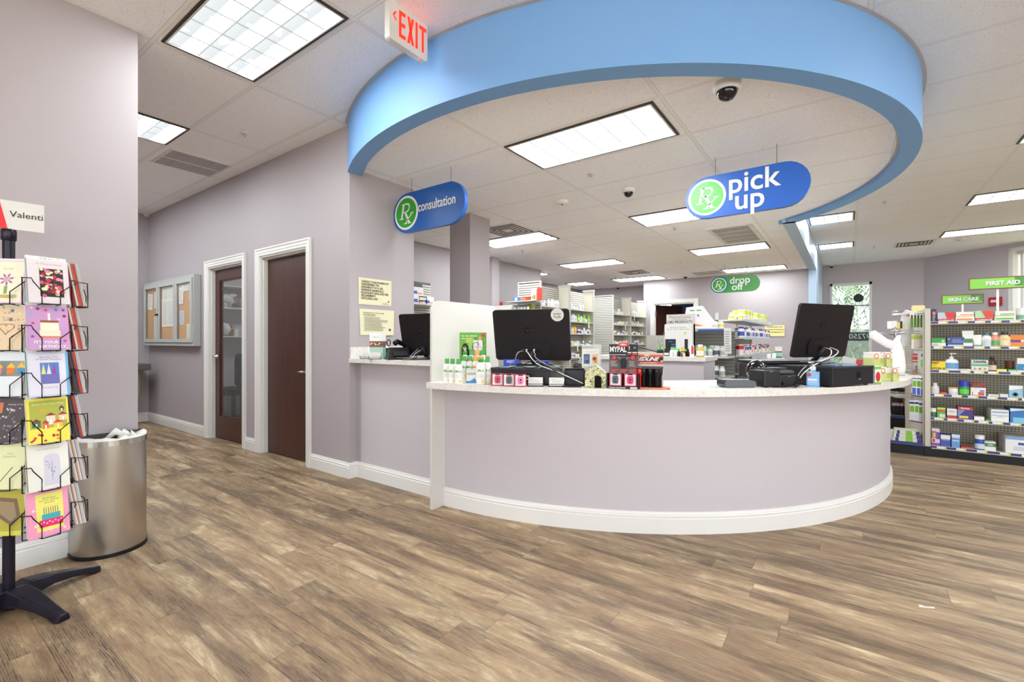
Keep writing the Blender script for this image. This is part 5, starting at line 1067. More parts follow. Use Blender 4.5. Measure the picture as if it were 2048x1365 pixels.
MB().tube([(-.012, -.003, 0), (-.012, -.003, .062), (.015, -.003, .085), (.042, -.003, .062), (.042, -.003, 0)], .0055, M_CAMO, 6).build('door_frame', t)
p = loc3(1183, 776, ZC, .14); t = thing('photo_stand', 'clear stand with a white card showing two pet photos behind the house', 'sign holder', (p[0], p[1], ZC), facing(p[0], p[1]))
MB().box(-.062, .062, 0, .003, 0, .262, M_CLEAR).box(-.062, .062, -.012, .05, 0, .003, M_CLEAR).build('stand', t)
mb = MB().box(-.058, .05, -.0025, -.0005, .01, .235, M_PAPER); mb.text('Emotional Support Pet Fund', .0065, -.003, .215, -.003, mat((200, 60, 70), .5))
for s_, a_, b_ in ((-1, (30, 40, 70), (60, 110, 210)), (1, (190, 120, 70), (120, 60, 30))):
    xc = -.004 + s_ * .026; mb.face(xc - .023, xc + .023, .135, .205, -.003, mat((190, 220, 226), .5)); mb.face(xc - .019, xc + .019, .139, .201, -.0034, mat((226, 180, 140) if s_ > 0 else (90, 80, 84), .5)); mb.prismy(circle_pts(xc - .003, .172, .013, 12), -.0042, -.0034, mat(b_, .5)); mb.prismy(circle_pts(xc + .003, .155, .01, 12), -.0046, -.0036, mat(a_, .5))
mb.lines(-.05, .04, .09, .125, 4, -.003, mat((150, 150, 156), .6)); mb.build('card', t)
# MYPAL display
p = loc3(1245, 778, ZC, .015); a = facing(p[0], p[1]) - R(10); t = thing('alarm_display', 'black and red MYPAL alarm display with two boxed alarms', 'display stand', p, a)
Kp, Gp, Rp = mat((28, 26, 30), .4), mat((84, 74, 74), .5), mat((214, 36, 34), .4)
mb = MB().box(-.095, .095, 0, .09, 0, .012, Kp).box(-.095, -.09, 0, .09, .012, .09, Kp).box(.09, .095, 0, .09, .012, .09, Kp).box(-.095, .095, .086, .09, 0, .12, Kp); mb.text('Protect Yourself with', .011, -.03, .006, -.0008, M_WHITEP, bold=.0003); mb.face(.045, .085, .002, .011, -.0008, M_WHITEP); mb.build('tray', t)
def tilted(mb, x0, x1, za, zb, ya, yb, m): return mb.add([(x0, ya, za), (x1, ya, za), (x1, yb, zb), (x0, yb, zb), (x0, ya + .004, za), (x1, ya + .004, za), (x1, yb + .004, zb), (x0, yb + .004, zb)], [(0, 1, 2, 3), (7, 6, 5, 4), (1, 5, 6, 2), (0, 3, 7, 4), (3, 2, 6, 7)], m)
mb = MB(); tilted(mb, -.09, .088, .085, .12, .045, .06, Gp); tilted(mb, -.092, .08, .12, .195, .062, .075, Gp); tilted(mb, -.092, .08, .195, .265, .062, .066, Kp)
mb.prismy([(-.035 + .035 * math.cos(R(20 * i)) + .03, .262 + .014 * math.sin(R(20 * i))) for i in range(18)], .058, .062, Rp); mb.build('header', t)
mb = MB(); mb.text('HERO', .014, -.005, .262, .057, M_WHITEP, bold=.0006); mb.text('MYPAL', .046, -.088, .232, .06, M_WHITEP, 'LEFT', 0, .0016, sx=.72); mb.text('!', .03, .03, .24, .06, M_WHITEP, bold=.001); mb.face(.02, .042, .212, .218, .06, M_WHITEP); mb.face(.02, .042, .203, .209, .06, Rp); mb.face(.048, .076, .212, .218, .06, M_WHITEP); mb.face(.048, .076, .2, .209, .06, Rp); mb.text('!!!', .016, .062, .242, .06, M_WHITEP)
mb.face(-.088, .01, .199, .202, .06, M_WHITEP)
for s_ in (-1, 1): mb.prismy(circle_pts(-.005 + s_ * .056, .183, .012, 14), .057, .066, Rp); mb.tube([(-.005 + s_ * .04, .06, .183), (-.005 + s_ * .025, .06, .183), (-.005 + s_ * .016, .06, .172)], .001, M_WHITEP, 4); mb.lines(-.005 + s_ * .056 - .022, -.005 + s_ * .056 + .022, .128, .165, 4, .06, mat((206, 196, 190), .5), .3)
for i in range(3): mb.face(-.08 + .056 * i, -.034 + .056 * i, .105, .112, .049, Rp); mb.lines(-.08 + .056 * i, -.034 + .056 * i, .09, .104, 3, .046, mat((160, 152, 150), .5))
mb.build('lettering', t)
MB().prismy([(-.018, .122), (.01, .122), (.013, .15), (.013, .17), (.008, .178), (-.016, .178), (-.021, .17), (-.021, .15)], .048, .061, M_BLACK).build('printed_device', t, .002)
for k, (cc_, lab, dx) in enumerate((((70, 70, 76), 'boxed dark grey alarm standing in the MYPAL display', -.044), ((214, 40, 110), 'boxed hot pink alarm standing in the MYPAL display', .044))):
    alarm_box(0, 0, cc_, lab, ZC + .013, rz=a, xyz=(p[0] + dx * math.cos(a) - .012 * math.sin(a), p[1] + dx * math.sin(a) + .012 * math.cos(a), 0))
# flashlight display
p = loc3(1305, 778.5, ZC, .03); a = facing(p[0], p[1]) - R(2); t = thing('flashlight_display', 'REDLINE flashlight display board on an orange tray', 'display stand', p, a)
Or = mat((226, 70, 34), .4); mb = MB().box(-.115, .1, -.02, .08, 0, .008, Or); mb.face(-.11, .08, .001, .007, -.0206, mat((246, 150, 110), .4)); mb.build('tray', t, .002)
MB().box(-.13, .06, .08, .084, .0, .21, mat((206, 202, 188), .5)).build('board', t)
mb = MB(); yb = .079; mb.face(-.13, .06, .187, .2, yb, Or); mb.face(-.13, .06, .158, .187, yb - .0002, Kp); mb.face(-.13, .06, .142, .158, yb, Or); mb.text('REDLINE', .03, -.04, .173, yb - .0014, M_WHITEP, 'CENTER', .5, .0012, sx=1.15); mb.text('cc', .016, .052, .163, yb - .0014, M_WHITEP, bold=.0008); mb.text('HERO', .011, -.035, .194, yb - .001, M_WHITEP, bold=.0006); mb.text('HIGH QUALITY FLASHLIGHTS', .0075, -.03, .15, yb - .001, M_WHITEP, bold=.0002)
mb.face(-.095, .06, .112, .13, yb, mat((74, 74, 72), .4)); mb.face(-.09, -.065, .116, .126, yb - .0006, M_GREYINK); mb.prismy(circle_pts(-.112, .121, .0045, 10), yb - .0008, yb, M_INK); mb.build('board_print', t)
def flashlight(fx, fy, col, label, big=True):
    x_, y_ = p[0] + fx * math.cos(a) - fy * math.sin(a), p[1] + fx * math.sin(a) + fy * math.cos(a); s_ = 1 if big else .75
    t = thing('flashlight', label, 'flashlight', (x_, y_, ZC + .0085), a); m_ = mat(col, .25, .3)
    MB().lathe([(.011, 0), (.0125, .008), (.0125, .06), (.014, .068), (.0165, .078), (.0175, .098), (.0165, .108)], m_, 18).build('barrel', t); MB().lathe([(.0165, .1075), (.018, .109), (.017, .112), (.001, .1115)], M_BLACKG, 18).build('lens_ring', t)
    if not big: MB().at(0, 0, 0).face(-.005, .005, .02, .055, -.0128, mat((240, 220, 60), .4)).build('yellow_label', t)
flashlight(-.076, -.008, (206, 30, 24), 'red flashlight standing left in the orange tray', False)
for k in range(3): flashlight(-.052 + .037 * k, .0, (22, 20, 22), 'black flashlight in the orange tray, %s of the front three' % ('left', 'middle', 'right')[k])
for k in range(3): flashlight(-.034 + .037 * k, .036, (22, 20, 22), 'black flashlight behind the front row in the orange tray, %s' % ('left', 'middle', 'right')[k])
# papers, red leaflet, blue pen, terminal
tag(MB().box(-.13, .13, -.09, .09, 0, .0025, M_PAPER).build('paper_sheet', None, 0, loc3(1368, 777, ZC, .06), .15), 'white papers on the counter right of the flashlights', 'papers')
tag(MB().box(-.1, .07, -.06, .07, 0, .0022, mat((236, 236, 240), .6)).build('paper_sheet', None, 0, loc3(1345, 774.5, ZC + .0026, .1), .5), 'upper white sheet turned askew right of the flashlights', 'papers')
tag(MB().box(-.08, .08, -.02, .02, 0, .001, mat((120, 168, 130), .5)).build('green_slip', None, 0, loc3(1436, 774.5, ZC, .0), .2), 'thin green slip on the counter left of the card terminal', 'paper slip')
p = loc3(1481, 776, ZC, .03); t = thing('card_terminal', 'dark grey card payment terminal lying on the round counter', 'card terminal', p, YAW + R(6))
mb = MB(); mb.prismy([(-.1, .006), (-.085, 0), (.085, 0), (.105, .012), (.1, .035), (.06, .046), (-.08, .048), (-.1, .036)], 0, .09, mat((72, 74, 80), .35), False); mb.build('body', t, .007); MB().prismy([(-.105, .018), (-.075, .018), (-.085, .05), (-.1, .046)], .003, .087, mat((50, 50, 54), .25)).build('card_slot', t, .003)
# globe-shaped scanner
p = loc3(1512, 773, ZC, .12); t = thing('presentation_scanner', 'glossy black rounded scanner behind the card terminal', 'barcode scanner', p, YAW + R(30)); gl = mat((10, 9, 11), .06, coat=.6)
mb = MB(); mb.lathe([(.055, 0), (.06, .01), (.035, .03), (.03, .05)], gl, 24); mb.build('foot', t); mb = MB(); mb.sphere(0, 0, .095, .06, gl, 24, 1.12); mb.build('head', t)
MB().at(.035, -.02, .09, R(40), R(90)).lathe([(.042, 0), (.04, .025)], M_BLACKG, 20).build('reading_face', t)
# label printer
p = loc3(1562, 775.5, ZC, .05); t = thing('label_printer', 'boxy black receipt printer with an open grey lid on the round counter', 'receipt printer', p, YAW + R(12)); K_ = mat((36, 34, 38), .38)
mb = MB(); mb.box(-.12, -.0, 0, .14, 0, .105, K_).box(0, .125, .01, .14, 0, .075, K_); mb.build('housing', t, .01)
MB().box(.0, .12, .02, .13, .076, .1, mat((70, 66, 66), .3)).build('lid', t, .01); MB().box(-.1, .1, .06, .14, .1055, .115, mat((58, 54, 56), .35)).build('paper_cover', t, .004)
MB().text('EPSON', .007, .07, .062, .0085, M_GREYINK, bold=.0002).face(-.08, -.06, .094, .098, -.001, M_GREYINK).build('lettering', t); MB().box(.01, .025, .007, .012, .012, .03, M_BLACKG).build('front_port', t); MB().box(.1, .115, .007, .012, .012, .03, M_BLACKG).build('front_port', t)
# second drawer system
c2 = spot(1665, 775.3); c3 = spot(1749, 769.3); tg = (c3[0] - c2[0], c3[1] - c2[1]); L = math.hypot(*tg); tg = (tg[0] / L, tg[1] / L)
cash_drawer(c2, tg, .44, .4, .125, 'large black cash drawer under the right monitor', hole=True); dz2 = ZC + .126
x, y, z = m3c(3.12, 1648, CAMH + 20 / 930 * 3.12)
monitor('computer_monitor', 'tilted black monitor back on the right end of the round counter', (x, y, z), R(57), R(11), .52, .36, dz2 + .0, ring=True)
q = (c2[0] - .05 * tg[0] - .16 * tg[1], c2[1] - .05 * tg[1] + .16 * tg[0])
# flat keyboard-like black tray left of the monitor
t = thing('second_drawer', 'flat black drawer unit left of the right cash drawer', 'cash drawer', (q[0] - .06, q[1] + .2, ZC), YAW + R(2)); MB().box(-.22, .2, 0, .3, .02, .125, mat((32, 30, 32), .4)).build('housing', t, .006); MB().box(-.225, .205, -.004, .3, .128, .15, mat((26, 24, 26), .35)).build('lid', t, .006)
for xx in (-.15, .13): MB().cyl(xx, .05, 0, .022, .015, M_BLACK, 10).build('foot', t)
# hand sanitizer
p = loc3(1626, 773.5, ZC, -.0); t = thing('sanitizer_bottle', 'clear blue pump bottle of hand sanitizer before the right drawer', 'sanitizer bottle', p, facing(p[0], p[1]))
BLq = mat((120, 180, 236), .1, alpha=.75); MB().prismz(rrect(.07, .042, .012), 0, .095, BLq, True).lathe([(.02, .094), (.012, .106)], BLq, 16).build('body', t, .003)
MB().lathe([(.015, .104), (.016, .122), (.01, .127)], M_WHITEP, 16).lathe([(.004, .127), (.004, .148)], M_WHITEP, 8).box(-.026, .008, -.006, .006, .146, .155, M_WHITEP).build('pump', t, .001)
MB().face(-.028, .028, .012, .08, -.0216, mat((130, 176, 226), .4)).face(-.028, .02, .04, .05, -.022, mat((226, 232, 240), .4)).prismy(circle_pts(-.02, .075, .012, 12, ), -.0225, -.0218, mat((200, 50, 60), .4)).text('SANITIZER', .009, 0, .03, -.0222, M_WHITEP).build('label', t); MB().box(-.038, -.02, -.012, .012, .084, .1, mat((60, 190, 70), .4)).build('green_tag', t)
# cables around the right drawer
for k, (pp, m_, lab) in enumerate([
    ([pt(1652, 696, 3.0), pt(1662, 700, 2.93), pt(1660, 712, 2.9), pt(1640, 722, 2.85), pt(1610, 735, 2.82), pt(1596, 752, 2.84)], WCb, 'white cable from the right monitor down to the printer'),
    ([pt(1660, 695, 3.0), pt(1676, 702, 2.92), pt(1668, 712, 2.86), pt(1640, 724, 2.82), pt(1612, 742, 2.8), pt(1600, 756, 2.82)], WCb, 'second white cable from the right monitor'),
    ([pt(1668, 712, 3.05), pt(1650, 722, 2.85), pt(1622, 728, 2.8), pt(1602, 745, 2.79), pt(1594, 762, 2.8), pt(1580, 772, 2.84), pt(1562, 775, 2.84)], M_BLACK, 'black cable curling down beside the sanitizer'),
    ([pt(1520, 771, 2.86), pt(1535, 776, 2.83), pt(1560, 777.5, 2.82), pt(1588, 775.5, 2.83), pt(1600, 768, 2.84), pt(1590, 772, 2.85), pt(1545, 775, 2.84)], M_BLACK, 'black cable lying in front of the boxy printer'),
    ([pt(1600, 724, 3.1), pt(1640, 722, 3.0), pt(1665, 722, 2.95), pt(1690, 733, 2.95), pt(1712, 737, 2.97), pt(1728, 748, 3.02)], mat((150, 146, 150), .4), 'grey cable running over the right drawer into its port')]):
    tubeobj('cable', pp, .0034, m_, lab, 'cable')
tag(MB().box(-.09, .09, -.05, .05, 0, .01, mat((150, 180, 220), .5)).build('blue_folder', None, 0, (c2[0] + .03, c2[1] + .25, dz2), .9), 'pale blue folder on top of the right cash drawer', 'folder')
p = (c2[0] + .1, c2[1] + .38, dz2 + .0); t = tag(MB().at(0, 0, 0, 0, 0, R(12)).box(-.06, .05, 0, .006, .0, .045, M_PAPER).box(.015, .05, -.002, .0, .002, .045, mat((210, 40, 44), .4)).build('folded_card', None, 0, p, facing(p[0], p[1])), 'folded white card with red print on the right cash drawer', 'card')
# green and white bandage boxes, stacked by the bag stand
def gbox(cx, cy, z, rz, w_, label, h_=.135):
    t = thing('green_box', label, 'product box', (cx, cy, z), rz); gr = mat((196, 206, 130), .45)
    MB().box(-w_ / 2, w_ / 2, 0, .075, 0, h_, gr).box(-w_ / 2 - .0004, w_ / 2 + .0004, -.0004, .0754, h_ * .6, h_ + .0004, mat((240, 236, 230), .45)).build('carton', t)
    mb = MB(); 
    mb.quad([(w_ * .1, -.001, h_ * .98), (w_ * .1, -.001, h_ * .88), (w_ * .24, -.001, h_ * .98)], mat((220, 44, 40), .4)); mb.text('OTC', .011, w_ * .35, h_ * .93, -.001, M_INK); mb.lines(w_ * .12, w_ * .46, h_ * .2, h_ * .58, 6, -.001, mat((140, 150, 80), .5)); mb.lines(w_ * .12, w_ * .46, h_ * .66, h_ * .84, 3, -.001, mat((170, 170, 170), .5))
    mb.prismy(circle_pts(-w_ * .24, h_ * .72, .022, 16), -.0012, -.0004, mat((214, 140, 110), .4)); mb.prismy(circle_pts(-w_ * .24, h_ * .74, .012, 14), -.0018, -.0012, mat((244, 238, 230), .4)); mb.build('print', t)
bd = loc3(1752, 763.5, ZC, .0)
pA = spot(1776, 762); pB = spot(1788, 761.0)
rz = YAW + R(12)
gh = .102
def gp(px, dz_, w_, lab): q = spot(px, 762.5); gbox(q[0], q[1], ZC + dz_, rz, w_, lab, gh)
gp(1771, 0, .094, 'green and white box, bottom row left of the stack'); gp(1792.5, 0, .052, 'green and white box, bottom row right of the stack')
gp(1758, gh + .001, .096, 'green and white box, upper row left of the stack'); gp(1779, gh + .001, .052, 'green and white box, upper row right of the stack')
pp_ = spot(1756, 768.8); t = tag(MB().box(-.025, .025, 0, .03, 0, .12, M_WHITEP).face(-.025, .025, .1, .115, -.0006, mat((110, 200, 60), .4)).face(-.025, .025, 0, .015, -.0006, mat((110, 200, 60), .4)).prismy([(.018 * math.cos(a_), .05 + .032 * math.sin(a_)) for a_ in [R(20 * i) for i in range(18)]], -.0012, -.0004, mat((206, 40, 40), .4)).build('narrow_carton', None, 0, (pp_[0], pp_[1], ZC), rz), 'narrow white carton with a red oval beside the right drawer', 'product box')
# bag stand with a white plastic bag
p = (spot(1790, 757)); bx, by = p[0] + .02, p[1] + .28
t = thing('bag_stand', 'chrome post bag stand at the right end of the round counter', 'bag stand', (bx, by, ZC)); mb = MB()
MB().prismz(rrect(.3, .25, .02), 0, .008, M_WHITE, True).build('base', t); MB().lathe([(.009, 0), (.009, .36)], mat((150, 146, 146), .3, .8), 10).build('post', t)
dx_, dy_ = math.cos(YAW), math.sin(YAW)
for s_ in (-1, 1): MB().tube([(s_ * .0, 0, .33), (-.1 * dx_ + s_ * .02 * dy_, -.1 * dy_, .35), (-.2 * dx_, -.2 * dy_, .345), (-.215 * dx_, -.215 * dy_, .36)], .0035, M_CHROME, 6).build('arm', t) if s_ < 0 else MB().tube([(0, 0, .35), (.1 * dx_, .1 * dy_, .35)], .0035, M_CHROME, 6).build('arm', t)
bagm = mat((240, 234, 236), .45, name='white_bag_film'); rb = random.Random(4)
def sheet(name, pts_fn, nu, nv, m, loc, rz, th=.002):
    vs = [pts_fn(i / nu, j / nv) for j in range(nv + 1) for i in range(nu + 1)]; fs = [(j * (nu + 1) + i, j * (nu + 1) + i + 1, (j + 1) * (nu + 1) + i + 1, (j + 1) * (nu + 1) + i) for j in range(nv) for i in range(nu)]
    o = MB().add(vs, fs, m, True).build(name, None, 0, loc, rz); s_ = o.modifiers.new('thickness', 'SOLIDIFY'); s_.thickness = th; return o
mb = MB()
def strip(pts, ws, seg=10):
    vs = []
    for (p, w_) in zip(pts, ws):
        for i in range(seg): an = 2 * PI * i / seg; vs.append((p[0] + .2 * w_ * math.cos(an), p[1] + .45 * w_ * math.cos(an) + rb.uniform(-.004, .004), p[2] + w_ * math.sin(an)))
    n_ = len(pts); mb.add(vs, [(j * seg + i, (j + 1) * seg + i, (j + 1) * seg + (i + 1) % seg, j * seg + (i + 1) % seg) for j in range(n_ - 1) for i in range(seg)] + [tuple(range(seg)), tuple(range((n_ - 1) * seg, n_ * seg))[::-1]], bagm, True)
strip([(-.2, -.02, .335), (-.165, -.025, .33), (-.12, -.03, .30), (-.07, -.035, .265), (-.02, -.035, .25), (.015, -.03, .262), (.035, -.02, .29), (.045, -.01, .33)], [.02, .042, .044, .038, .034, .03, .024, .01])
def vstrip(pts, ws, seg=10):
    vs = []
    for (p, w_) in zip(pts, ws):
        for i in range(seg): an = 2 * PI * i / seg; vs.append((p[0] + w_ * math.cos(an) + rb.uniform(-.003, .003), p[1] + .35 * w_ * math.sin(an), p[2]))
    n_ = len(pts); mb.add(vs, [(j * seg + i, j * seg + (i + 1) % seg, (j + 1) * seg + (i + 1) % seg, (j + 1) * seg + i) for j in range(n_ - 1) for i in range(seg)] + [tuple(range(seg))[::-1], tuple(range((n_ - 1) * seg, n_ * seg))], bagm, True)
vstrip([(.02, -.035, .012), (.022, -.035, .08), (.02, -.035, .15), (.012, -.034, .2), (.004, -.033, .245), (.012, -.03, .29), (.035, -.02, .33)], [.052, .056, .052, .052, .05, .028, .014])
tag(mb.build('plastic_bag', None, 0, (bx - .02, by - .03, ZC + .0), YAW), 'white plastic bag draped over the bag stand arm', 'plastic bag')
# small white trinket in front of wall: pouches hanging on stand
t = tag(MB().box(-.05, -.02, 0, .004, 0, .06, mat((236, 236, 236), .4)).box(-.018, .012, .003, .007, .003, .062, M_WHITEP).box(.012, .03, -.002, .002, -.002, .05, mat((220, 190, 90), .4)).box(.03, .045, .002, .006, 0, .058, mat((40, 40, 44), .4)).box(.046, .062, 0, .004, -.004, .046, mat((180, 190, 90), .4)).build('sample_bundle', None, 0, (bx + .0, by + .02, ZC + .385), facing(bx, by)), 'small bundle of sample packets clipped on top of the bag stand', 'sample packets')
MB().tube([(.0, 0, .36), (.0, .015, .4)], .003, M_CHROME, 6).build('clip', bpy.data.objects['bag_stand'])
# ================================================================== pharmacy shelving and stock
M_SHELF = mat((200, 198, 190), .45, name='off_white_shelf'); M_SLAT = mat((206, 203, 194), .45, name='slat_panel'); M_GROOVE = mat((96, 92, 84), .7)
SZ = [.12, .45, .666, .883, 1.1, 1.316, 1.533, 1.75]
def slats(mb, x0, x1, y0, y1, z0, z1, axis, face_, step=.036):
    """horizontal slats standing proud of a grooved board. axis 'x': board runs along X and shows at y0"""
    n = int((z1 - z0) / step)
    for i in range(n):
        za = z0 + i * step + .009; zb = z0 + (i + 1) * step - .004
        if axis == 'x': mb.box(x0, x1, y0 - .006, y0, za, zb, M_SLAT)
        else: mb.box(x1, x1 + .006, y0, y1, za, zb, M_SLAT)
def shelving(X0, XS, XF, ys, label, zt=2.13, name='slatted_shelving'):
    """spine at XS, open towards +X up to XF; ys = partition positions"""
    t = thing(name, label, 'shelving unit', (XS, ys[0], 0)); W0, WF = X0 - XS, XF - XS
    mb = MB().box(W0, WF, 0, .02, 0, zt, M_GROOVE); slats(mb, W0 + .006, WF - .006, 0, 0, .02, zt - .01, 'x', 0); mb.box(WF - .012, WF + .003, -.01, .022, 0, zt + .01, M_SHELF).box(W0, WF, -.01, .022, zt - .004, zt + .012, M_SHELF).box(W0, W0 + .012, -.01, .022, 0, zt, M_SHELF); mb.build('end_panel', t)
    for i in range(len(ys) - 1):
        a, b = ys[i] - ys[0] + (.02 if i == 0 else .0), ys[i + 1] - ys[0]
        mb = MB().box(-.01, 0, a, b, 0, zt - .02, M_GROOVE); n = int((zt - .04) / .036)
        for k in range(n): mb.box(0, .005, a, b, .02 + k * .036 + .006, .02 + (k + 1) * .036 - .004, M_SLAT)
        mb.build('back_panel', t)
        MB().box(0, WF, b - .02, b, 0, zt, mat((216, 212, 196), .5)).box(-.01, WF + .01, b - .03, b + .012, zt - .0, zt + .035, M_SHELF).box(WF - .02, WF + .004, b - .026, b + .014, 0, zt, M_SHELF).build('partition', t)
        for z in SZ: MB().box(.004, WF - .004, a + .002, b - .022, z - .018, z, M_SHELF).build('shelf', t)
    return t
shelving(-4.41, -4.19, -3.97, [6.27, 7.23, 8.18], 'nearer slatted medicine shelving behind the left monitor')
shelving(-4.41, -4.19, -3.97, [9.09, 10.06, 11.05], 'farther slatted medicine shelving left of the dark doorway')
t = thing('end_shelf', 'shelf bracketed on the slatted end panel above the left monitor', 'shelf', (-4.2, 6.26, 0))
for z in (1.81, 1.655): MB().box(-.22, .27, -.31, -.012, z - .016, z, M_SHELF).build('board', t)
# stock bottles: a dozen shapes shared by many copies
def proto_bottle(r_, h_, capc, bodyc=(240, 240, 238), lab=None, cap_h=.18, sq=False, neck=.6):
    mb = MB(); b = h_ * (1 - cap_h); B = mat(bodyc, .35)
    if sq: mb.box(-r_, r_, -r_, r_, 0, b * .93, B)
    else: mb.lathe([(r_ * .95, 0), (r_, .004), (r_, b * .86), (r_ * neck, b), (r_ * neck, b + .002)], B, 12)
    mb.lathe([(r_ * neck * 1.15, b), (r_ * neck * 1.15, h_)], mat(capc, .4), 12)
    if lab: mb.lathe([(r_ * 1.01, h_ * .15), (r_ * 1.01, h_ * .55)], mat(lab, .45), 12) if not sq else mb.box(-r_ - .0006, r_ + .0006, -r_ - .0006, r_ + .0006, h_ * .15, h_ * .5, mat(lab, .45))
    me = mb.build('stock_bottle'); d_ = me.data; bpy.data.objects.remove(me); return d_, r_, h_
def proto_box(w_, d_, h_, col, lab=None, band=None):
    mb = MB().box(-w_ / 2, w_ / 2, -d_ / 2, d_ / 2, 0, h_, mat(col, .5))
    if lab: mb.box(-w_ / 2 - .0006, w_ / 2 + .0006, -d_ / 2 - .0006, d_ / 2 + .0006, h_ * .55, h_ * .9, mat(lab, .5))
    if band: mb.box(-w_ / 2 - .0008, w_ / 2 + .0008, -d_ / 2 - .0008, d_ / 2 + .0008, h_ * .1, h_ * .28, mat(band, .5))
    me = mb.build('stock_box'); q = me.data; bpy.data.objects.remove(me); return q, w_ / 2, h_
W_ = (240, 240, 238)
PB = {'short white': proto_bottle(.026, .065, W_), 'tall white': proto_bottle(.03, .115, W_, lab=(214, 214, 220)), 'large white': proto_bottle(.04, .13, W_, lab=(226, 226, 232)), 'white and blue': proto_bottle(.028, .085, W_, lab=(60, 70, 160)),
      'white and black': proto_bottle(.026, .075, (40, 40, 46)), 'white and green': proto_bottle(.028, .08, (60, 140, 110), lab=(226, 236, 226)), 'amber orange': proto_bottle(.038, .13, (240, 170, 20), (240, 176, 24)), 'bright green': proto_bottle(.03, .14, (150, 210, 60), (130, 206, 50), (190, 230, 130)),
      'white and purple': proto_bottle(.028, .09, W_, lab=(120, 80, 160)), 'square white': proto_bottle(.028, .08, W_, sq=True, lab=(206, 210, 220)), 'turquoise capped': proto_bottle(.032, .11, (90, 190, 226), lab=(200, 226, 240)), 'yellow labelled': proto_bottle(.028, .08, W_, lab=(236, 220, 70))}
XB = {'white': proto_box(.05, .06, .07, (236, 236, 234), (206, 210, 220)), 'pale blue': proto_box(.045, .06, .08, (220, 228, 236), (120, 160, 210)), 'flat white': proto_box(.09, .07, .035, (236, 236, 234), (210, 212, 216)), 'yellow': proto_box(.06, .05, .04, (240, 190, 40), (230, 170, 30))}
def inst(data, name, loc, rz, label, cat, group):
    o = bpy.data.objects.new(name, data); COL.objects.link(o); o.location = loc; o.rotation_euler = (0, 0, rz); return tag(o, label, cat, group)
rs = random.Random(21)
LV = {1.75: 'top', 1.533: 'second', 1.316: 'third', 1.1: 'fourth', .883: 'fifth'}
def stock_shelf(xa, xb, ya, yb, z, where, seq, dens=.9, two=True):
    y = ya + .03
    while y < yb - .03:
        k = rs.choice(seq); isb = k in PB; data, hw_, h_ = (PB if isb else XB)[k]
        if y + 2 * hw_ > yb - .01: break
        if rs.random() < dens:
            nm = ('pill_bottle', '%s pill bottle' % k, 'medicine bottle') if isb else ('medicine_carton', '%s medicine carton' % k, 'medicine box')
            inst(data, nm[0], (xb - .045 - rs.random() * .03, y + hw_, z + .0006), rs.uniform(-.4, .4), '%s on the %s' % (nm[1], where), nm[2], '%s stock on the %s' % (k, where))
            if two and rs.random() < .1: inst(data, nm[0], (xb - .135, y + hw_ + .005, z + .0006), 0, '%s on the %s' % (nm[1], where), nm[2], '%s stock on the %s' % (k, where))
        y += 2 * hw_ + rs.uniform(.004, .022)
mix = ['short white', 'short white', 'tall white', 'white and blue', 'white and black', 'white and green', 'square white', 'white', 'short white', 'white and purple', 'flat white', 'yellow labelled']
for bi, (ya, yb, nm) in enumerate(((6.3, 7.2, 'first slatted bay'), (7.25, 8.14, 'second slatted bay'), (9.12, 10.02, 'third slatted bay'), (10.08, 11.0, 'fourth slatted bay'))):
    for z in (1.75, 1.533, 1.316, 1.1, .883):
        if bi == 0 and z < 1.5: continue
        if z == .883 and bi != 1: continue
        s_ = list(mix)
        if z == 1.75: s_ = ['large white', 'tall white', 'large white', 'short white', 'white'] + (['turquoise capped'] if bi == 2 else [])
        if bi == 1 and z == 1.533: s_ = ['tall white', 'tall white', 'short white', 'white and black', 'bright green', 'large white']
        if z == 1.316 and bi in (1,): s_ += ['amber orange', 'amber orange', 'white and blue']
        if bi == 3 and z == 1.1: s_ += ['yellow', 'pale blue']
        stock_shelf(-4.19, -3.97, ya, yb - (.25 if z == 1.75 else 0), z, '%s shelf of the %s' % (LV[z], nm), s_)
# hanging shelf talkers
for y, z, k in ((7.95, 1.533, 'second shelf of the second slatted bay'), (9.72, 1.533, 'second shelf of the third slatted bay'), (7.5, 1.1, 'fourth shelf of the second slatted bay'), (10.25, 1.75, 'top shelf of the fourth slatted bay'), (7.6, .883, 'fifth shelf of the second slatted bay')):
    o = MB().at(0, 0, 0, 0, R(6)).box(0, .0015, -.02, .02, -.11, .0, mat((236, 238, 190), .6)).build('shelf_tag', None, 0, (-3.968, y, z)); tag(o, 'long pale yellow tag hanging from the %s' % k, 'shelf tag')
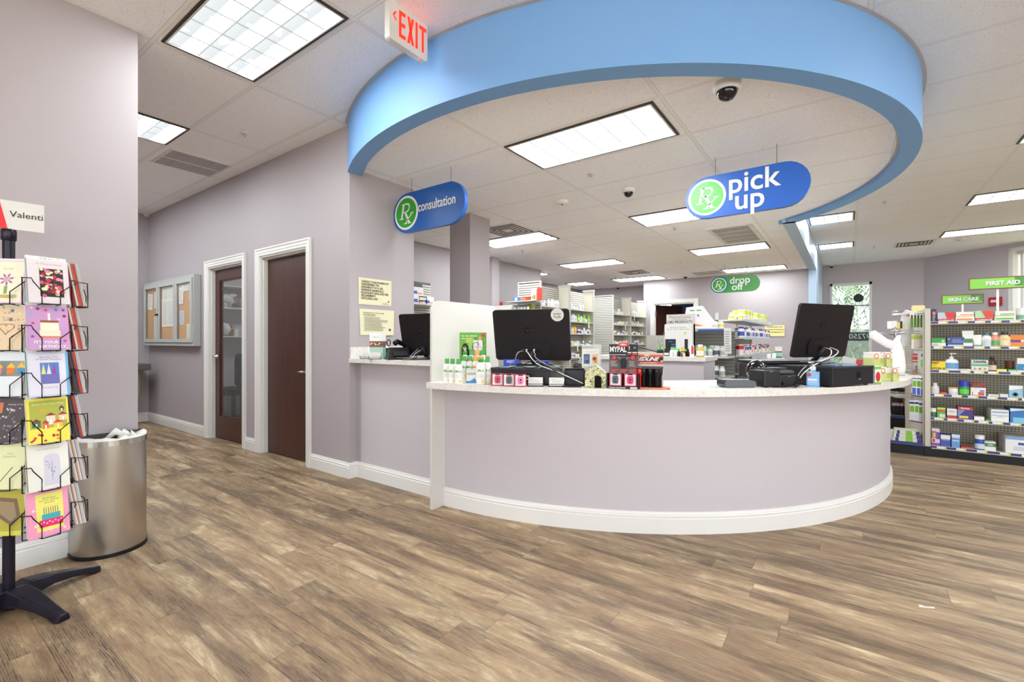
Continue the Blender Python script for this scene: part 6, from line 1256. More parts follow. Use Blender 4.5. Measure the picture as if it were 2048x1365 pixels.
# endcap boxes
def carton(loc, w_, d_, h_, col, rz, label, deco=None, name='carton', cat='product box', group=None):
    t = thing(name, label, cat, loc, rz, group); MB().box(-w_ / 2, w_ / 2, 0, d_, 0, h_, mat(col, .45)).build('carton_body', t)
    mb = MB()
    for q in (deco or []):
        if q[0] == 'r': mb.face((q[1] - .5) * w_, (q[2] - .5) * w_, q[3] * h_, q[4] * h_, -.0005 - .0003 * (mb.f and len(mb.f) or 0), mat(q[5], .45))
        elif q[0] == 't': mb.text(q[1], q[2] * h_, (q[3] - .5) * w_, q[4] * h_, -.0012 - .0003 * 12, mat(q[5], .45), 'CENTER', q[7] if len(q) > 7 else 0, q[2] * h_ * .03, sx=q[6] if len(q) > 6 else 1)
        elif q[0] == 'c': mb.prismy([((q[1] - .5) * w_ + q[3] * math.cos(a), q[2] * h_ + q[3] * math.sin(a)) for a in [2 * PI * i / 14 for i in range(14)]], -.0042, -.0006, mat(q[4], .45))
        elif q[0] == 'p': mb.quad([((a - .5) * w_, -.003, b * h_) for a, b in q[1]], mat(q[2], .45))
        elif q[0] == 'l': mb.lines((q[1] - .5) * w_, (q[2] - .5) * w_, q[3] * h_, q[4] * h_, q[5], -.0035, mat(q[6], .5), .4, rnd=rs)
    if mb.f: mb.build('print', t)
    return t
ez = 1.8108
for px, w_, h_, col, dc, lab in ((1030, .085, .06, (70, 130, 200), [('r', .5, 1, .2, .9, (220, 230, 240))], 'small blue and white box on the slatted end shelf'), (1050, .12, .055, (220, 60, 50), [('r', .1, .6, .3, .7, (240, 150, 60))], 'red and orange box on the slatted end shelf'), (1067, .09, .16, (236, 240, 236), [('r', .1, .5, .1, .4, (110, 200, 70)), ('r', .5, .9, .1, .5, (210, 110, 60))], 'tall white and green box on the slatted end shelf'), (1076, .03, .19, (226, 70, 50), [], 'narrow red box at the end of the slatted end shelf')):
    x = atY(px, 600, 6.0)[0]; carton((x, 6.0, ez), w_, .1, h_, col, 0, lab, dc)
for k in range(6): inst(PB['short white'][0], 'pill_bottle', (-4.36 + .062 * k, 6.03, 1.6556), 0, 'short white jar on the lower slatted end shelf', 'medicine bottle', 'jars on the lower slatted end shelf')
carton((-4.02, 6.02, 1.6556), .08, .1, .1, (120, 130, 40), 0, 'olive green box on the lower slatted end shelf')
o = MB().box(-.2, .2, -.15, .15, 0, .085, M_WHITE).build('storage_box', None, .004, (atY(1018, 620, 6.3)[0], 6.3, atY(1018, 622, 6.3)[1])); tag(o, 'white box on the ledge left of the slatted shelving', 'box')
x_ = o.location.x; tag(MB().box(-.25, .25, -.18, .18, 0, o.location.z, mat((214, 210, 200), .5)).build('storage_cabinet', None, 0, (x_ - .02, 6.3, 0)), 'pale cabinet under the white box left of the slatted shelving', 'cabinet')
# wall unit seen between the consultation wall and the column
t = thing('wall_shelving', 'slatted wall shelving with cartons behind the divider', 'shelving unit', (-5.25, 3.3, 0)); zt = 2.07
mb = MB().box(0, .02, 0, 1.78, .2, zt, M_GROOVE)
for k in range(int((zt - .2) / .036)): mb.box(.02, .027, 0, 1.78, .2 + k * .036 + .006, .2 + (k + 1) * .036 - .004, M_SLAT)
mb.build('back_panel', t)
for z in (1.72, 1.35, .98, .6): MB().box(.02, .3, .02, 1.76, z - .02, z, M_SHELF).build('shelf', t)
def wcar(px, z, w_, h_, lab, dcol=(70, 90, 190)):
    X = -4.98; y, _ = atX(px, 600, X); carton((X, y, z), w_, .12, h_, (236, 234, 232), PI / 2, lab, [('r', .1, .55, .1, .5, dcol), ('r', .55, .9, .1, .3, (230, 160, 140))])
for px, z, w_, h_, lab in ((834, 1.7206, .28, .12, 'lower of two blue marked cartons at the left of the wall shelf'), (833, 1.841, .26, .11, 'upper blue marked carton at the left of the wall shelf'), (858, 1.7206, .2, .11, 'blue marked carton at the right of the wall shelf')): wcar(px, z, w_, h_, lab)
X = -4.98; y, _ = atX(833, 600, X); tag(MB().at(0, 0, 0, PI / 2).prismy([(-.14, .0), (.13, .0), (.1, .05), (-.1, .07)], 0, .12, mat((60, 66, 70), .5)).build('folded_bag', None, 0, (X, y, 1.952)), 'dark folded bag on top of the stacked cartons', 'bag')
y, _ = atX(846, 610, X); tag(MB().at(0, 0, 0, PI / 2).tube([(-.07, 0, 0), (-.07, 0, .1), (.07, 0, .1), (.07, 0, 0), (.07, 0, .04), (-.07, 0, .04)], .008, M_BLACK, 6).build('wire_bracket', None, 0, (X, y, 1.7206)), 'black bracket between cartons on the wall shelf', 'bracket')
# small red bin on the recess wall
y_ = 6.9; p = atX(989, 610, -5.24); tag(MB().box(-.0, .12, -.1, .1, -.06, .06, mat((206, 44, 36), .4)).build('sharps_bin', None, .008, (-5.24, p[0], p[1])), 'small red bin on the wall right of the column', 'bin')

# ---- island counter things
IZ = MZ + .0006
def isl(px, py): return at(px, py, MZ)
x, y = isl(1356, 708); y = 4.86; x = atY(1356, 700, y)[0]; hcb = atY(1356, 628, y)[1] - MZ; wcb = atY(1383, 700, y)[0] - atY(1328.5, 700, y)[0]
t = thing('cbd_display', 'tall grey CBD PRODUCTS display stand on the island counter', 'display stand', (x, y, IZ)); mb = MB().box(-wcb / 2, wcb / 2, 0, .12, 0, hcb * .76, mat((226, 224, 220), .5)).box(-wcb / 2, wcb / 2, .06, .12, 0, hcb, mat((214, 210, 204), .5)); mb.build('stand_body', t)
mb = MB(); mb.text('PharmaCanna', wcb * .15, 0, hcb * .93, .058, mat((110, 106, 108), .5), sx=.95); mb.text('CBD PRODUCTS', wcb * .125, 0, hcb * .81, .058, M_INK, bold=.0006); mb.lines(-wcb * .25, wcb * .25, hcb * .85, hcb * .885, 2, .058, M_GREYINK, rag=False)
mb.text('Soreness?  Anxiety?', wcb * .075, 0, hcb * .68, -.001, M_GREYINK, 'CENTER', .2); mb.text('Chronic Pain? Inflammation?', wcb * .075, 0, hcb * .635, -.001, M_GREYINK, 'CENTER', .2); mb.prismy(circle_pts(wcb * .26, hcb * .54, wcb * .05, 14), -.0014, -.0006, mat((206, 206, 90), .5))
mb.face(-wcb * .47, -wcb * .08, hcb * .1, hcb * .4, -.001, mat((44, 44, 50), .4)); mb.text('Phar', wcb * .09, -wcb * .26, hcb * .34, -.002, mat((80, 150, 200), .4)); mb.lines(-wcb * .25, -wcb * .1, hcb * .14, hcb * .3, 3, -.002, mat((70, 130, 220), .4), rag=False)
mb.face(-wcb * .06, wcb * .22, hcb * .08, hcb * .42, -.001, M_PAPER); mb.face(wcb * .24, wcb * .36, hcb * .1, hcb * .4, -.001, mat((44, 40, 44), .4)); mb.face(-wcb * .0, wcb * .06, hcb * .12, hcb * .17, -.002, M_INK); mb.build('print', t)
def sbottle(px, pyb, hpx, wpx, capc, body, lab, label, Y=4.66, name='bottle', glass=False, cap_h=.2, labc=None):
    x = atY(px, pyb, Y)[0]; s_ = mpp(x, Y); r_ = wpx * s_ / 2; h_ = hpx * s_; t = thing(name, label, 'bottle', (x, Y, IZ), facing(x, Y)); b = h_ * (1 - cap_h)
    MB().lathe([(r_ * .95, 0), (r_, .004), (r_, b * .8), (r_ * .55, b * .97), (r_ * .55, b)], mat(body, .2 if glass else .35, alpha=.85 if glass else 1), 16).build('body', t)
    MB().lathe([(r_ * .62, b), (r_ * .62, h_ - .002), (r_ * .5, h_)], mat(capc, .35), 14).build('cap', t)
    if lab: 
        mb = MB().lathe([(r_ * 1.015, b * .15), (r_ * 1.015, b * .62)], mat(lab, .4), 16)
        if labc: mb.text(labc, h_ * .12, 0, b * .4, -r_ * 1.03, M_GREYINK)
        mb.build('label', t)
    return t
sbottle(1400.5, 714, 25, 15, (244, 244, 240), (226, 198, 70), (244, 240, 226), 'clear yellow oil bottle with white cap at the island front edge', 4.62, glass=True, cap_h=.16, labc='oil')
for px, cc, bd, nm in ((1317, (90, 220, 80), (30, 40, 44), 'dark dropper bottle with green cap, leftmost on the island'), (1324, (110, 226, 90), (26, 40, 48), 'dark dropper bottle with green cap, beside the leftmost'), (1331, (30, 30, 34), (34, 30, 36), 'black capped dropper bottle with white label, left'), (1335.5, (30, 30, 34), (34, 30, 36), 'black capped dropper bottle with white label, right'), (1358, (80, 210, 70), (30, 30, 50), 'dark bottle with bright green cap right of the white tray'), (1371, (100, 206, 70), (34, 44, 30), 'dark bottle with green cap, right of the orange carton'), (1376, (30, 30, 34), (24, 22, 26), 'black bottle nearest the red and white carton')):
    sbottle(px, 711, 18 if px < 1328 else 15, 6.2, cc, bd, (226, 226, 226) if 1328 < px < 1340 else None, nm, 4.75 if px < 1350 else 4.7, cap_h=.3)
def icart(px, wpx, hpx, col, dc, label, Y=4.64, d_=.05): x = atY(px, 700, Y)[0]; s_ = mpp(x, Y); return carton((x, Y, IZ), wpx * s_ * .82, d_, hpx * s_, col, R(16), label, dc)
icart(1346.5, 15, 12, (240, 240, 236), [('r', .45, .55, 0, .8, (150, 150, 150))], 'small white tray carton left of the dark bottles', 4.72); x_ = atY(1347, 700, 4.78)[0]
carton((x_, 4.79, IZ), .06, .02, .086, (240, 240, 236), R(16), 'white header card with green band behind the small tray', [('r', 0, 1, .72, 1, (110, 220, 90))])
icart(1365.5, 9, 19, (70, 50, 34), [('r', 0, 1, .6, 1, (240, 190, 100)), ('r', .2, .8, .3, .5, (220, 150, 90))], 'narrow brown and orange carton on the island', 4.6)
icart(1384.5, 9, 23.5, (244, 240, 236), [('r', .25, .85, .25, .85, (214, 44, 50)), ('r', .3, .8, .88, .97, (60, 60, 66))], 'upright red and white carton left of the yellow oil bottle', 4.6)
sbottle(1368, 713, 9, 5, (226, 220, 200), (222, 200, 170), None, 'little cream jar in front of the island bottles', 4.6)
# papers and magazines at the left of the island
for px, w_, d_, z, col, lab in ((1281, .36, .22, 0, (236, 232, 226), 'white envelopes on the left of the island'), (1276, .32, .2, .012, (232, 150, 90), 'orange edged papers on the left of the island'), (1290, .3, .16, .02, (206, 202, 200), 'grey papers topping the left island pile')):
    x = atY(px, 708, 4.85)[0]; tag(MB().at(0, 0, 0, 0, 0, -R(1)).box(-w_ / 2, w_ / 2, -d_ / 2, d_ / 2, 0, .011, mat(col, .6)).build('paper_pile', None, 0, (x, 4.85, IZ + z + .004), rs.uniform(-.2, .3)), lab, 'papers')
x = atY(1296, 705, 4.85)[0]; tag(MB().at(0, 0, 0, 0, 0, R(14)).box(-.12, .13, -.05, .05, 0, .008, M_BLACK).build('black_folder', None, 0, (x, 4.85, IZ + .062), 0), 'black folder slanting over the left island papers', 'folder')
t_ = tag(MB().tube([(0, 0, 0), (-.01, 0, .08), (-.04, 0, .12)], .0015, M_DKMETAL, 4).tube([(0, 0, 0), (.02, 0, .07), (.0, .02, .13)], .0015, M_DKMETAL, 4).sphere(-.04, 0, .12, .006, M_WHITEP, 6).sphere(.0, .02, .13, .006, M_WHITEP, 6).sphere(.02, 0, .075, .008, mat((230, 226, 90), .4), 6).lathe([(.02, -.05), (.024, .0), (.02, .0)], M_BLACK, 10).build('wire_ornament', None, 0, (atY(1321, 700, 4.95)[0], 4.95, IZ + .0505)), 'small pot with wire stems left of the CBD display', 'ornament')

# ---- centre gondola of pharmacy stock beyond the island
GX0, GX1, GY0, GY1 = -1.5, -1.02, 5.62, 7.95
t = thing('stock_gondola', 'crowded grey metal shelving run behind the island counter', 'shelving unit', (-1.25, GY0, 0)); gm = mat((206, 204, 196), .45); ox = 1.25
mb = MB().box(GX0 + ox, GX1 + ox, -.0, .02, 0, 1.32, mat((120, 118, 110), .6))
for k in range(34): mb.box(GX0 + ox, GX1 + ox, -.006, 0, .1 + k * .036 + .006, .1 + (k + 1) * .036 - .004, mat((150, 148, 140), .5))
mb.build('end_panel', t)
MB().box(-.02, .02, .02, GY1 - GY0, 0, 1.32, mat((190, 188, 180), .5)).build('spine', t)
ES = [(.35, 'bottom'), (.60, 'lowest'), (.80, 'lower'), (1.015, 'middle'), (1.315, 'top')]
for z, _ in ES: MB().box(GX0 + ox, GX1 + ox, -.36, -.007, z - .03 if z > 1.3 else z - .018, z, gm).build('end_shelf', t)
MB().box(GX0 + ox + .18, GX1 + ox, -.366, -.36, 1.283, 1.305, mat((44, 80, 170), .4)).build('price_strip', t)
SS = [(.40, 'lowest side'), (.62, 'fifth side'), (.82, 'fourth side'), (1.02, 'third side'), (1.22, 'second side'), (1.42, 'top side')]
for z, _ in SS: MB().box(.02, .32, .03, GY1 - GY0, z - .016, z, gm).box(.32, .324, .03, GY1 - GY0, z - .022, z + .004, mat((176, 196, 214), .4)).build('side_shelf', t)
for y in (.03, (GY1 - GY0) / 2, GY1 - GY0 - .02): MB().prismy([(.02, .2), (.05, .2), (.05, 1.5), (.02, 1.5)], y, y + .02, gm).build('upright', t)
PG = {'white and grey': proto_bottle(.03, .11, (236, 236, 236), lab=(196, 196, 204)), 'white with dark mark': proto_bottle(.03, .115, (232, 232, 232), lab=(90, 96, 110)), 'green topped amber': proto_bottle(.026, .1, (30, 100, 70), (200, 190, 130), (226, 220, 170)), 'lime capped': proto_bottle(.03, .1, (110, 230, 110), lab=(214, 230, 214)), 'red topped': proto_bottle(.024, .11, (180, 30, 50), (226, 220, 220), (180, 40, 60)), 'blue sided': proto_bottle(.026, .12, (40, 60, 170), (240, 240, 240), (60, 80, 180)), 'orange': proto_bottle(.024, .11, (230, 110, 40), (240, 236, 230), (236, 130, 60)), 'purple topped': proto_bottle(.025, .11, (120, 40, 130), (226, 226, 230), (190, 180, 210))}
PB.update(PG); XB['red and white'] = proto_box(.04, .06, .12, (236, 230, 230), (200, 30, 50)); XB['blue and white'] = proto_box(.05, .06, .1, (236, 236, 240), (50, 80, 180)); XB['cream and yellow'] = proto_box(.08, .07, .12, (236, 232, 196), (206, 220, 90))
def row_x(y, x0, x1, z, seq, where, jit=.01):
    x = x0 + .01
    while x < x1 - .03:
        k = rs.choice(seq); isb = k in PB; data, hw_, h_ = (PB if isb else XB)[k]; nm = ('pill_bottle', '%s stock bottle' % k, 'medicine bottle') if isb else ('medicine_carton', '%s carton' % k, 'medicine box')
        if x + 2 * hw_ > x1: break
        inst(data, nm[0], (x + hw_, y + rs.uniform(-jit, jit), z + .0006), rs.uniform(-.3, .3), '%s on the %s' % (nm[1], where), nm[2], '%s stock on the %s' % (k, where)); x += 2 * hw_ + .003
for yy in (5.31, 5.4): row_x(yy, -1.5, -1.03, 1.015, ['white and grey', 'white with dark mark', 'white and grey', 'lime capped', 'white with dark mark'], 'middle end shelf of the stock run')
for yy in (5.31, 5.4): row_x(yy, -1.3, -1.03, .6, ['white and grey', 'white with dark mark', 'green topped amber'], 'lowest end shelf of the stock run')
for yy in (5.31, 5.4): row_x(yy, -1.5, -1.03, .8, ['white and grey', 'white with dark mark', 'white and grey', 'green topped amber'], 'lower end shelf of the stock run')
row_x(5.32, -1.2, -1.03, 1.315, ['white and grey', 'blue sided', 'yellow labelled', 'square white'], 'top end shelf of the stock run')
sidemix = {1.42: ['cream and yellow', 'white', 'yellow labelled', 'flat white'], 1.22: ['purple topped', 'white and grey', 'white and green', 'white with dark mark', 'red topped', 'blue sided'], 1.02: ['green topped amber', 'green topped amber', 'red and white', 'blue and white', 'orange', 'white and grey'], .82: ['green topped amber', 'white with dark mark', 'white and grey', 'blue and white', 'lime capped'], .62: ['white and blue', 'green topped amber', 'white and black', 'blue and white'], .4: ['white', 'blue and white']}
for z, nm in SS:
    if z < .5: continue
    y = GY0 + .06
    while y < GY1 - .08:
        k = rs.choice(sidemix[z]); isb = k in PB; data, hw_, h_ = (PB if isb else XB)[k]
        n_ = ('pill_bottle', '%s stock bottle' % k, 'medicine bottle') if isb else ('medicine_carton', '%s carton' % k, 'medicine box')
        inst(data, n_[0], (-.97 + rs.uniform(-.02, .0), y + hw_, z + .0006), rs.uniform(-.5, .5), '%s on the %s shelf of the stock run' % (n_[1], nm), n_[2], '%s stock on the %s shelf' % (k, nm))
        if z > 1.1 and rs.random() < .3: inst(data, n_[0], (-1.07, y + hw_, z + .0006), 0, '%s on the %s shelf of the stock run' % (n_[1], nm), n_[2], '%s stock on the %s shelf' % (k, nm))
        y += 2 * hw_ + .004
# paper bag with orange and purple arrows on the top end shelf
x = atY(1412, 650, 5.38)[0]; hb_ = atY(1400, 612, 5.38)[1] - 1.316
t = thing('paper_bag', 'white bag with orange and purple arrow shapes on the top end shelf', 'bag', (x - .06, 5.33, 1.3158), R(6))
MB().add([(-.17, 0, 0), (.2, 0, 0), (.2, .1, 0), (-.17, .1, 0), (-.14, .03, hb_ * .95), (.03, .03, hb_), (.03, .06, hb_), (-.14, .06, hb_ * .95)], [(0, 3, 2, 1), (4, 5, 6, 7), (0, 1, 5, 4), (1, 2, 6, 5), (2, 3, 7, 6), (3, 0, 4, 7)], mat((238, 234, 236), .5)).build('bag_body', t, .006)
mb = MB(); 
def bf(x_, z_): return (x_, .03 * z_ / hb_ - .0015, z_)
for tri, cc_ in (([(-.1, .02), (.05, .03), (-.06, .06)], (240, 130, 40)), ([(-.11, .03), (-.04, .055), (-.09, .14)], (240, 110, 30)), ([(-.1, .155), (-.05, .155), (-.055, .13)], (90, 80, 160)), ([(-.03, .155), (.0, .155), (-.005, .125)], (110, 90, 170))): mb.quad([bf(a, b) for a, b in tri], mat(cc_, .5))
for q in range(2): mb.quad([bf(-.1 + .07 * q, hb_ * .78), bf(-.05 + .07 * q, hb_ * .78), bf(-.05 + .07 * q, hb_ * .83), bf(-.1 + .07 * q, hb_ * .83)], mat((60, 180, 70), .5))
mb.build('bag_print', t)
o = MB().at(0, 0, 0, 0, 0, R(8)).box(-.05, .06, 0, .003, 0, .14, M_PAPER).lines(-.03, .04, .06, .12, 3, -.0006, M_GREYINK).build('loose_receipt', None, 0, (x - .14, 5.42, 1.3158 + .1)); tag(o, 'crumpled white paper sticking up behind the arrow bag', 'paper')
o.location.z = 1.3158
tag(MB().at(0, 0, 0, 0, R(4)).box(-.035, .035, 0, .002, -.27, 0, M_PAPER).lines(-.025, .025, -.25, -.03, 9, -.0006, M_GREYINK).build('hanging_receipt', None, 0, (-1.02, 5.235, 1.316)), 'long white receipt hanging from the top end shelf', 'receipt')
x, z = atY(1344, 622, 5.95); tag(MB().tube([(-.12, 0, 0), (-.1, 0, .12), (0, 0, .12), (.06, 0, 0)], .008, mat((110, 104, 104), .4), 6).box(-.0, .14, 0, .01, 0, .09, mat((60, 54, 56), .5)).build('desk_file', None, 0, (-1.75, 5.8, 1.25)), 'dark file rack behind the CBD display', 'file rack')
tag(MB().box(-.25, .25, -.25, .25, 0, 1.2494, mat((206, 204, 196), .5)).build('filing_cabinet', None, 0, (-1.78, 5.9, 0)), 'pale cabinet hidden behind the CBD display', 'cabinet')
# wall notices by the drop off wall
def flatnotice(px0, px1, py0, py1, Y, label, lines_, col=(240, 228, 160), name='wall_notice'):
    x0, z1 = atY(px0, py0, Y); x1, _ = atY(px1, py0, Y); _, z0 = atY((px0 + px1) / 2, py1, Y); t = thing(name, label, 'notice', ((x0 + x1) / 2, Y, (z0 + z1) / 2)); w_, h_ = x1 - x0, z1 - z0
    MB().box(-w_ / 2, w_ / 2, -.004, 0, -h_ / 2, h_ / 2, mat(col, .7)).build('sheet', t); mb = MB()
    for i, s_ in enumerate(lines_): mb.text(s_, h_ * .13, 0, h_ * (.34 - .24 * i), -.006, mat((110, 96, 50), .7), bold=.001, sx=.9)
    mb.build('lettering', t); return t
flatnotice(1530, 1569, 651, 672.5, 11.34, 'cream PLEASE PROTECT YOUR notice on the drop off wall', ['PLEASE PROTECT YOUR', 'INSURANCE INFORMATION', 'AND YOUR PRESCRIPTION'])
for i, (py0, py1, nm) in enumerate(((637, 644, 'upper'), (652, 663, 'lower'))):
    x0, z1 = atY(1594, py0, 11.3); x1 = atY(1603, py0, 11.3)[0]; z0 = atY(1594, py1, 11.3)[1]; tag(MB().box(x0, x1, 11.3, 11.349, z0, z1, mat((206, 34, 34), .4)).box(x0 + .04, x1 - .04, 11.296, 11.3, z0 + .03, z1 - .03, M_WHITEP).build('fire_alarm'), '%s red fire alarm box on the wall left of the right monitor' % nm, 'fire alarm')
# ledge things
def ledge(px): return atY(px, 700, 11.1)[0]
t = thing('brochure_holder', 'brochure stand with white and teal leaflets on the drop off ledge', 'brochure holder', (ledge(1557), 11.1, LZ)); MB().box(-.075, .075, .02, .024, 0, .2, M_CLEAR).box(-.075, .075, 0, .06, 0, .004, M_CLEAR).build('stand', t)
tag(MB().box(-.065, .065, 0, .012, 0, .235, M_PAPER).face(-.065, .065, .03, .1, -.001, mat((140, 200, 180), .5)).face(-.065, .065, 0, .03, -.001, mat((60, 90, 150), .5)).face(-.065, .065, .11, .14, -.001, mat((140, 90, 70), .5)).build('brochure', None, 0, (ledge(1557), 11.105, LZ + .0045)), 'white and teal leaflet in the drop off ledge stand', 'brochure')
for px, h_, lab in ((1538, .19, 'larger green capped white bottle on the drop off ledge'), (1548, .13, 'smaller green capped white bottle on the drop off ledge')):
    t = thing('lotion_bottle', lab, 'lotion bottle', (ledge(px), 11.1, LZ + .0006)); MB().lathe([(.036, 0), (.038, .005), (.038, h_ * .7), (.02, h_ * .8)], M_WHITEP, 14, 1, .7).build('body', t); MB().lathe([(.018, h_ * .8), (.018, h_)], mat((70, 190, 60), .4), 10).build('cap', t)
# ================================================================== shop gondola at the right
GY = 6.36; SX0, SX1 = .635, 2.05
def gz(px, py): return atY(px, py, GY)[1]
S = [(gz(1862, 643.5), 'top'), (gz(1862, 692.5), 'second'), (gz(1862, 739.8), 'third'), (gz(1862, 787.5), 'fourth'), (gz(1862, 834.5), 'fifth'), (gz(1862, 891), 'lowest')]
TOP = gz(1855, 617)
t = thing('shop_gondola', 'beige metal shop shelving with pegboard back and black kick plate', 'shelving unit', (SX0, GY, 0))
mb = MB().box(0, .045, -.005, .84, .0, TOP, M_BEIGE); mb.build('end_frame', t, .002)
o = MB().box(.045, SX1 - SX0, .4, .42, .1, TOP - .12, M_PEG).build('back_panel', t)
MB().box(-.29, SX1 - SX0, .0, .84, 0, .085, M_KICK).box(-.005, .05, -.012, .0, 0, .1, M_KICK).build('kick_plate', t)
NV = mat((44, 52, 110), .35); WT = mat((238, 238, 236), .4); YT = mat((238, 226, 80), .4)
for i, (z, nm) in enumerate(S):
    MB().box(.045, SX1 - SX0, .0, .4, z - .028, z - .004, M_BEIGE).build('shelf', t)
    mb = MB().box(.045, SX1 - SX0, -.006, .0, z - .03, z + .004, M_BEIGE).box(.045, SX1 - SX0, -.0075, -.0058, z - .022, z - .0, NV); rt = random.Random(i); x = .06 + .05 * rt.random()
    while x < SX1 - SX0 - .08: mb.box(x, x + .055, -.0085, -.007, z - .02, z - .001, WT).box(x + .055, x + .072, -.0085, -.007, z - .02, z - .001, YT); x += .072 + rt.uniform(.02, .09)
    mb.build('price_channel', t)
def gi(px0, px1, pyt, pyb, col, dc, label, lvl, d_=.09, dy=.0, lift=0, name='carton'):
    Y = GY + .015 + dy; x0 = atY(px0, 700, Y)[0]; x1 = atY(px1, 700, Y)[0]; s_ = mpp((x0 + x1) / 2, Y); h_ = (pyb - pyt) * s_
    return carton(((x0 + x1) / 2, Y, S[lvl][0] - .0035 + lift), x1 - x0 - .002, d_, h_, col, 0, label, dc, name)
def gb(px, pyt, pyb, wpx, body, capc, label, lvl, shape='round', lab=None, dy=.03, labt=None, cap_h=.18, lid=False):
    Y = GY + dy; x = atY(px, 700, Y)[0]; s_ = mpp(x, Y); r_ = wpx * s_ / 2; h_ = (pyb - pyt) * s_; t = thing('bottle', label, 'bottle', (x, Y, S[lvl][0] - .0034), 0); b = h_ * (1 - cap_h); B = mat(body, .35); Cm = mat(capc, .35)
    if shape == 'tube': MB().add([(-r_ * .8, -r_ * .5, .012), (r_ * .8, -r_ * .5, .012), (r_ * .8, r_ * .5, .012), (-r_ * .8, r_ * .5, .012), (-r_, -.003, h_), (r_, -.003, h_), (r_, .003, h_), (-r_, .003, h_)], [(0, 3, 2, 1), (4, 5, 6, 7), (0, 1, 5, 4), (1, 2, 6, 5), (2, 3, 7, 6), (3, 0, 4, 7)], B).build('body', t, .002); MB().box(-r_ * .7, r_ * .7, -r_ * .5, r_ * .5, 0, .02, Cm).build('cap', t, .001)
    elif shape == 'pump': MB().lathe([(r_ * .92, 0), (r_, .01), (r_, h_ * .5), (r_ * .8, h_ * .62), (r_ * .3, h_ * .68)], B, 18, 1, .6).build('body', t); MB().lathe([(r_ * .32, h_ * .68), (r_ * .32, h_ * .78), (r_ * .1, h_ * .8), (r_ * .1, h_ * .97)], Cm, 12).box(-r_ * .3, r_ * .7, -.005, .005, h_ * .95, h_, Cm).build('pump', t)
    else: MB().lathe([(r_ * .95, 0), (r_, .004), (r_, b * (.93 if lid else .78)), (r_ * (.95 if lid else .5), b)], B, 18, 1, .8 if shape == 'oval' else 1).build('body', t); MB().lathe([(r_ * (1.02 if lid else .55), b), (r_ * (1.02 if lid else .52), h_)], Cm, 14).build('cap', t)
    if lab: 
        mb = MB(); ky = .6 if shape == 'pump' else (.8 if shape == 'oval' else 1)
        if shape == 'tube': mb.face(-r_ * .78, r_ * .78, h_ * .25, h_ * .5, -r_ * .5 - .001, mat(lab, .4))
        else: mb.lathe([(r_ * 1.012, h_ * .12), (r_ * 1.012, h_ * .45)], mat(lab, .4), 18, 1, ky)
        if labt: mb.text(labt, h_ * .1, 0, h_ * .52, -r_ * ky * 1.03, M_GREYINK)
        mb.build('label', t)
    return t
RD, NVY, GN, OR, LB = (214, 50, 50), (44, 60, 130), (80, 180, 70), (240, 130, 50), (90, 150, 215); Wc = (240, 240, 236)
# top shelf
gi(1863, 1873, 615, 641, (50, 44, 60), [('r', .2, .8, .55, .8, (226, 130, 170)), ('l', .2, .8, .1, .5, 4, (200, 200, 210))], 'narrow black and pink carton at the left of the top shop shelf', 0)
gi(1875, 1910, 621, 640, (196, 204, 220), [('r', 0, 1, 0, .32, RD), ('p', [(.55, .34), (1, .34), (1, 1), (.4, 1)], RD), ('t', 'Cortizone-10', .24, .5, .15, Wc, .85)], 'grey and red Cortizone carton on the top shop shelf', 0)
for k, cc_, nm, a, b in ((0, OR, 'orange lined', 1911, 1949), (1, (96, 190, 60), 'green lined', 1989, 2032)):
    gi(a, b, 630, 640, (238, 236, 226), [('r', .05, .9, .3, .6, cc_)], 'lower %s flat white carton on the top shop shelf' % nm, 0); gi(a + 1, b - 1, 631, 640, (238, 236, 226), [('r', .25, .95, .2, .4, cc_)], 'upper %s flat white carton on the top shop shelf' % nm, 0, lift=.052)
gi(1950, 1987, 618, 639, (180, 220, 180), [('r', 0, 1, 0, .32, RD), ('p', [(.6, .34), (1, .34), (1, 1), (.35, 1)], (226, 70, 50)), ('t', 'Cortizone-10', .22, .5, .15, Wc, .85)], 'green and red Cortizone carton on the top shop shelf', 0)
gb(2043, 613, 638, 15, (232, 240, 236), Wc, 'white jar with green label at the right of the top shop shelf', 0, lab=(120, 180, 150), lid=True)
# second shelf
gi(1863, 1892, 672, 689, (236, 238, 232), [('r', 0, 1, .45, 1, (50, 160, 60)), ('r', .7, .9, .5, .8, (170, 220, 170)), ('l', .05, .6, .1, .35, 2, (120, 140, 160))], 'green and white carton at the left of the second shop shelf', 1)
gi(1894, 1929, 671, 690, (60, 80, 150), [('r', .05, 1, 0, .2, (200, 220, 236)), ('l', .3, .95, .4, .8, 3, (150, 170, 220)), ('c', .1, .8, .006, (236, 220, 80))], 'navy and pale blue carton on the second shop shelf', 1)
gb(1935.5, 658, 690, 17, Wc, Wc, 'white tube with green bands on the second shop shelf', 1, 'tube', (60, 130, 80)); gb(1954.5, 666, 690, 13, Wc, (60, 170, 90), 'short white tube with green foot on the second shop shelf', 1, 'tube')
gb(1973, 661, 689.5, 15, (236, 238, 240), (60, 130, 150), 'white bottle with teal cap on the second shop shelf', 1, 'oval', (210, 220, 230), labt='skin'); gb(1990, 661, 690, 15, (226, 150, 130), Wc, 'pink lotion bottle with white cap on the second shop shelf', 1, 'oval', (90, 180, 100)); gb(2008.5, 660, 690, 18, (230, 208, 150), (50, 44, 60), 'cream lotion bottle with dark cap on the second shop shelf', 1, 'oval', (240, 224, 180), labt='lotion')
gi(2020, 2056, 667, 691, (240, 140, 40), [('r', 0, 1, .4, .6, (110, 60, 150)), ('c', .7, .5, .012, (240, 230, 240))], 'orange and purple carton at the right of the second shop shelf', 1)
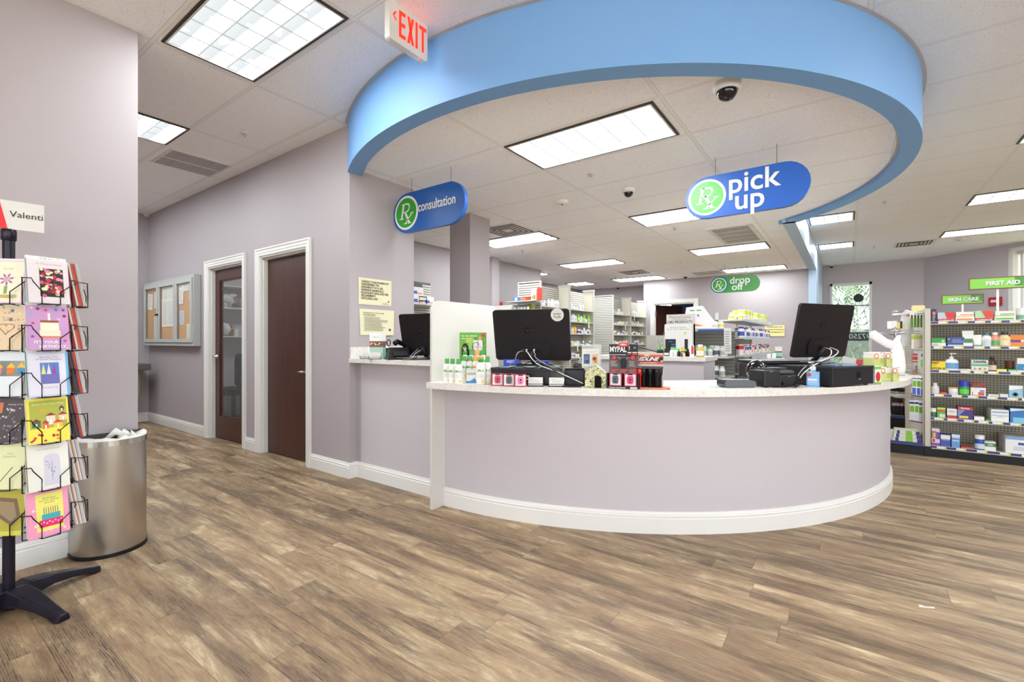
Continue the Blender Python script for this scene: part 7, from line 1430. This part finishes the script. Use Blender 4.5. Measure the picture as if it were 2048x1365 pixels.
# third shelf
gi(1863, 1892, 718, 737, (246, 222, 30), [('r', 0, 1, .93, 1, (220, 80, 40)), ('t', 'FAST', .26, .25, .77, (20, 20, 20), 1), ('l', .05, .45, .45, .6, 1, (230, 100, 40)), ('t', 'ITCH-X', .28, .5, .2, (30, 40, 30), 1.1)], 'yellow ITCH-X carton at the left of the third shop shelf', 2)
gb(1903, 703, 738, 21, (236, 240, 242), Wc, 'white pump bottle with blue label on the third shop shelf', 2, 'pump', (110, 160, 210))
gi(1917, 1942, 734, 738, Wc, [('l', .1, .9, .3, .7, 1, (150, 150, 160))], 'flat white carton between the pump bottle and the ZANFEL box', 2)
gi(1943, 1977, 713.5, 738, (236, 240, 238), [('r', 0, 1, .93, 1, (60, 130, 140)), ('t', 'ZANFEL', .24, .5, .78, (30, 34, 40), .95), ('r', 0, 1, .46, .62, (100, 180, 130)), ('c', .2, .22, .011, (214, 170, 90)), ('c', .5, .22, .011, (190, 140, 90)), ('c', .8, .22, .011, (206, 160, 100))], 'white and teal ZANFEL carton on the third shop shelf', 2)
gb(1984, 708, 738, 13, (70, 30, 26), (40, 34, 40), 'dark amber bottle with black cap on the third shop shelf', 2, lab=(222, 206, 176)); gi(1993, 2014, 734, 740, (236, 226, 60), [('r', .1, .9, .2, .6, (240, 240, 230))], 'flat yellow carton on the third shop shelf', 2); gi(2016, 2035, 735, 741, (70, 180, 100), [('r', .1, .9, .2, .6, (230, 240, 230))], 'flat green carton on the third shop shelf', 2)
gb(2022, 718, 739, 17, (150, 90, 60), (140, 90, 64), 'squat brown jar behind the flat cartons', 2, dy=.2, lid=True); gi(2034, 2062, 712, 741, (240, 240, 240), [('r', 0, 1, .15, .6, (30, 140, 200)), ('c', .6, .3, .016, (230, 130, 90))], 'white and blue carton at the right of the third shop shelf', 2)
# fourth shelf
gb(1870, 762, 784.5, 13, (214, 206, 206), Wc, 'clear bottle with white cap at the left of the fourth shop shelf', 3, lab=(226, 220, 220)); gi(1880, 1894, 780, 785, (220, 60, 40), [], 'tiny red carton on the fourth shop shelf', 3); gb(1906.5, 770, 786, 14, (236, 236, 240), (226, 160, 90), 'wide white jar with orange lid on the fourth shop shelf', 3, lid=True, lab=(220, 222, 232))
gb(1928, 758, 787, 15, (40, 150, 80), (40, 60, 190), 'green spray can with blue cap on the fourth shop shelf', 3, cap_h=.35, lid=True, lab=(110, 210, 90))
t = gi(1941, 1972, 772, 789, (240, 238, 234), [('r', .1, .9, .1, .5, (226, 80, 80)), ('r', .15, .5, .15, .7, (240, 236, 230)), ('r', .6, .9, .55, .75, (100, 140, 210))], 'white first aid case with red handle on the fourth shop shelf', 3, name='first_aid_case'); MB().tube([(-.05, .04, .09), (-.04, .04, .118), (.04, .04, .118), (.05, .04, .09)], .01, mat((220, 50, 46), .4), 8).build('handle', t)
gi(1977, 1998, 784, 789, Wc, [('l', .1, .9, .2, .8, 1, (170, 190, 200))], 'flat white carton left of another on the fourth shop shelf', 3); gi(2000, 2017, 783, 790, (232, 228, 220), [], 'flat cream carton on the fourth shop shelf', 3); gi(2018, 2046, 766, 791, (150, 200, 226), [('p', [(0, .6), (1, .8), (1, 1), (0, 1)], (240, 240, 240)), ('c', .45, .3, .02, (70, 110, 130)), ('c', .45, .3, .011, (226, 230, 230))], 'blue and white round ended pack on the fourth shop shelf', 3)
# fifth shelf
gb(1866, 813, 832, 10, (60, 110, 70), Wc, 'green jar with white cap at the left of the fifth shop shelf', 4, cap_h=.4, lid=True); gi(1874, 1891, 811, 832, (90, 190, 80), [('r', 0, 1, .85, 1, (226, 220, 80)), ('r', 0, 1, .6, .75, (220, 60, 60)), ('r', .3, 1, .1, .4, (220, 226, 200))], 'green and yellow carton on the fifth shop shelf', 4)
gi(1894, 1914, 813, 833, (236, 232, 230), [('r', 0, 1, 0, .35, (206, 50, 60)), ('t', 'Neosporin', .12, .5, .75, (60, 60, 60), .9)], 'white and red ointment carton on the fifth shop shelf', 4)
gi(1915, 1946, 810, 836, (60, 50, 130), [('r', 0, 1, .75, 1, (214, 40, 50)), ('p', [(0, .75), (.5, .75), (0, .2)], (110, 140, 200)), ('r', .1, .7, .12, .3, (240, 210, 60)), ('t', 'Mucinex', .16, .5, .87, Wc, .9)], 'red and navy carton on the fifth shop shelf', 4)
gi(1948, 1969, 829, 837, Wc, [], 'low white carton on the fifth shop shelf', 4); gi(1972, 1980, 834, 838, (70, 170, 70), [], 'tiny green carton on the fifth shop shelf', 4)
gi(1982, 2018, 816, 841, (238, 238, 236), [('r', .05, .95, .75, .85, (130, 170, 210)), ('r', .05, .95, .5, .56, (150, 190, 220)), ('r', .3, .7, .38, .45, (200, 200, 200))], 'big white carton with pale blue stripe on the fifth shop shelf', 4, .2); gi(2020, 2060, 814, 844, (50, 120, 190), [('r', .15, 1, .05, .4, (120, 200, 226)), ('p', [(0, .8), (1, .95), (1, 1), (0, 1)], (230, 236, 240))], 'blue carton at the right of the fifth shop shelf', 4, .2)
# lowest deck
gi(1863, 1880, 853, 888, (226, 214, 226), [('r', .0, .55, .45, .85, (170, 120, 90)), ('r', .15, .5, .5, .75, (226, 180, 150)), ('r', .55, 1, .4, .8, (110, 80, 160)), ('r', 0, 1, 0, .18, (150, 80, 160)), ('r', .1, .4, .22, .4, (214, 50, 50))], 'white and purple carton with a portrait on the lowest shop shelf', 5)
gi(1881, 1901, 866, 890, (60, 90, 190), [('r', 0, 1, .65, 1, (230, 234, 240)), ('r', .1, .9, .55, .62, (200, 180, 100))], 'blue and white carton on the lowest shop shelf, left one', 5); gi(1903, 1920, 864, 891, (110, 160, 220), [('r', 0, 1, .75, 1, (232, 236, 240)), ('r', .1, .9, .5, .56, (226, 230, 240))], 'light blue and white carton on the lowest shop shelf', 5)
gi(1922, 1948, 889, 893, (206, 70, 60), [], 'flat red packet on the lowest shop shelf', 5); gb(1959.5, 866, 896, 14, (50, 80, 170), Wc, 'blue bottle with white cap on the lowest shop shelf', 5, cap_h=.25, lid=True, lab=(214, 226, 240))
gi(1969, 1992, 878, 897, (238, 238, 228), [('r', 0, 1, .5, .85, (60, 130, 70)), ('t', 'GERI', .2, .5, .67, Wc, 1)], 'white and green carton on the lowest shop shelf', 5); gi(2011, 2062, 871, 904, (236, 236, 236), [('r', 0, 1, .85, 1, (120, 170, 220)), ('r', .5, 1, .55, .7, (70, 80, 140)), ('l', .3, .9, .2, .45, 3, (180, 190, 210))], 'big white carton with blue top band on the lowest shop shelf', 5, .25)
# end pegs facing left, with hanging packs
t = thing('peg_end', 'beige end rack with chrome pegs facing left of the shop shelving', 'display rack', (SX0, GY, 0))
MB().box(-.012, -.002, .02, .82, .09, TOP - .05, M_BEIGE).build('panel', t)
MB().box(-.29, -.012, .0, .8, .1, .122, M_BEIGE).box(-.29, -.012, -.006, .0, .092, .128, NV).box(-.296, -.29, -.006, .8, .09, .128, NV).build('base_shelf', t)
PGZ = [(gz(1835, 628), 'top'), (gz(1835, 668), 'second'), (gz(1842, 702), 'third'), (gz(1836, 749), 'fourth'), (gz(1834, 800), 'lowest')]
for k, (z, nm) in enumerate(PGZ):
    for j, yy in enumerate((.05, .2, .35)): MB().tube([(-.012, yy, z + .005), (-.24, yy, z + .012), (-.25, yy, z + .03)], .003, M_CHROME, 6).tube([(-.012, yy + .02, z + .03), (-.25, yy + .02, z + .045)], .002, M_CHROME, 5).build('peg', t)
def pack(px0, px1, pyt, pyb, col, dc, label, X_=None, rz=R(-35), dy=.05, th=.006):
    Y = GY + dy; x0 = atY(px0, 700, Y)[0]; x1 = atY(px1, 700, Y)[0]; s_ = mpp((x0 + x1) / 2, Y); h_ = (pyb - pyt) * s_; z0 = CAMH - (pyb - CPY) * s_
    w_ = (x1 - x0) / math.cos(rz); t = carton(((x0 + x1) / 2, Y, z0), w_, th, h_, col, rz, label, dc, 'hanging_pack'); return t
PK = (206, 214, 190)
for k, (a, b) in enumerate(((1820, 1827), (1827, 1833), (1833, 1839), (1840, 1846))): pack(a, b, 624, 655, (232, 232, 224), [('r', .1, .95, 0, .62, (96, 140, 50)), ('r', .3, .8, .6, .8, (50, 60, 40))], 'green and white hanging pack on the top peg, %s' % ('leftmost', 'second from left', 'third from left', 'rightmost')[k], dy=.03 + .02 * k)
for k in range(5): pack(1823 + 4.2 * k, 1827.5 + 4.2 * k, 669, 698 - (k == 4) * 2, (232, 226, 214), [('r', 0, 1, .66, .95, (176, 200, 70))], 'white and lime hanging pack on the second peg, %s' % ('leftmost', 'second', 'middle', 'fourth', 'rightmost')[k], dy=.03 + .015 * k)
pack(1840, 1850, 701, 734, (220, 228, 226), [('r', .1, .9, .0, .45, (130, 200, 90)), ('r', .2, .7, .6, .8, (110, 120, 150))], 'clear and green hanging pack on the third peg', rz=R(-15)); pack(1846, 1850, 735, 746, (110, 80, 120), [], 'purple pack tip behind the third peg pack', dy=.2)
for row_, (pyt, pyb) in enumerate(((751, 792), (801, 843))):
    for k, px in enumerate((1826, 1834, 1842)): pack(px - 1 - 6 * row_ + 5.2 * 0, px + 7.5 - 6 * row_ + (2 if row_ else 0), pyt + 2 * (k == 2), pyb + 1.5 * k, (236, 236, 238), [('r', 0, 1, .84, .93, (50, 50, 120)), ('r', .1, .9, .46, .74, (130, 190, 50)), ('r', 0, .8, .08, .4, (80, 110, 200) if not row_ else (232, 232, 236)), ('r', 0, 1, 0, .05, (50, 50, 120))], 'long white, green and blue hanging sleeve, %s of the %s row' % (('left', 'middle', 'right')[k], ('upper', 'lower')[row_]), rz=R(-20), dy=.02 + .03 * k)
for k in range(3):
    Y = GY + .03 + .01 * k; x0 = atY(1786 + 2 * k, 700, Y)[0]; x1 = atY(1843 - 2 * k, 700, Y)[0]
    carton(((x0 + x1) / 2, Y, .1226 + .037 * k), x1 - x0, .2, .036, (226, 230, 214), 0, 'long white, green and navy sleeve pack on the end base shelf, %s' % ('lowest', 'middle one', 'uppermost')[k], [('r', .08, .2, 0, 1, (50, 50, 130)), ('r', .45, .7, 0, 1, (140, 200, 60)), ('r', .85, 1, 0, 1, (50, 50, 130))], 'sleeve_pack')
for k, (py, cc_) in enumerate(((712, (214, 60, 50)), (721, (220, 70, 50)), (745, (236, 150, 80)), (757, (214, 200, 190)))):
    Y = GY + .5; x0 = atY(1823, 700, Y)[0]; carton((x0 + .06, Y, CAMH - (py - CPY) * mpp(x0, Y) - .02), .1, .1, .045, cc_, 0, '%s carton seen between the pegs' % ('upper red and white', 'lower red', 'orange', 'pale')[k], [('r', 0, 1, .3, .6, (240, 236, 230))])
MB().box(-.012 - .2, -.002, .48, .7, CAMH - 46 * mpp(.6, GY + .5) - .02, CAMH - 46 * mpp(.6, GY + .5) - .014, M_BEIGE).build('rear_shelf', t)
MB().box(-.012 - .2, -.002, .48, .7, CAMH - 83 * mpp(.6, GY + .5) - .0, CAMH - 83 * mpp(.6, GY + .5) + .004, M_BEIGE).build('rear_shelf', t)
# white bag roll and yellow sign on the end
x, z = atY(1814, 655, GY + .35); t = tag(MB().at(0, 0, 0).lathe([(.035, -.2), (.05, -.12), (.052, .1), (.04, .16), (.02, .19), (.001, .2)], mat((232, 230, 232), .4), 12, 1, .6).face(-.0, .02, .12, .15, -.04, mat((220, 60, 70), .4)).build('hanging_sack', None, 0, (x, GY + .38, z)), 'white clear sack hanging beside the top pegs', 'bag')
x0, z1 = atY(1823, 612, GY + .6); x1, z0 = atY(1850, 628, GY + .6); t = tag(MB().prismy(rrect(x1 - x0, z1 - z0 + .05, .015), 0, .01, mat((246, 226, 160), .5)).build('yellow_card', None, 0, ((x0 + x1) / 2, GY + .6, (z0 + z1) / 2 - .02)), 'pale yellow card standing on top of the end rack', 'sign')
# category signs on posts
def topsign(px0, px1, pyt, pyb, text, pxp, Y, label):
    x0, z1 = atY(px0, pyt, Y); x1 = atY(px1, pyt, Y)[0]; z0 = atY(px0, pyb, Y)[1]; t = thing('category_sign', label, 'sign', ((x0 + x1) / 2, Y, (z0 + z1) / 2)); w_, h_ = x1 - x0, z1 - z0; br = mat((120, 78, 54), .5)
    MB().box(-w_ / 2, w_ / 2, 0, .012, -h_ / 2, h_ / 2, br).build('frame', t, .002); MB().face(-w_ / 2 + h_ * .09, w_ / 2 - h_ * .09, -h_ * .41, h_ * .41, -.001, mat((130, 206, 70), .45)).build('panel', t)
    mb = MB(); dk = mat((70, 140, 50), .5); mb.face(w_ * .2, w_ * .5 - h_ * .1, -h_ * .3, h_ * .41, -.0015, dk); rx(mb, w_ * .38, 0, h_ * .5, -.0022, mat((120, 190, 80), .5)); mb.build('emblem', t)
    mb = MB(); mb.text(text, h_ * .46, w_ * .02 + .0025, -h_ * .02 - .0025, -.003, mat((60, 90, 50), .5), 'CENTER', 0, h_ * .02); mb.text(text, h_ * .46, w_ * .02, -h_ * .02, -.0045, M_WHITEP, 'CENTER', 0, h_ * .02); mb.build('lettering', t)
    xp = atY(pxp, 600, Y + .02)[0]; MB().box(xp - (x0 + x1) / 2 - .009, xp - (x0 + x1) / 2 + .009, .012, .02, S[0][0] - (z0 + z1) / 2, 0, M_WHITEP).build('post', t); return t
topsign(1883, 1968, 590.5, 609.5, 'SKIN CARE', 1925, GY + .36, 'green SKIN CARE sign on a post above the shop shelving'); topsign(1937, 2072, 557, 580.5, 'FIRST AID', 1995, GY + .3, 'green FIRST AID sign above the shop shelving at the right edge')
# fire strobe on the chamfer wall
uu, dd = hitw(1992.5); zz = CAMH - (603 - CPY) / FPX * dd; t = thing('fire_strobe', 'red fire strobe on the grey wall under the green signs', 'fire alarm', (P0[0] + uu * math.cos(ang), P0[1] + uu * math.sin(ang), zz), ang)
MB().box(-.1, .1, -.05, -.001, -.085, .085, mat((196, 30, 34), .4)).build('housing', t, .008); MB().box(-.05, .05, -.07, -.05, -.02, .03, M_WHITEP).build('lens', t, .006)
# second shop gondola, farther back
YB = 8.1; xb0, xb1 = -.05, atY(1822, 700, YB)[0]
t = thing('far_gondola', 'low beige shelving farther back between counter and end rack', 'shelving unit', (xb1, YB, 0)); MB().box(-.06, 0, 0, .5, 0, 1.2, M_BEIGE).build('end_frame', t, .002); MB().box(xb0 - xb1, -.06, .0, .5, 0, .14, M_KICK).build('kick_plate', t)
MB().box(xb0 - xb1, -.06, .34, .36, .1, .78, M_PEG).build('back_panel', t)
zf = [atY(1800, p_, YB)[1] for p_ in (832, 789, 771)]
for z in zf: MB().box(xb0 - xb1, -.06, -.005, .36, z - .025, z, M_SHELF).box(xb0 - xb1, -.06, -.012, -.005, z - .032, z + .004, NV if z == zf[0] else M_SHELF).build('shelf', t)
for k in range(4):
    x = atY(1789 + 8 * k, 800, YB)[0]; o = MB().lathe([(.028, 0), (.034, .04), (.036, .09), (.016, .15), (.01, .19)], mat((30, 28, 32), .4), 12).lathe([(.024, .125), (.022, .15), (.012, .17)], mat((190, 160, 170), .5), 10).build('dark_flask', None, 0, (x, YB + .08, zf[0] + .001)); tag(o, 'dark flask with pinkish shoulders on the far low shelf, %s' % ('leftmost', 'second', 'third', 'rightmost')[k], 'flask')
tag(MB().box(-.16, .16, 0, .1, 0, .03, mat((226, 200, 110), .5)).build('tray', None, 0, (atY(1798, 800, YB)[0] - .05, YB + .16, zf[0] + .001)), 'thin yellow tray behind the dark flasks', 'tray')
# tall white panel between (door frame of a cooler)
for px, lab in ((1757.5, 'slim chrome post'),): pass

# ================================================================== outside the far window: palms and lawn
def leafmat(): return mat((110, 170, 80), .6, name='palm_green')
rp = random.Random(9)
struct('ground', MB().box(-8, 10, 14.2, 40, -.28, -.1, mat((74, 104, 48), .9, name='lawn_green')))
def palm(x, y, h_, n, label, lean=0, L=1.7):
    t = thing('palm_tree', label, 'palm tree', (x, y, -.1)); MB().tube([(lean * k / 6, 0, h_ * k / 6) for k in range(7)], [.13, .11, .1, .095, .09, .09, .1], mat((84, 78, 68), .9), 10).build('trunk', t)
    mb = MB(); g1, g2 = mat((44, 78, 34), .6), mat((66, 104, 48), .6)
    for k in range(n):
        a = 2 * PI * k / n + rp.random() * .3; el = rp.uniform(.1, 1.0); l_ = L * rp.uniform(.8, 1.1); pts = []
        for s_ in range(9): q = s_ / 8; pts.append(Vector((lean + math.cos(a) * l_ * q * math.cos(el * .6), math.sin(a) * l_ * q * math.cos(el * .6), h_ + l_ * (math.sin(el) * q - 1.25 * q * q))))
        mb.tube(pts, .012, g1, 4)
        for s_ in range(1, 9):
            for sd in (-1, 1):
                for e_ in (0, .5):
                    p = pts[s_ - 1].lerp(pts[s_], e_); d_ = (pts[s_] - pts[s_ - 1]).normalized(); sdv = Vector((-math.sin(a), math.cos(a), 0)) * sd; ll = .42 * (1 - abs(s_ / 8 - .45)); tip = p + sdv * ll * .75 + d_ * ll * .45 - Vector((0, 0, ll * .45)); w_ = d_ * .032
                    mb.add([tuple(p - w_), tuple(p + w_), tuple(tip)], [(0, 1, 2)], g1 if rp.random() < .5 else g2)
    mb.build('crown', t); return t
palm(-.1, 17.4, 2.9, 24, 'palm with drooping fronds seen through the upper far window', .1, 2.0); palm(1.7, 19.9, 3.5, 22, 'palm farther right beyond the far window', 0, 1.9); palm(-1.5, 20.5, 3.2, 13, 'palm farther left beyond the far window')
def shrub(x, y, r_, label):
    mb = MB(); 
    for k in range(70):
        a = rp.random() * 2 * PI; e = rp.uniform(.3, 1.4); l_ = r_ * rp.uniform(.7, 1.2); tip = Vector((l_ * math.cos(a) * math.cos(e), l_ * math.sin(a) * math.cos(e), l_ * math.sin(e) * 1.1)); s_ = Vector((-math.sin(a), math.cos(a), 0)) * .02; m_ = tip * .55 + Vector((0, 0, .08)); g_ = mat(rp.choice([(60, 100, 42), (84, 130, 62), (48, 86, 38)]), .6)
        mb.add([tuple(-s_), tuple(s_), tuple(m_ + s_ * 1.6), tuple(m_ - s_ * 1.6)], [(0, 1, 2, 3)], g_); mb.add([tuple(m_ - s_ * 1.6), tuple(m_ + s_ * 1.6), tuple(tip)], [(0, 1, 2)], g_)
    return tag(mb.build('shrub', None, 0, (x, y, -.1)), label, 'shrub')
for k, (x, y) in enumerate(((-.75, 15.9), (.35, 15.8), (1.4, 16.0), (-.6, 18.9), (.75, 17.9))): shrub(x, y, .95, 'leafy low shrub outside the far window, %s' % ('left front', 'centre front', 'right front', 'left behind', 'right behind')[k])
hm_ = NT('hedge_leaves'); g = hm_.n('NewGeometry'); no = hm_.n('TexNoise', i_Scale=9.0, i_Detail=6.0, i_Roughness=.8); hm_.l(g.outputs['Position'], no.inputs['Vector'])
hm_.l(hm_.ramp(no.outputs[0], [(.35, lin((20, 30, 18))), (.5, lin((52, 66, 46))), (.6, lin((96, 112, 84))), (.7, lin((150, 160, 140)))]), hm_.b.inputs['Base Color']); hm_.b.inputs['Roughness'].default_value = .9
mb = MB(); NX, NZ = 60, 14; vs = []
for sd in (0, 1):
    for j in range(NZ + 1):
        for i in range(NX + 1): vs.append((-5 + 10 * i / NX, sd * .9 + rp.uniform(-.09, .09), 1.75 * j / NZ + rp.uniform(-.05, .05) * (j > 0)))
M1 = (NX + 1) * (NZ + 1); fs = []
for j in range(NZ):
    for i in range(NX): a = j * (NX + 1) + i; fs += [(a, a + 1, a + NX + 2, a + NX + 1), (M1 + a + 1, M1 + a, M1 + a + NX + 1, M1 + a + NX + 2)]
for i in range(NX): a = NZ * (NX + 1) + i; fs.append((a, a + 1, M1 + a + 1, M1 + a))
for j in range(NZ):
    for i in (0, NX): a = j * (NX + 1) + i; q = (a, a + NX + 1, M1 + a + NX + 1, M1 + a); fs.append(q if i == 0 else q[::-1])
tag(mb.add(vs, fs, hm_.m).build('hedge', None, 0, (0, 22.5, -.1)), 'long clipped hedge beyond the palms outside the far window', 'hedge')
# a scrap of paper on the shop floor
x, y = at(1853, 1216, 0); tag(MB().at(0, 0, 0).prismz([(-.03, -.006), (.03, .002), (.034, .012), (-.004, .004), (-.02, .016)], .0005, .003, M_PAPER).build('paper_scrap', None, 0, (x, y, 0), .3), 'tiny white scrap of paper on the floor at the lower right', 'litter')
